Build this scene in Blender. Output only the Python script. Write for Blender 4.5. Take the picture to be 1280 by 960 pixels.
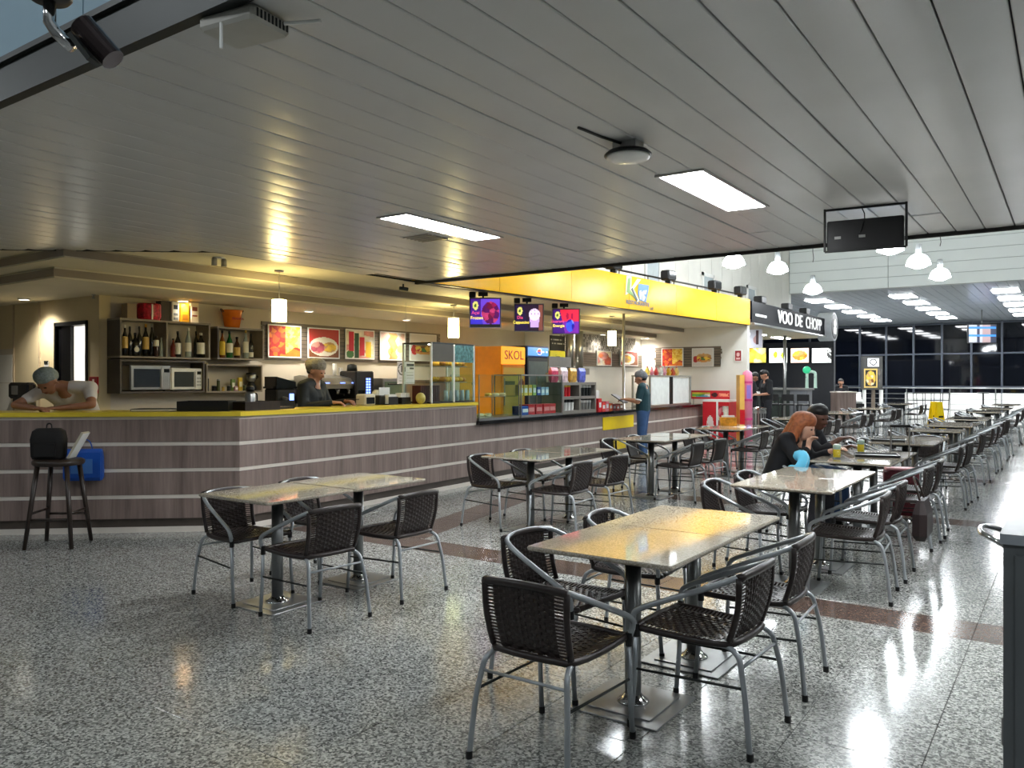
import bpy, bmesh, math, random
import numpy as np
from mathutils import Vector, Matrix, Quaternion
random.seed(7)
for o in list(bpy.data.objects): bpy.data.objects.remove(o)
scene = bpy.context.scene
COL = scene.collection
# ------------------------------------------------------------------ camera
F = 1000.0; TH = math.radians(35.03); EYE = 1.5; HY = 475.0
S_, C_ = math.sin(TH), math.cos(TH)
cam_d = bpy.data.cameras.new('camera'); cam = bpy.data.objects.new('camera', cam_d); COL.objects.link(cam)
cam_d.sensor_width = 36.0; cam_d.lens = F/1280*36.0; cam_d.shift_y = (HY-480)/1280.0
cam_d.clip_start = 0.05; cam_d.clip_end = 300
cam.location = (0, 0, EYE); cam.rotation_euler = (math.pi/2, 0, TH)
scene.camera = cam
# ------------------------------------------------------------------ world and exposure
world = bpy.data.worlds.new('night'); scene.world = world; world.use_nodes = True
world.node_tree.nodes['Background'].inputs[0].default_value = (0.012, 0.018, 0.035, 1)
world.node_tree.nodes['Background'].inputs[1].default_value = 0.6
scene.view_settings.view_transform = 'Standard'
scene.view_settings.look = 'None'
scene.view_settings.exposure = 1.32
scene.view_settings.gamma = 1.0
scene.view_settings.use_curve_mapping = False
# lamp strengths (fixtures are built further down)
E_PANEL = 26.0; E_HIGH = 32.0; E_DOWN = 10.0; P_DOWN = 46.0; E_WARM = 18.0; E_FAR = 20.0

# ------------------------------------------------------------------ measuring helpers: photo pixel to a point on a known plane
def W(px, py, d):
    r = (px-640)/F*d
    return Vector((r*C_-d*S_, r*S_+d*C_, EYE-(py-HY)/F*d))
def G(px, py, z=0.0): return W(px, py, (EYE-z)/((py-HY)/F))
def PX(px, py, X): return W(px, py, X/((px-640)/F*C_-S_))
def PY(px, py, Y): return W(px, py, Y/((px-640)/F*S_+C_))
def project(p):
    d = -p[0]*S_+p[1]*C_; r = p[0]*C_+p[1]*S_
    if d < .1: return None
    return 640+F*r/d, HY-(p[2]-EYE)/d*F, d
# ------------------------------------------------------------------ materials
def srgb(r, g, b):
    f = lambda c: (c/255/12.92) if c/255 <= .04045 else ((c/255+.055)/1.055)**2.4
    return (f(r), f(g), f(b), 1)
def new_mat(name):
    m = bpy.data.materials.new(name); m.use_nodes = True
    return m, m.node_tree.nodes, m.node_tree.links, m.node_tree.nodes['Principled BSDF']
_mc = {}
def mat(name, col, rough=.5, metal=0., emit=None, es=0., alpha=None, trans=0., var=.06, scale=9., bump=0., coat=0., ior=1.45):
    if name in _mc: return _mc[name]
    m, N, L, b = new_mat(name); _mc[name] = m
    b.inputs['Roughness'].default_value = rough; b.inputs['Metallic'].default_value = metal
    b.inputs['IOR'].default_value = ior
    if coat: b.inputs['Coat Weight'].default_value = coat; b.inputs['Coat Roughness'].default_value = .05
    if emit is not None:
        b.inputs['Emission Color'].default_value = emit; b.inputs['Emission Strength'].default_value = es
    if trans: b.inputs['Transmission Weight'].default_value = trans
    if alpha is not None: b.inputs['Alpha'].default_value = alpha
    if var > 0 and not trans:
        tc = N.new('ShaderNodeTexCoord'); nz = N.new('ShaderNodeTexNoise'); nz.inputs['Scale'].default_value = scale
        nz.inputs['Detail'].default_value = 3
        rp = N.new('ShaderNodeValToRGB'); rp.color_ramp.elements[0].position = .3; rp.color_ramp.elements[1].position = .7
        rp.color_ramp.elements[0].color = (col[0]*(1-var), col[1]*(1-var), col[2]*(1-var), 1)
        rp.color_ramp.elements[1].color = (min(1, col[0]*(1+var)), min(1, col[1]*(1+var)), min(1, col[2]*(1+var)), 1)
        L.new(tc.outputs['Object'], nz.inputs['Vector']); L.new(nz.outputs['Fac'], rp.inputs['Fac'])
        L.new(rp.outputs['Color'], b.inputs['Base Color'])
        if bump:
            bp = N.new('ShaderNodeBump'); bp.inputs['Strength'].default_value = bump; bp.inputs['Distance'].default_value = .01
            L.new(nz.outputs['Fac'], bp.inputs['Height']); L.new(bp.outputs['Normal'], b.inputs['Normal'])
    else:
        b.inputs['Base Color'].default_value = col
    return m
def granite(name, cols, scale, rough, tile_var=.1, grout=None):
    m, N, L, b = new_mat(name)
    geo = N.new('ShaderNodeNewGeometry')
    vo = N.new('ShaderNodeTexVoronoi'); vo.inputs['Scale'].default_value = scale
    nz = N.new('ShaderNodeTexNoise'); nz.inputs['Scale'].default_value = scale*.55; nz.inputs['Detail'].default_value = 4; nz.inputs['Roughness'].default_value = .7
    big = N.new('ShaderNodeTexNoise'); big.inputs['Scale'].default_value = .9; big.inputs['Detail'].default_value = 3
    for n in (vo, nz, big): L.new(geo.outputs['Position'], n.inputs['Vector'])
    sep = N.new('ShaderNodeSeparateColor'); L.new(vo.outputs['Color'], sep.inputs['Color'])
    mx = N.new('ShaderNodeMix'); mx.data_type = 'FLOAT'; mx.inputs[0].default_value = .55
    L.new(sep.outputs[0], mx.inputs[2]); L.new(nz.outputs['Fac'], mx.inputs[3])
    rp = N.new('ShaderNodeValToRGB'); cr = rp.color_ramp
    for i in range(len(cols)-2): cr.elements.new(.5)
    for i, (p, c) in enumerate(cols): cr.elements[i].position = p; cr.elements[i].color = c
    L.new(mx.outputs[0], rp.inputs['Fac'])
    oi = N.new('ShaderNodeObjectInfo')
    mr = N.new('ShaderNodeMapRange'); mr.inputs[3].default_value = 1-tile_var; mr.inputs[4].default_value = 1+tile_var*.6
    L.new(oi.outputs['Random'], mr.inputs[0])
    mr2 = N.new('ShaderNodeMapRange'); mr2.inputs[1].default_value = .3; mr2.inputs[2].default_value = .7; mr2.inputs[3].default_value = .86; mr2.inputs[4].default_value = 1.08
    L.new(big.outputs['Fac'], mr2.inputs[0])
    mu = N.new('ShaderNodeMath'); mu.operation = 'MULTIPLY'; L.new(mr.outputs[0], mu.inputs[0]); L.new(mr2.outputs[0], mu.inputs[1])
    vm = N.new('ShaderNodeVectorMath'); vm.operation = 'SCALE'; L.new(rp.outputs['Color'], vm.inputs[0]); L.new(mu.outputs[0], vm.inputs['Scale'])
    L.new(vm.outputs[0], b.inputs['Base Color'])
    rr = N.new('ShaderNodeMapRange'); rr.inputs[3].default_value = rough*.75; rr.inputs[4].default_value = rough*1.35
    L.new(big.outputs['Fac'], rr.inputs[0]); L.new(rr.outputs[0], b.inputs['Roughness'])
    b.inputs['IOR'].default_value = 1.5
    return m
def wood(name, c0, c1, rough=.45, sc=(28, 28, 1.6)):
    m, N, L, b = new_mat(name)
    tc = N.new('ShaderNodeTexCoord'); mp = N.new('ShaderNodeMapping'); mp.inputs['Scale'].default_value = sc
    nz = N.new('ShaderNodeTexNoise'); nz.inputs['Scale'].default_value = 1.0; nz.inputs['Detail'].default_value = 5; nz.inputs['Roughness'].default_value = .6
    mp2 = N.new('ShaderNodeMapping'); mp2.inputs['Scale'].default_value = (sc[0]*.16, sc[1]*.16, sc[2]*.16)
    nz2 = N.new('ShaderNodeTexNoise'); nz2.inputs['Scale'].default_value = 1.0
    L.new(tc.outputs['Object'], mp.inputs[0]); L.new(mp.outputs[0], nz.inputs['Vector'])
    L.new(tc.outputs['Object'], mp2.inputs[0]); L.new(mp2.outputs[0], nz2.inputs['Vector'])
    mx = N.new('ShaderNodeMix'); mx.data_type = 'FLOAT'; mx.inputs[0].default_value = .45
    L.new(nz.outputs['Fac'], mx.inputs[2]); L.new(nz2.outputs['Fac'], mx.inputs[3])
    rp = N.new('ShaderNodeValToRGB'); rp.color_ramp.elements[0].position = .34; rp.color_ramp.elements[1].position = .66
    rp.color_ramp.elements[0].color = c0; rp.color_ramp.elements[1].color = c1
    L.new(mx.outputs[0], rp.inputs['Fac']); L.new(rp.outputs['Color'], b.inputs['Base Color'])
    b.inputs['Roughness'].default_value = rough
    return m
def print_mat(name, rough=.4, es=0.):
    m, N, L, b = new_mat(name)
    a = N.new('ShaderNodeAttribute'); a.attribute_name = 'print'
    L.new(a.outputs['Color'], b.inputs['Base Color']); b.inputs['Roughness'].default_value = rough
    if es:
        L.new(a.outputs['Color'], b.inputs['Emission Color']); b.inputs['Emission Strength'].default_value = es
    return m
M_PRINT = print_mat('printed_paper', .45); M_SCREEN = print_mat('lit_screen', .3, .42); M_LIGHTBOX = print_mat('lit_menu_board', .3, .75)
def glass(name, tint=(.9, .97, .95, 1), rough=.02, mixf=.88):
    m, N, L, b = new_mat(name)
    out = N['Material Output']
    tr = N.new('ShaderNodeBsdfTransparent'); tr.inputs[0].default_value = tint
    gl = N.new('ShaderNodeBsdfGlossy'); gl.inputs['Roughness'].default_value = rough
    lw = N.new('ShaderNodeFresnel'); lw.inputs[0].default_value = 1.45
    ge = N.new('ShaderNodeNewGeometry'); sb = N.new('ShaderNodeMath'); sb.operation = 'SUBTRACT'; sb.inputs[0].default_value = 1; L.new(ge.outputs['Backfacing'], sb.inputs[1])
    ml = N.new('ShaderNodeMath'); ml.operation = 'MULTIPLY'; L.new(sb.outputs[0], ml.inputs[0]); L.new(lw.outputs[0], ml.inputs[1])
    mx = N.new('ShaderNodeMixShader'); L.new(ml.outputs[0], mx.inputs[0]); L.new(tr.outputs[0], mx.inputs[1]); L.new(gl.outputs[0], mx.inputs[2])
    L.new(mx.outputs[0], out.inputs[0]); N.remove(b)
    return m
K = lambda v: (v, v, v, 1)
M_FLOOR = granite('speckled_grey_granite', [(.27, srgb(70, 72, 71)), (.42, srgb(116, 118, 115)), (.56, srgb(156, 158, 154)), (.74, srgb(194, 195, 190))], 105, .13, .05)
M_STRIP = granite('brown_granite', [(.3, srgb(56, 44, 40)), (.5, srgb(86, 68, 60)), (.7, srgb(112, 94, 84))], 90, .15, .12)
M_GROUT = mat('floor_joint', srgb(60, 60, 56), .8)
M_TABLE = granite('beige_granite_top', [(.3, srgb(146, 136, 120)), (.5, srgb(168, 159, 143)), (.7, srgb(190, 182, 168))], 190, .05, .05)
M_TABLE.node_tree.nodes['Principled BSDF'].inputs['IOR'].default_value = 1.75
M_TABLE_EDGE = M_TABLE
M_SLAT = mat('painted_metal_slat', srgb(204, 204, 202), .27, 0., var=.03, scale=2)
M_GAP = mat('dark_gap', srgb(34, 33, 31), .8)
M_DARK = mat('dark_steel', srgb(36, 40, 38), .45, .3)
M_BLACK = mat('black_plastic', srgb(18, 18, 19), .4)
M_BLACKG = mat('black_gloss', srgb(12, 12, 14), .12)
M_ALU = mat('grey_painted_tube', srgb(166, 171, 175), .3, .45, var=.04)
M_POLE = mat('brushed_grey_steel', srgb(128, 130, 130), .32, .8, var=.05)
M_PLATE = mat('steel_base_plate', srgb(138, 140, 140), .32, .6, var=.08)
M_ROPE = mat('dark_brown_woven_rope', srgb(44, 36, 34), .38, var=.2, scale=40)
M_CHROME = mat('chrome', srgb(205, 205, 205), .12, 1., var=.02)
M_STEEL = mat('stainless_steel', srgb(170, 170, 168), .28, .9, var=.05)
M_WHITE = mat('white_paint', srgb(226, 226, 220), .5, var=.03)
M_WHITEP = mat('white_plastic', srgb(228, 228, 224), .35, var=.02)
M_CREAM = mat('cream_wall', srgb(206, 190, 152), .7, var=.04, scale=2)
M_BEIGE = mat('beige_wall', srgb(176, 160, 132), .7, var=.05, scale=2)
M_TAUPE = mat('taupe_wall', srgb(196, 186, 168), .7, var=.04, scale=2)
M_OFFWHITE = mat('offwhite_wall', srgb(222, 220, 212), .6, var=.03, scale=2)
M_KCEIL = mat('kiosk_ceiling_paint', srgb(214, 206, 182), .7, var=.03, scale=2)
M_KSHADE = mat('kiosk_step_shade', srgb(150, 138, 124), .7, var=.05, scale=2)  # darker ceiling tone: shade of the unlit step faces put into colour
M_WOOD = wood('grey_brown_laminate', srgb(104, 88, 82), srgb(150, 132, 124))
M_WOODG = wood('grey_wood_panel', srgb(84, 74, 64), srgb(124, 112, 98), sc=(2, 2, 30))
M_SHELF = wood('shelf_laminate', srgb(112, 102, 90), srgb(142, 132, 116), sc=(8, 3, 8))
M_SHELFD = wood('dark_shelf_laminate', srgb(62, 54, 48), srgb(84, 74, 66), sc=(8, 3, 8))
M_STRIPE = mat('white_inlay_strip', srgb(214, 206, 196), .5, var=.03)
M_YELLOWTOP = mat('yellow_counter_edge', srgb(226, 200, 60), .3, var=.03)
M_FASCIA = mat('yellow_fascia_panel', srgb(246, 184, 8), .2, var=.02, ior=1.25)
M_YELLOW = mat('yellow_paint', srgb(240, 206, 20), .35, var=.03)
M_BLUE = mat('blue_plastic', srgb(24, 78, 168), .35)
M_RED = mat('red_plastic', srgb(196, 24, 36), .35)
M_DKWOOD = wood('dark_stained_wood', srgb(30, 22, 18), srgb(52, 40, 32), .35, (30, 30, 3))
M_GLASS = glass('clear_glass')
M_GLASSG = glass('greenish_glass', (.80, .90, .87, 1))
M_NIGHT = mat('dark_window_glass', srgb(10, 13, 20), .04, var=0., ior=1.5)
M_PANEL_E = mat('lit_diffuser', K(.9), .4, emit=(.95, .98, 1, 1), es=E_PANEL, var=0)
M_HIGH_E = mat('lit_highbay_dome', K(.9), .3, emit=(.90, .96, 1, 1), es=E_HIGH, var=0)
M_DOWN_E = mat('lit_downlight', K(.9), .3, emit=(1, .95, .85, 1), es=E_DOWN, var=0)
M_WARM_E = mat('lit_warm_shade', srgb(250, 230, 150), .4, emit=(1, .80, .32, 1), es=E_WARM, var=0)
M_FAR_E = mat('lit_far_panel', K(.9), .4, emit=(.94, .97, 1, 1), es=E_FAR, var=0)
M_ROOM_E = mat('lit_back_room_lamp', K(.9), .4, emit=(1, .98, .95, 1), es=14, var=0)
# ------------------------------------------------------------------ mesh builder
class MB:
    def __init__(s): s.v = []; s.f = []
    def add(s, vs, fs):
        n = len(s.v); s.v += [tuple(v) for v in vs]; s.f += [tuple(i+n for i in f) for f in fs]; return s
    def box(s, c, size, rz=0., rot=None):
        x, y, z = [k/2 for k in size]; P = [(-x,-y,-z),(x,-y,-z),(x,y,-z),(-x,y,-z),(-x,-y,z),(x,-y,z),(x,y,z),(-x,y,z)]
        R = rot if rot is not None else Matrix.Rotation(rz, 3, 'Z')
        return s.add([R @ Vector(p) + Vector(c) for p in P], [(0,3,2,1),(4,5,6,7),(0,1,5,4),(1,2,6,5),(2,3,7,6),(3,0,4,7)])
    def bb(s, a, b):   # box from two corners
        return s.box([(a[i]+b[i])/2 for i in range(3)], [abs(b[i]-a[i]) for i in range(3)])
    def bevbox(s, c, size, bev, rz=0.):   # chamfered on vertical edges and top
        x, y, z = [k/2 for k in size]; b = min(bev, x*.9, y*.9)
        def ring(ix, iy, zz): return [(-ix+b,-iy,zz),(ix-b,-iy,zz),(ix,-iy+b,zz),(ix,iy-b,zz),(ix-b,iy,zz),(-ix+b,iy,zz),(-ix,iy-b,zz),(-ix,-iy+b,zz)]
        bz = min(bev, z*.9)
        rs = [ring(x-bz*.7, y-bz*.7, -z), ring(x, y, -z+bz), ring(x, y, z-bz), ring(x-bz*.7, y-bz*.7, z)]
        return s.rings([[Matrix.Rotation(rz,3,'Z') @ Vector(p)+Vector(c) for p in r] for r in rs])
    def rings(s, rs, caps=True, closed=True):
        n = len(rs[0]); vs = [p for r in rs for p in r]; fs = []
        for i in range(len(rs)-1):
            for j in range(n if closed else n-1):
                k = (j+1) % n
                fs.append((i*n+j, i*n+k, (i+1)*n+k, (i+1)*n+j))
        if caps:
            fs.append(tuple(range(n-1, -1, -1))); fs.append(tuple((len(rs)-1)*n+j for j in range(n)))
        return s.add(vs, fs)
    def lathe(s, prof, c=(0,0,0), seg=16, rot=None, sx=1., sy=1.):
        rs = []
        for r, z in prof:
            ring = [Vector((max(r,.0004)*math.cos(2*math.pi*j/seg)*sx, max(r,.0004)*math.sin(2*math.pi*j/seg)*sy, z)) for j in range(seg)]
            rs.append([(rot @ p if rot is not None else p)+Vector(c) for p in ring])
        return s.rings(rs)
    def tube(s, pts, r, seg=8, cap=True):
        pts = [Vector(p) for p in pts]; rs = []; up = None
        for i, p in enumerate(pts):
            t = (pts[min(i+1, len(pts)-1)]-pts[max(i-1, 0)]).normalized()
            if up is None:
                up = Vector((0,0,1)) if abs(t.z) < .9 else Vector((1,0,0))
            u = (up - t*up.dot(t)).normalized(); v = t.cross(u); up = u
            rr = r[i] if isinstance(r, (list, tuple)) else r
            rs.append([p+u*rr*math.cos(2*math.pi*j/seg)+v*rr*math.sin(2*math.pi*j/seg) for j in range(seg)])
        return s.rings(rs, caps=cap)
    def prism(s, poly, z0, z1):
        n = len(poly)
        a = sum(poly[i][0]*poly[(i+1)%n][1]-poly[(i+1)%n][0]*poly[i][1] for i in range(n))
        if a < 0: poly = poly[::-1]
        return s.rings([[(p[0],p[1],z0) for p in poly], [(p[0],p[1],z1) for p in poly]])
    def quad(s, a, b, c, d): return s.add([a,b,c,d], [(0,1,2,3)])
    def ell(s, c, r, seg=14, rg=8, rot=None):
        rs = []
        for i in range(rg+1):
            t = -math.pi/2+math.pi*i/rg; k = max(math.cos(t), .02)
            ring = [Vector((r[0]*k*math.cos(2*math.pi*j/seg), r[1]*k*math.sin(2*math.pi*j/seg), r[2]*math.sin(t))) for j in range(seg)]
            rs.append([(rot @ p if rot is not None else p)+Vector(c) for p in ring])
        return s.rings(rs)
    def mesh(s, name, smooth=False):
        me = bpy.data.meshes.new(name); me.from_pydata(s.v, [], s.f); me.update()
        if smooth: me.shade_smooth() if smooth is True else None
        return me
    def build(s, name, m, parent=None, smooth=False, loc=None):
        me = s.mesh(name, smooth); me.materials.append(m)
        return link(name, me, parent, loc)
def link(name, me, parent=None, loc=None):
    o = bpy.data.objects.new(name, me); COL.objects.link(o)
    if parent is not None: o.parent = parent
    if loc is not None: o.location = loc
    return o
def autosmooth(o, deg=40):
    me = o.data; me.shade_smooth()
    try: me.set_sharp_from_angle(angle=math.radians(deg))
    except Exception: pass
    return o
def tag(o, label, cat, group=None):
    o['label'] = label; o['category'] = cat
    if group: o['group'] = group
    return o
def thing(name, label, cat, loc=(0,0,0), rz=0., group=None):
    o = bpy.data.objects.new(name, None); o.empty_display_size = .1; COL.objects.link(o)
    o.location = loc; o.rotation_euler = (0, 0, rz)
    return tag(o, label, cat, group)
def struct(name, o_or_mb, m=None, parent=None, smooth=False):
    o = o_or_mb.build(name, m, parent, smooth) if isinstance(o_or_mb, MB) else o_or_mb
    if parent is None: o['kind'] = 'structure'
    return o
def copy_tree(o, parent=None):
    c = o.copy(); COL.objects.link(c)
    if parent is not None: c.parent = parent
    for ch in list(o.children):
        copy_tree(ch, c)
    return c
def arc(c, r, a0, a1, n, plane='xz'):
    out = []
    for i in range(n+1):
        a = a0+(a1-a0)*i/n; u, v = r*math.cos(a), r*math.sin(a)
        out.append(Vector((c[0]+u, c[1], c[2]+v)) if plane == 'xz' else Vector((c[0]+u, c[1]+v, c[2])))
    return out
def catmull(pts, n=6):
    P = [Vector(p) for p in pts]; out = []
    for i in range(len(P)-1):
        p0 = P[max(i-1,0)]; p1 = P[i]; p2 = P[i+1]; p3 = P[min(i+2,len(P)-1)]
        for k in range(n):
            t = k/n
            out.append(.5*((2*p1)+(p2-p0)*t+(2*p0-5*p1+4*p2-p3)*t*t+(3*p1-p0-3*p2+p3)*t*t*t))
    out.append(P[-1]); return out
# printed panels: a grid of faces whose colours a small function paints
def printed(name, bl, right, w, h, fn, nx=24, ny=24, m=None, parent=None, up=Vector((0,0,1)), eps=0.):
    bl = Vector(bl); right = Vector(right).normalized(); nrm = right.cross(up)
    bl = bl + nrm*eps
    vs = [bl+right*(w*i/nx)+up*(h*j/ny) for j in range(ny+1) for i in range(nx+1)]
    fs = [(j*(nx+1)+i, j*(nx+1)+i+1, (j+1)*(nx+1)+i+1, (j+1)*(nx+1)+i) for j in range(ny) for i in range(nx)]
    me = bpy.data.meshes.new(name); me.from_pydata([tuple(v) for v in vs], [], fs); me.update()
    at = me.color_attributes.new('print', 'FLOAT_COLOR', 'CORNER'); buf = []
    for j in range(ny):
        for i in range(nx):
            c = fn((i+.5)/nx, (j+.5)/ny); c = (c[0], c[1], c[2], 1)
            buf += c*4
    at.data.foreach_set('color', buf)
    me.materials.append(m or M_PRINT)
    return link(name, me, parent)
FONT = None
_txt = {}
def text(name, s, size, m, parent, origin, right, up=Vector((0,0,1)), extr=.002, align='CENTER', xs=1., shear=0.):
    key = (s, size, extr, align, shear)
    if key not in _txt:
        cu = bpy.data.curves.new('t', 'FONT'); cu.body = s; cu.size = size; cu.extrude = extr; cu.align_x = align; cu.align_y = 'CENTER'
        cu.resolution_u = 3; cu.shear = shear
        o = bpy.data.objects.new('t', cu); COL.objects.link(o)
        dg = bpy.context.evaluated_depsgraph_get()
        _txt[key] = bpy.data.meshes.new_from_object(o.evaluated_get(dg))
        bpy.data.objects.remove(o)
    me = _txt[key].copy(); me.name = name; me.materials.clear(); me.materials.append(m)
    right = Vector(right).normalized(); up = Vector(up).normalized(); n = right.cross(up)
    R = Matrix((right*xs, up, n)).transposed().to_4x4()
    R.translation = Vector(origin)
    me.transform(R)
    return link(name, me, parent)
YR = Vector((0,1,0)); XR = Vector((1,0,0))
def hsh(*a):
    x = math.sin(sum((i+1)*12.9898*v for i, v in enumerate(a)))*43758.5453
    return x-math.floor(x)
def blobs(pal, n, seed, jit=.15):
    rnd = random.Random(seed)
    P = [(rnd.random(), rnd.random(), rnd.choice(pal)) for _ in range(n)]
    def fn(u, v):
        d, c = min(((u-p[0])**2+(v-p[1])**2, p[2]) for p in P)
        k = 1.1-jit*4*math.sqrt(d)*3+jit*(hsh(u, v, seed)-.5)
        return [max(0, x*k) for x in c[:3]]
    return fn
def ellipse(u, v, cu, cv, ru, rv): return ((u-cu)/ru)**2+((v-cv)/rv)**2 < 1
# ================================================================== STRUCTURE
# ---- floor: a bed, granite tiles laid on it, brown bands
fl = MB(); fl.bb((-16, -8, -.15), (11, 50, -.005)); floor = struct('floor', fl, M_GROUT)
TW, TL = .5, .4625; X0 = -.48; band_y = [5.3, 9.4]
rows = []
y = 5.3
while y > -1.6: rows.append((y-TL, y, 0)); y -= TL
for b0 in band_y:
    rows.append((b0, b0+.4, 1))
    for k in range(8): rows.append((b0+.4+k*TL, b0+.4+(k+1)*TL, 0))
tiles = []
for (y0, y1, br) in rows:
    for i in range(-19, 6):
        xa = X0+i*TW; tiles.append((xa, xa+TW, y0, y1, br))
def vis(t):
    best = None
    for x in (t[0], t[1]):
        for y in (t[2], t[3]):
            p = project((x, y, 0))
            if p and -20 < p[0] < 1300 and p[1] < 985: best = p[2] if best is None else min(best, p[2])
    return best
scored = sorted([(vis(t), t) for t in tiles if vis(t) is not None], key=lambda q: q[0])
near = set(q[1] for q in scored[:300])
_tm = {}
def tile_mesh(w, l, br):
    k = (round(w,3), round(l,3), br)
    if k not in _tm:
        mb = MB(); g_ = .0016; b_ = .0012; x, y = w/2-g_, l/2-g_
        mb.rings([[(-x,-y,-.0045),(x,-y,-.0045),(x,y,-.0045),(-x,y,-.0045)], [(-x,-y,-b_),(x,-y,-b_),(x,y,-b_),(-x,y,-b_)], [(-x+b_,-y+b_,0),(x-b_,-y+b_,0),(x-b_,y-b_,0),(-x+b_,y-b_,0)]])
        me = mb.mesh('tile'); me.materials.append(M_STRIP if br else M_FLOOR); _tm[k] = me
    return _tm[k]
rest = {0: MB(), 1: MB()}
for t in tiles:
    if t in near:
        link('tile', tile_mesh(t[1]-t[0], t[3]-t[2], t[4]), floor, ((t[0]+t[1])/2, (t[2]+t[3])/2, 0))
    else:
        rest[t[4]].bb((t[0]+.0016, t[2]+.0016, -.0045), (t[1]-.0016, t[3]-.0016, 0))
ymax = max(t[3] for t in tiles); ymin = min(t[2] for t in tiles)
xl, xr = X0-19*TW, X0+6*TW
rest[0].bb((-16, ymax, -.0045), (11, 50, 0)).bb((-16, -8, -.0045), (11, ymin, 0)).bb((-16, ymin, -.0045), (xl, ymax, 0)).bb((xr, ymin, -.0045), (11, ymax, 0))
o = rest[0].build('distant_tiles', M_FLOOR, floor); o['kind'] = 'stuff'
o = rest[1].build('distant_band_tiles', M_STRIP, floor); o['kind'] = 'stuff'
for k in range(3):
    mb = MB(); mb.bb((-8, 13.5+4.1*k, -.002), (11, 13.9+4.1*k, .0015)); mb.build('granite_band', M_STRIP, floor)
# the brown band that runs askew towards the counter
dv = Vector((-.205, .979)); nv = Vector((.979, .205)); p0 = Vector((-5.02, 5.72))
for k in range(14):
    a = p0+dv*(k*.5+.002); b = p0+dv*((k+1)*.5-.002); w = -.40
    mb = MB(); mb.prism([(a.x, a.y), (b.x, b.y), (b.x+nv.x*w, b.y+nv.y*w), (a.x+nv.x*w, a.y+nv.y*w)], -.002, .0012)
    mb.build('band_tile', M_STRIP, floor)
# ---- low ceiling of metal slats
CZ = 2.8; CY0, CY1, CYJ = 1.72, 7.95, 7.02
mb = MB(); mb.prism([(-7.13, CY1), (-7.13, 4.93), (-8.76, 3.6), (-13.5, 3.6), (-13.5, CY0), (8, CY0), (8, CY1)], CZ+.02, CZ+.18)
ceiling = struct('ceiling', mb, M_GAP)
_sm = {}
def slat_mesh(l):
    k = round(l, 3)
    if k not in _sm:
        h = .1055; mb = MB(); prof = [(-h, .021), (-h, .004), (-h+.004, 0), (-h*.5, -.0012), (0, -.0016), (h*.5, -.0012), (h-.004, 0), (h, .004), (h, .021)]
        mb.rings([[(x, 0, z) for x, z in prof], [(x, l, z) for x, z in prof]])
        me = mb.mesh('slat'); me.materials.append(M_SLAT); _sm[k] = me
    return _sm[k]
SP = .2185
for i in range(-28, 38):
    x = -1.6+SP*i
    if x < -13.4 or x > 7.8: continue
    yend = CYJ
    if x < -7.13: yend = max(3.6, 4.93+(x+7.13)*(1.33/1.63))
    segs = [(CY0+.01, yend)] if x < -7.05 else [(CY0+.01, CYJ-.003), (CYJ+.003, CY1-.01)]
    for a, b in segs:
        s = link('slat', slat_mesh(b-a), ceiling, (x, a, CZ)); s.rotation_euler = (random.uniform(-.0012, .0012), random.uniform(-.011, .011), 0)
for i in range(-54, -28):
    x = -1.6+SP*i
    if x < -13.4: continue
    yend = max(3.6, 4.93+(x+7.13)*(1.33/1.63))
    s = link('slat', slat_mesh(yend-CY0-.01), ceiling, (x, CY0+.01, CZ)); s.rotation_euler = (0, random.uniform(-.011, .011), 0)
mb = MB(); mb.bb((-7.15, CY1, CZ-.03), (8, CY1+.05, CZ+.5)); struct('trim_1', mb, M_GAP)
mb = MB(); mb.bb((-13.5, CY0-.05, CZ-.012), (8, CY0, CZ+.165)).bb((-13.5, CY0-.07, CZ+.15), (8, CY0+.02, CZ+.175)); struct('trim_2', mb, M_DARK)
mb = MB()
for a, b in (((-7.13, CY1), (-7.13, 4.93)), ((-7.13, 4.93), (-8.76, 3.6)), ((-8.76, 3.6), (-13.5, 3.6))):
    mb.tube([(a[0], a[1], CZ+.005), (b[0], b[1], CZ+.005)], .012, 6)
struct('trim_3', mb, M_GAP)
# upper wall of bluish panels seen over the ceiling edge
M_BLUEPANEL = mat('bluish_upper_panel', srgb(150, 176, 190), .22, var=.05, scale=1.2)
uw = MB(); uw.bb((-14, 2.3, CZ+.2), (8, 2.5, 7)); wall_upper = struct('wall_upper', uw, M_GAP)
for k in range(14):
    mb = MB(); mb.bb((-13.5+k*1.5+.008, 2.27, CZ+.25), (-12+k*1.5-.008, 2.31, 6.9)); mb.build('panel', M_BLUEPANEL, wall_upper)
# hall over the camera: high ceiling and far enclosing walls
M_HALLCEIL = mat('hall_ceiling_paint', srgb(170, 172, 172), .6, var=.03, scale=1)
mb = MB(); mb.bb((-16, -8, 7), (11, 2.5, 7.2)); struct('ceiling_atrium', mb, M_HALLCEIL)
mb = MB(); mb.bb((-16, -8.2, 0), (11, -8, 7.2)); struct('wall_behind', mb, mat('rear_wall', srgb(150, 150, 148), .6))
mb = MB(); mb.bb((11, -8, 0), (11.2, 50, 9)); struct('wall_right', mb, mat('right_wall', srgb(176, 180, 182), .5))
mb = MB(); mb.bb((-16.2, -8, 0), (-16, 6, 7.2)); struct('wall_left', mb, mat('left_wall', srgb(170, 160, 140), .6))
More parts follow.
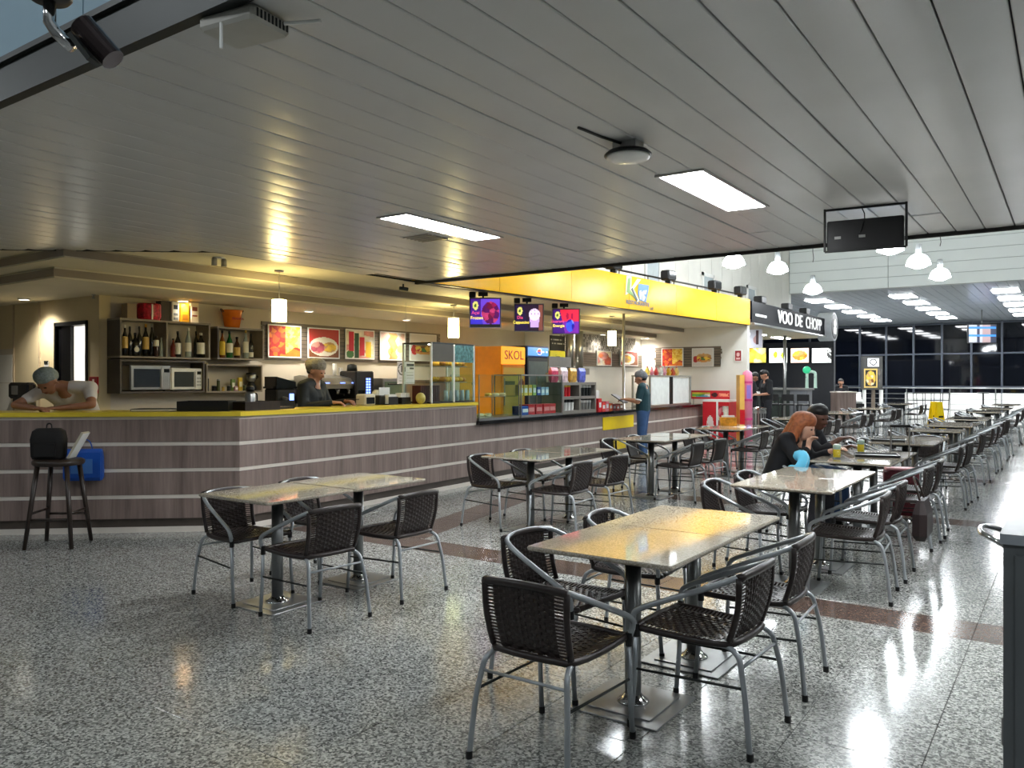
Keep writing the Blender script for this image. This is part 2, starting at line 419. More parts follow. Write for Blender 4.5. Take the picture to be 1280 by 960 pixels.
# ---- tall hall beyond the low ceiling
SX, BY = -8.04, 28.2; FZ = 4.48
sw = MB(); sw.bb((SX-.2, CY1+.05, 3.02), (SX, BY+.2, 9)); wall_side = struct('wall_side', sw, M_WHITE)
for k in range(25):
    y0 = CY1+.1+k*.8
    if y0 > BY: break
    mb = MB(); mb.bb((SX-.01, y0+.006, 3.05), (SX+.025, min(y0+.794, BY), 8.9)); mb.build('panel', M_OFFWHITE, wall_side)
for k, pxx in enumerate((804, 876, 932)):
    a = PX(pxx, 350, SX); mb = MB(); z0, z1, w = 3.5, 4.35, .85
    mb.bb((SX+.02, a.y, z0), (SX+.06, a.y+.09, z1)).bb((SX+.02, a.y+w-.09, z0), (SX+.06, a.y+w, z1)).bb((SX+.02, a.y, z1-.09), (SX+.06, a.y+w, z1)).bb((SX+.02, a.y, z0), (SX+.06, a.y+w, z0+.09))
    wn = struct('window_%d' % (k+1), mb, M_WHITEP)
    mb = MB(); mb.bb((SX+.025, a.y+.09, z0+.09), (SX+.035, a.y+w-.09, z1-.09)); mb.build('pane', mat('pale_pane', srgb(176, 186, 190), .1), wn)
mb = MB(); mb.bb((SX-.2, BY+.02, FZ), (11, BY+.25, 9)); wall_bulkhead = struct('wall_bulkhead', mb, mat('bulkhead_joint', srgb(150, 156, 156), .6))
M_BULK = mat('white_cladding_board', srgb(226, 232, 230), .45, var=.02, scale=1)
z = FZ; rnd = random.Random(3)
while z < 8.9:
    for xa, xb in ((SX+.02, -4.9), (-4.885, 1.6), (1.615, 11)):
        mb = MB(); mb.bb((xa, BY-.02-rnd.uniform(0, .004), z+.008), (xb, BY+.03, z+.345)); mb.build('cladding_board', M_BULK, wall_bulkhead)
    z += .352
mb = MB(); mb.bb((SX-.2, CY1, 9), (11, BY+.25, 9.2)); struct('ceiling_hall', mb, M_WHITE)
# far lower ceiling
M_FARCEIL = mat('far_metal_ceiling', srgb(176, 182, 190), .22, 0., var=.04, scale=1)
mb = MB(); mb.bb((-16, BY+.02, FZ+.02), (11, 47.2, FZ+.2)); far_ceiling = struct('ceiling_far', mb, M_GAP)
_fm = {}
for i in range(0, 90):
    x = -15.9+i*.3
    mb = None
    if 'f' not in _fm:
        q = MB(); q.rings([[(-.145, 0, .02), (-.145, 0, .003), (0, 0, 0), (.145, 0, .003), (.145, 0, .02)], [(-.145, 18.9, .02), (-.145, 18.9, .003), (0, 18.9, 0), (.145, 18.9, .003), (.145, 18.9, .02)]])
        me = q.mesh('slat'); me.materials.append(M_FARCEIL); _fm['f'] = me
    s = link('slat', _fm['f'], far_ceiling, (x, BY+.05, FZ)); s.rotation_euler = (0, random.uniform(-.012, .012), 0)
# far window wall with mullions, railing and parapet
WY = 47.0
wf = MB()
xs = [PY(px, 440, WY).x for px in (1040, 1075, 1108, 1143, 1179, 1216, 1255, 1296, 1340)]
step = xs[2]-xs[1]
xs = [xs[1]+step*(k-6) for k in range(0, 22)]
for x in xs: wf.bb((x-.045, WY-.12, 0), (x+.045, WY+.02, FZ+.02))
for zz in (1.15, 2.86, FZ-.06): wf.bb((xs[0], WY-.08, zz-.04), (xs[-1], WY+.02, zz+.04))
window_far = struct('window_4', wf, mat('mullion', srgb(70, 76, 86), .4, .4))
for i in range(len(xs)-1):
    for z0, z1 in ((.02, 1.11), (1.19, 2.82), (2.9, FZ-.1)):
        mb = MB(); mb.bb((xs[i]+.045, WY, z0), (xs[i+1]-.045, WY+.012, z1)); mb.build('pane', M_NIGHT, window_far)
mb = MB(); mb.bb((-16, WY+.3, 0), (11, WY+.4, 9)); struct('wall_far', mb, M_BLACK)
# ---- kiosk shell
KX, KX2, DY, EY = -10.3, -9.4, 5.4, 19.4
mb = MB(); mb.bb((KX-.2, DY+.15, 0), (KX, 15.2, 2.9)); struct('wall_kiosk_back', mb, M_TAUPE)
mb = MB(); mb.bb((KX-.2, 15.2, 0), (KX2, EY+.2, 2.9)); struct('wall_kiosk_mural', mb, M_OFFWHITE)
mb = MB(); mb.bb((KX2, EY, 0), (-6.55, EY+.18, 2.9)); struct('wall_kiosk_end', mb, M_OFFWHITE)
d0 = PY(69, 403, DY); d1 = PY(110, 403, DY); dz = (d0.z+d1.z)/2
mb = MB(); mb.bb((-16, DY, 0), (d0.x, DY+.15, 2.9)).bb((d1.x, DY, 0), (KX+.0, DY+.15, 2.9)).bb((d0.x, DY, dz), (d1.x, DY+.15, 2.9)); struct('wall_door_side', mb, M_CREAM)
mb = MB(); mb.bb((d0.x, DY-.02, 0), (d0.x+.04, DY+.17, dz)).bb((d1.x-.04, DY-.02, 0), (d1.x, DY+.17, dz)).bb((d0.x, DY-.02, dz-.04), (d1.x, DY+.17, dz+.01)); door = struct('door_1', mb, M_BLACK)
dm = PY(86, 403, DY)
mb = MB(); mb.bb((d0.x+.04, DY+.02, .12), (dm.x, DY+.07, dz-.04)); mb.build('door_leaf', M_BLACKG, door)
mb = MB(); mb.bb((d0.x-.8, DY+2.2, 0), (KX-.22, DY+2.3, 2.9)).bb((d0.x-.9, DY+.15, 0), (d0.x-.8, DY+2.3, 2.9)).bb((KX-.32, DY+.15, 0), (KX-.22, DY+2.3, 2.9)).bb((d0.x-.9, DY+.15, 2.6), (KX-.22, DY+2.3, 2.7)); back_room = struct('wall_back_room', mb, M_WHITE)
mb = MB(); mb.bb((d0.x-.3, DY+.9, 2.585), (d1.x-.1, DY+1.3, 2.6)); mb.build('lamp_panel', M_ROOM_E, back_room)
mb = MB(); mb.bb((d0.x-.7, DY+2.17, 1.15), (KX-.35, DY+2.2, 1.2)); mb.build('ledge', M_SHELF, back_room)
for k, pxx in enumerate((18, 50)):
    a = PY(pxx, 400, DY); mb = MB(); mb.bb((a.x-.012, DY-.02, 0), (a.x+.012, DY, 2.6)); struct('trim_%d' % (4+k), mb, M_BEIGE)
a = PY(18, 436, DY); b = PY(18, 500, DY)
mb = MB(); mb.bb((a.x-3, DY-.015, .12), (a.x-.02, DY, a.z)); wp = struct('wainscot_1', mb, M_TAUPE)
for k in range(4):
    for j in range(4):
        mb = MB(); mb.bb((a.x-.02-.42*(k+1)+.004, DY-.022, .2+j*.42), (a.x-.02-.42*k-.004, DY-.012, .2+j*.42+.412)); mb.build('wall_tile', M_OFFWHITE, wp)
# raised platform behind the counter
mb = MB(); mb.prism([(-7.3, 5.2), (-8.8, 3.85), (-15.9, 3.85), (-15.9, 5.4), (-10.3, 5.4), (-10.3, 15.2), (-9.4, 15.2), (-9.4, EY), (-7.9, EY), (-7.5, 9.5)], 0, .12); struct('floor_platform', mb, mat('platform_tile', srgb(150, 146, 138), .5))
# kiosk ceiling with two stepped borders
kz = 2.83
F0 = Vector((-7.31, 8.0, 0)); F1 = Vector((-6.48, 19.42, 0))
mb = MB(); mb.prism([(-7.1, 4.95), (-8.74, 3.62), (-15.9, 3.62), (-15.9, EY), (F1.x-.13, EY), (F0.x-.13, CY1+.3), (F0.x-.1, CY1), (-7.1, CY1)], kz, kz+.15); struct('ceiling_kiosk', mb, M_KCEIL)
e1x, e1y, e2x, e2y = -8.2, 3.95, -8.97, 4.22
mb = MB(); mb.bb((-15.9, e1y, 2.72), (e1x, EY, kz)); struct('ceiling_border_upper', mb, M_KCEIL)
mb = MB(); mb.bb((-15.9, e2y, 2.6), (e2x, EY, 2.72)); struct('ceiling_border_lower', mb, M_KCEIL)
mb = MB()
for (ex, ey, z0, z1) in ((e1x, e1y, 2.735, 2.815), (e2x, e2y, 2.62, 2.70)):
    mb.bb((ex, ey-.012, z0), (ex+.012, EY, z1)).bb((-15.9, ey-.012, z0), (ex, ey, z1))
struct('trim_6', mb, M_KSHADE)  # dark strips that paint shade onto the vertical faces of the steps
# ================================================================== SERVICE COUNTER
CP = [Vector((-13.4, -.35)), Vector((-8.46, 3.48)), Vector((-6.77, 4.95)), Vector((-7.0, 9.1))]
def off(P, dist):
    out = []
    for i, p in enumerate(P):
        ds = []
        if i > 0: ds.append((P[i]-P[i-1]).normalized())
        if i < len(P)-1: ds.append((P[i+1]-P[i]).normalized())
        ns = [Vector((-d.y, d.x)) for d in ds]    # points to the kiosk side
        n = sum(ns, Vector((0,0))); n.normalize()
        k = 1/max(.5, n.dot(ns[0]))
        out.append(p+n*dist*k)
    return out
def band(P, a, b, z0, z1, name, m, parent):
    A, B = off(P, a), off(P, b)
    for i in range(len(P)-1):
        mb = MB(); mb.prism([tuple(A[i]), tuple(A[i+1]), tuple(B[i+1]), tuple(B[i])], z0, z1); mb.build(name, m, parent)
CP = [Vector((-12.6, -.1)), Vector((-6.77, 4.95)), Vector((-7.0, 9.1))]
counter = thing('service_counter', 'long bar counter clad in grey-brown laminate with white inlay strips and yellow top', 'counter', (0, 0, 0))
ZB = [(.14, .333), (.372, .595), (.632, .852), (.890, 1.112)]
for z0, z1 in ZB: band(CP, 0, .03, z0, z1, 'laminate_band', M_WOOD, counter)
for z0, z1 in ((.335, .370), (.597, .630), (.854, .888), (1.112, 1.140)): band(CP, .004, .03, z0, z1, 'inlay_strip', M_STRIPE, counter)
band(CP, -.03, .55, 1.142, 1.185, 'yellow_top', M_YELLOWTOP, counter)
band(CP, .03, .5, .0, 1.14, 'carcass', M_SHELFD, counter)
band(CP, .02, .04, .0, .055, 'skirting', M_STRIPE, counter)
# lower counter with black stone top
CQ = [Vector((-7.0, 9.1)), Vector((-7.2, 13.4)), Vector((-7.52, 19.0))]
counter2 = thing('service_counter', 'lower laminate counter with black stone top carrying the glass cases', 'counter', (0, 0, 0))
for z0, z1 in ((.14, .333), (.372, .595), (.632, .852)): band(CQ, 0, .03, z0, z1, 'laminate_band', M_WOOD, counter2)
for z0, z1 in ((.335, .370), (.597, .630)): band(CQ, .004, .03, z0, z1, 'inlay_strip', M_STRIPE, counter2)
band(CQ, -.06, .6, .86, .91, 'black_stone_top', M_BLACKG, counter2)
band(CQ, .03, .5, 0, .86, 'carcass', M_SHELFD, counter2)
band(CQ, .02, .04, 0, .055, 'skirting', M_STRIPE, counter2)
def cq(px, offs=0.):     # point on the counter front seen in photo column px
    for i in range(2):
        A, B = CQ[i], CQ[i+1]
        # solve for t where projection column equals px
        for k in range(201):
            t = k/200; p = A.lerp(B, t); q = project((p.x, p.y, 0))
            if q[0] >= px:
                d = (B-A).normalized(); n = Vector((-d.y, d.x)); r = p+n*offs
                return Vector((r.x, r.y, 0)), d
    return Vector((CQ[-1].x, CQ[-1].y, 0)), d
for (pa, pb, z0, z1, nm) in ((753, 791, .56, .80, 'yellow_panel'), (765, 781, .16, .34, 'yellow_panel')):
    a, d = cq(pa, -.012); b, _ = cq(pb, -.012)
    mb = MB(); n = Vector((-d.y, d.x)); mb.prism([(a.x, a.y), (b.x, b.y), (b.x+n.x*.012, b.y+n.y*.012), (a.x+n.x*.012, a.y+n.y*.012)], z0, z1); mb.build(nm, M_YELLOW, counter2)
# chrome bar along the counter behind the waitress, pole
a, d = cq(786, .12)
mb = MB(); mb.lathe([(.045, .91), (.045, .93), (.028, .935), (.028, 2.83)], (a.x, a.y, 0), 12); tag(mb.build('steel_pole', M_STEEL, None, True), 'slim steel pole rising from the stone counter to the kiosk ceiling', 'pole')
# ================================================================== YELLOW FASCIA SIGN
fas = thing('fascia_sign', 'glossy yellow fascia sign board with blue and green logo above the food counter', 'sign', (F0.x, F0.y, 0))
fdir = (F1-F0); flen = fdir.length; fdir.normalize(); fn = Vector((fdir.y, -fdir.x, 0))
fz0, fz1 = 2.85, 3.48
for k in range(6):
    a = fdir*(flen*k/6+.004); b = fdir*(flen*(k+1)/6-.004)
    mb = MB(); mb.prism([(a.x, a.y), (b.x, b.y), (b.x-fn.x*.12, b.y-fn.y*.12), (a.x-fn.x*.12, a.y-fn.y*.12)], fz0, fz1); mb.build('panel', M_FASCIA, fas)
mb = MB(); a = fdir*0-fn*.03; b = fdir*flen-fn*.03; mb.prism([(a.x, a.y), (b.x, b.y), (b.x-fn.x*.06, b.y-fn.y*.06), (a.x-fn.x*.06, a.y-fn.y*.06)], fz0-.012, fz0+.02); mb.build('lower_rail', M_DARK, fas)
def fpt(px, z):     # local point on the fascia front seen in column px
    best = min((abs(project((F0+fdir*(flen*k/800))+Vector((0,0,3)))[0]-px), k) for k in range(801))
    p = fdir*(flen*best[1]/800)+fn*.006; return Vector((p.x, p.y, z))
lc = fpt(797, 3.2)
M_LGREEN = mat('logo_green', srgb(112, 148, 60), .4); M_LBLUE = mat('logo_blue', srgb(70, 128, 186), .4); M_LDARK = mat('logo_dark', srgb(52, 66, 70), .4); M_LWHITE = mat('logo_pale', srgb(236, 236, 190), .4); M_LNAVY = mat('logo_lettering', srgb(58, 100, 150), .4)
def flat(poly, m, nm, zc, dpt=.004):
    mb = MB(); f = [lc+fdir*u+Vector((0,0,v))+fn*dpt for u, v in poly]; bk = [p-fn*.006 for p in f]
    mb.rings([bk, f]); return mb.build(nm, m, fas)
flat([(-.42, .27), (-.24, .27), (-.25, .05), (-.02, .25), (.12, .25), (-.16, .04), (.05, -.16), (-.02, -.2), (-.28, -.03), (-.46, -.1)], M_LWHITE, 'logo_letter', 0, .003)
flat([(-.38, .22), (-.28, .25), (-.30, .02), (-.05, -.17), (-.22, -.09), (-.42, -.04)], M_LGREEN, 'logo_leaf', 0, .006)
flat([(-.26, .03), (-.21, .06), (-.02, -.16), (-.06, -.19)], M_LDARK, 'logo_stroke', 0, .008)
flat([(.02, .16), (.42, .16), (.40, .06), (.30, -.18), (.06, -.16), (.0, -.04)], M_LBLUE, 'logo_block', 0, .005)
flat([(.05, .02), (.12, .04), (.12, -.14), (.06, -.14)], M_LWHITE, 'logo_bar', 0, .008)
flat([(.2, .04), (.33, .06), (.30, -.02), (.2, -.04), (.28, -.08), (.22, -.16), (.16, -.16), (.14, .0)], M_LWHITE, 'logo_number', 0, .008)
text('logo_lettering', 'RESTAURANTE', .105, M_LNAVY, fas, lc+Vector((0,0,-.225))+fn*.004, fdir, xs=1.25)
text('logo_script', 'café', .09, M_LDARK, fas, lc+fdir*.52+Vector((0,0,-.285))+fn*.004, fdir, shear=.3)
# black floodlights on top of the fascia
for px in (768, 836, 894, 926):
    q = F0+fpt(px, 3.48)-fn*.02
    t = thing('floodlight', 'small black floodlight box standing on top of the yellow fascia', 'floodlight', (q.x, q.y, 3.48), math.atan2(fdir.y, fdir.x), 'floodlights on the yellow fascia')
    mb = MB(); mb.bevbox((0, 0, .16), (.34, .2, .2), .025); mb.build('housing', M_BLACK, t)
    mb = MB(); mb.bb((-.03, -.06, 0), (.03, .06, .07)); mb.build('bracket', M_DARK, t)
    mb = MB(); mb.bb((-.14, -.105, .09), (.14, -.1, .23)); mb.build('lens', M_BLACKG, t)
mb = MB(); q0 = F0+fpt(745, 0)-fn*.2; q1 = F0+fpt(932, 0)-fn*.2; mb.tube([(q0.x, q0.y, 3.6), (q1.x, q1.y, 3.6)], .02, 6)
for k in range(7):
    q = q0.lerp(q1, k/6); mb.tube([(q.x, q.y, 2.97), (q.x, q.y, 3.6)], .012, 6)
tag(mb.build('cable_rail', M_DARK, None, True), 'thin dark cable rail running above the yellow fascia', 'rail')
# ================================================================== TABLES AND CHAIRS
def make_table(label, group):
    t = thing('dining_table', label, 'table', (0, 0, 0), 0, group)
    h = .362
    mb = MB(); mb.bevbox((0, 0, .740), (.704, .724, .020), .006); o = mb.build('tabletop', M_TABLE, t)
    mb = MB(); mb.bb((-.2, -.2, .7), (.2, .2, .730)); mb.build('support_plate', M_DARK, t)
    mb = MB(); mb.lathe([(.038, .014), (.038, .70)], (0, 0, 0), 20); mb.build('column', M_POLE, t, True)
    mb = MB(); mb.lathe([(.075, .014), (.072, .022), (.05, .034), (.04, .05)], (0, 0, 0), 20); mb.build('collar', M_CHROME, t, True)
    mb = MB(); mb.bevbox((0, 0, .004), (.44, .44, .008), .004); mb.build('base_plate', M_PLATE, t)
    mb = MB(); mb.bevbox((0, 0, .011), (.32, .32, .006), .003); mb.build('upper_plate', M_PLATE, t)
    return t
TB = make_table('square granite-topped pedestal table in the row beside the wood-clad counter', 'tables in the row beside the counter')
TA = make_table('square granite-topped pedestal table in the row along the open aisle', 'tables in the row along the aisle')
TR = .0115
def make_chair():
    c = thing('woven_armchair', 'x', 'chair')
    w, d = .225, .265     # half width, half depth at the feet; chair faces +x
    sz = .43
    # arm-and-back tube: front leg joint, sloping arm, over the top of the back
    def side(s):
        return [(.235, s*.222, sz-.005), (.243, s*.236, sz+.045), (.215, s*.241, sz+.088), (.08, s*.236, sz+.150), (-.06, s*.226, sz+.210), (-.155, s*.208, sz+.252)]
    back = [(-.205, -.170, sz+.275), (-.226, -.09, sz+.285), (-.232, 0, sz+.288), (-.226, .09, sz+.285), (-.205, .170, sz+.275)]
    L = catmull(side(1), 6)[:-1]; R = catmull(side(-1)[::-1], 6)
    path = catmull(side(1)+back[::-1]+side(-1)[::-1], 5)
    mb = MB(); mb.tube(path, TR+.001, 10); mb.build('arm_tube', M_ALU, c, True)
    # front legs with black sleeves and feet, rear legs bent out from under the seat
    for s in (1, -1):
        mb = MB(); mb.tube([(.235, s*.222, sz), (.245, s*.223, .2), (.262, s*.226, .012)], TR, 10); lg = mb.build('front_leg', M_ALU, c, True)
        mb = MB(); mb.lathe([(.0145, 0), (.0145, .03)], (.2625, s*.2258, 0), 10); mb.build('foot_cap', M_BLACK, lg)
        mb = MB(); mb.tube([(.235, s*.222, sz-.035), (.236, s*.223, sz+.02)], TR+.004, 10); mb.build('sleeve', M_BLACK, lg)
        pts = catmull([(-.09, s*.165, sz-.02), (-.155, s*.175, sz-.016), (-.205, s*.19, sz-.042), (-.224, s*.20, sz-.10), (-.245, s*.214, .22), (-.268, s*.226, .012)], 6)
        mb = MB(); mb.tube(pts, TR, 10); lg = mb.build('rear_leg', M_ALU, c, True)
        mb = MB(); mb.lathe([(.0145, 0), (.0145, .03)], (-.2688, s*.2262, 0), 10); mb.build('foot_cap', M_BLACK, lg)
        mb = MB(); mb.tube([(-.238, s*.211, .27), (.243, s*.223, .255)], .006, 8); mb.build('side_stretcher', M_DARK, c, True)
    mb = MB(); mb.tube([(-.221, -.198, sz-.085), (-.221, .198, sz-.085)], .007, 8); mb.build('rear_crossbar', M_ALU, c, True)
    # seat ring and back side rails, wrapped in rope
    ring = [(.245, -.18, sz), (.25, 0, sz+.004), (.245, .18, sz), (.22, .21, sz), (0, .202, sz-.008), (-.15, .178, sz-.006), (-.185, .13, sz), (-.195, 0, sz), (-.185, -.13, sz), (-.15, -.178, sz-.006), (0, -.202, sz-.008), (.22, -.21, sz), (.245, -.18, sz)]
    mb = MB(); mb.tube(catmull(ring, 4), TR+.003, 8); mb.build('seat_ring', M_ROPE, c, True)
    def backp(y, t):    # point on the back surface: y across (-1..1), t up (0..1)
        x = -.165-.045*t-(.024)*(1-y*y)*(.4+.6*t)-.015*math.sin(math.pi*t)
        return Vector((x, y*(.182+.010*t), sz+.01+(.262+.012*(1-y*y))*t))
    for s in (1, -1):
        mb = MB(); mb.tube([backp(s, t/8) for t in range(9)], TR+.002, 8); mb.build('back_rail', M_ROPE, c, True)
    mb = MB(); mb.tube([backp(-1+2*k/12, 1.0) for k in range(13)], TR+.006, 8); mb.build('top_wrap', M_ROPE, c, True)
    # woven back: warp strands upright, weft strands across, each passing over and under
    mb = MB(); nh, nw = 19, 9; hw = .0063
    for i in range(nh):
        t = .035+.93*i/(nh-1); rs = []
        for k in range(27):
            yy = -1+2*k/26; p = backp(yy, t); inner = abs(yy) < .80
            p = p+Vector(((.0052*math.cos(math.pi*(k/2+i)) if inner else 0), 0, 0))
            q = hw if abs(yy) < .72 else .0036
            rs.append([p+Vector((.0022, 0, -q)), p+Vector((.0022, 0, q)), p+Vector((-.0022, 0, q)), p+Vector((-.0022, 0, -q))])
        mb.rings(rs)
    for j in range(13):
        yy = -.70+1.40*j/12; rs = []
        for k in range(23):
            t = k/22; p = backp(yy, t)
            rs.append([p+Vector((.002, -.0085, 0)), p+Vector((.002, .0085, 0)), p+Vector((-.002, .0085, 0)), p+Vector((-.002, -.0085, 0))])
        mb.rings(rs)
    o = mb.build('woven_back', M_ROPE, c); o['kind'] = 'stuff'
    # woven seat
    def seatp(u, v):   # u front-back -1..1, v across -1..1
        x = .028+.212*u; wd = .198-.012*(-u) if u < 0 else .205
        return Vector((x, v*wd*(.97), sz+.004-.016*(1-u*u)*(1-v*v)))
    mb = MB(); n1 = 22
    for i in range(n1):
        u = -.95+1.9*i/(n1-1); rs = []
        for k in range(27):
            v = -1+2*k/26; p = seatp(u, v)+Vector((0, 0, .0045*math.cos(math.pi*(k/2+i)) if abs(v) < .8 else 0))
            q = .0066 if abs(v) < .70 else .0036
            rs.append([p+Vector((-q, 0, -.002)), p+Vector((q, 0, -.002)), p+Vector((q, 0, .002)), p+Vector((-q, 0, .002))])
        mb.rings(rs)
    for j in range(13):
        v = -.68+1.36*j/12; rs = []
        for k in range(17):
            p = seatp(-1+2*k/16, v); rs.append([p+Vector((0, -.0085, -.002)), p+Vector((0, .0085, -.002)), p+Vector((0, .0085, .002)), p+Vector((0, -.0085, .002))])
        mb.rings(rs)
    o = mb.build('woven_seat', M_ROPE, c); o['kind'] = 'stuff'
    return c
CH = make_chair(); _first = {'c': True, 'a': True, 'b': True}
def chair(x, y, ang, label, group):
    if _first['c']: c = CH; _first['c'] = False
    else: c = copy_tree(CH)
    c.location = (x, y, 0); c.rotation_euler = (0, 0, math.radians(ang)); c['label'] = label
    if group: c['group'] = group
    elif 'group' in c: del c['group']
    return c
def table(x, y, which, label=None):
    key = 'a' if which is TA else 'b'
    if _first[key]: t = which; _first[key] = False
    else: t = copy_tree(which)
    t.location = (x, y, 0); t['label'], t['group'] = TDEF[key]
    if label:
        t['label'] = label; del t['group']
    return t
TDEF = {'a': (TA['label'], TA['group']), 'b': (TB['label'], TB['group'])}
rj = random.Random(11)
XA, XB = -1.67, -4.38
def put(x, y, ang, side, where):
    nm = {1: 'aisle side', -1: 'counter side', 0: 'end'}[side]
    chair(x, y, ang, 'woven rope armchair, %s, at the tables %s' % (nm, where), 'woven armchairs, %s, %s' % (nm, where))
def tab(x, y, which, where, end=''):
    t = table(x, y, which); t['label'] = 'granite-topped pedestal table%s, in the pair %s' % (end, where); t['group'] = 'pedestal tables '+where
    return t
def pair(xc, ys, which, where, jit=.02, offp=.40, offm=-.42):
    for i, yy in enumerate(ys):
        tab(xc, yy, which, where)
        for s in (1, -1):
            x = xc+(offp if s > 0 else offm)+rj.uniform(-jit, jit); y = yy+rj.uniform(-jit, jit)*1.5
            put(x, y, (180 if s > 0 else 0)+rj.uniform(-5, 5)*jit/.02, s, where)
# row along the aisle
w_ = 'below the plain lit ceiling panel'
table(XA, 3.36, TA, 'granite-topped pedestal table with a chair drawn up to its free end'); table(XA, 4.087, TA, 'granite-topped pedestal table between the end-chair table and the brown floor band')
chair(-1.735, 2.77, 90, 'dark woven rope armchair drawn up to the free end of the granite table', None)
put(-1.30, 3.35, 178, 1, w_); put(-1.30, 4.06, 182, 1, w_)
put(-2.11, 3.43, -6, -1, w_); put(-2.09, 4.20, 4, -1, w_)
pair(XA, (5.98, 6.71), TA, 'just behind the brown floor band')
table(XA, 8.08, TA, 'granite table with two beer mugs and a black tray on it'); table(XA, 8.83, TA, 'granite table at the gesturing man, next to the beer mug table')
chair(-1.27, 8.05, 178, 'dark woven rope armchair facing the red-haired woman across the beer table', None); chair(-1.27, 8.75, 183, 'dark woven rope armchair facing the gesturing man across the table', None)
chair(-2.2, 8.12, 0, 'dark woven rope armchair the red-haired woman sits in', None); chair(-2.2, 8.86, 3, 'dark woven rope armchair the dark-haired man sits in', None)
pair(XA, (10.72, 11.45), TA, 'just beyond the red suitcase')
chair(-1.66, 12.25, -90, 'dark woven rope armchair at the head of a two-table run, facing the seated couple', None)
for ys, w_ in (((13.5,), 'standing alone behind the head chair'), ((15.1, 15.83), 'in front of the far tray table'), ((17.7, 18.43), 'carrying the far black tray'), ((21.9, 22.63), 'beside the wire rack, aisle row'), ((24.6, 25.33), 'before the last aisle pair'), ((28.6, 29.3), 'last in the aisle row')): pair(XA, ys, TA, w_)
# row beside the counter
w_ = 'opposite the bend of the yellow counter'
tab(XB, 3.50, TB, w_); tab(XB, 4.245, TB, w_)
put(-4.76, 3.51, -6, -1, w_); put(-4.80, 4.22, 2, -1, w_)
put(-3.94, 3.44, 174, 1, w_); put(-3.94, 4.19, 179, 1, w_)
for ys, w_ in (((6.66, 7.40), 'opposite the tall glass case'), ((9.45, 10.2), 'opposite the yellow checkout panel'), ((12.15, 12.9), 'opposite the red freezer'), ((16.0, 16.75), 'beside the pink dispenser'), ((19.3, 20.05), 'in front of the bar workers'), ((22.8, 23.55), 'in front of the bar chairs'), ((27.6, 28.3), 'before the reception desk')): pair(XB-.06, ys, TB, w_)
# ================================================================== LAMPS
def ceiling_panel(x, y, label, louvre=False, group=None, ln=1.28, wd=.33):
    t = thing('ceiling_light', label, 'ceiling light', (x, y, CZ), 0, group)
    mb = MB(); a, b, f = wd/2, ln/2, .022
    for (p, q) in (((-a, -b), (a, -b+f)), ((-a, b-f), (a, b)), ((-a, -b+f), (-a+f, b-f)), ((a-f, -b+f), (a, b-f))): mb.bb((p[0], p[1], -.014), (q[0], q[1], .004))
    mb.build('frame', M_STEEL, t)
    mb = MB(); mb.bb((-a+f, -b+f, -.006), (a-f, b-f, .002)); mb.build('diffuser', M_PANEL_E, t)
    if louvre:
        for k in range(1, 12):
            mb = MB(); yy = -b+f+k*(2*b-2*f)/12; mb.bb((-a+f, yy-.006, -.014), (a-f, yy+.006, -.005)); mb.build('louvre', M_STEEL, t)
    return t
ceiling_panel(-2.01, 5.32, 'recessed rectangular ceiling light with plain lit diffuser')
ceiling_panel(-4.38, 5.24, 'recessed rectangular ceiling light with cross louvres', True)
for x in (.36, 2.73, 5.1): ceiling_panel(x, 5.3, 'recessed rectangular ceiling light over the aisle beside the grey cabinet', True, 'aisle ceiling lights')
# round smoke-type fixture, access point, grille
p = G(785, 178, CZ)
t = thing('emergency_lamp', 'round white glass emergency lamp with black rim hung under the slats', 'lamp', (p.x, p.y, CZ))
mb = MB(); mb.bb((-.07, -.05, -.04), (.07, .05, 0)); mb.build('bracket', M_STEEL, t)
mb = MB(); mb.lathe([(.02, -.04), (.11, -.05), (.13, -.068), (.13, -.076)], (0, 0, 0), 28); mb.build('rim', M_BLACK, t, True)
mb = MB(); mb.lathe([(.12, -.076), (.115, -.09), (.08, -.103), (.0, -.107)], (0, 0, 0), 28); mb.build('lens', mat('frosted_lens', srgb(236, 236, 232), .25), t, True)
mb = MB(); mb.tube([(-.02, -.05, -.012), (-.06, -.2, -.008), (-.08, -.4, -.008)], .008, 6); mb.build('cable', M_BLACK, t)
p = G(306, 36, CZ-.04)
t = thing('access_point', 'white vented wireless box with two stub antennas under the slat ceiling', 'router', (p.x, p.y, CZ), math.radians(8))
mb = MB(); mb.bevbox((0, 0, -.035), (.26, .19, .05), .012); mb.build('casing', mat('grey_casing', srgb(176, 174, 166), .5), t)
for k in range(9):
    mb = MB(); mb.bb((.131, -.075+k*.018, -.05), (.1325, -.067+k*.018, -.02)); mb.build('vent', M_BLACK, t)
mb = MB(); mb.tube([(-.02, -.09, -.05), (-.02, -.09, -.14)], .006, 8); mb.build('antenna', M_WHITEP, t)
mb = MB(); mb.tube([(.14, .05, -.03), (.27, .09, -.03)], .007, 8); mb.build('antenna', M_WHITEP, t)
p = G(533, 297, CZ)
t = thing('air_grille', 'small square air vent grille beside the louvred ceiling light', 'vent', (p.x, p.y, CZ))
for k in range(6):
    mb = MB(); mb.bb((-.15, -.15+k*.052, -.012), (.15, -.13+k*.052, 0)); mb.build('slat', M_STEEL, t)
mb = MB(); mb.bb((-.17, -.17, -.004), (.17, .17, .0)); mb.build('plate', M_SLAT, t)
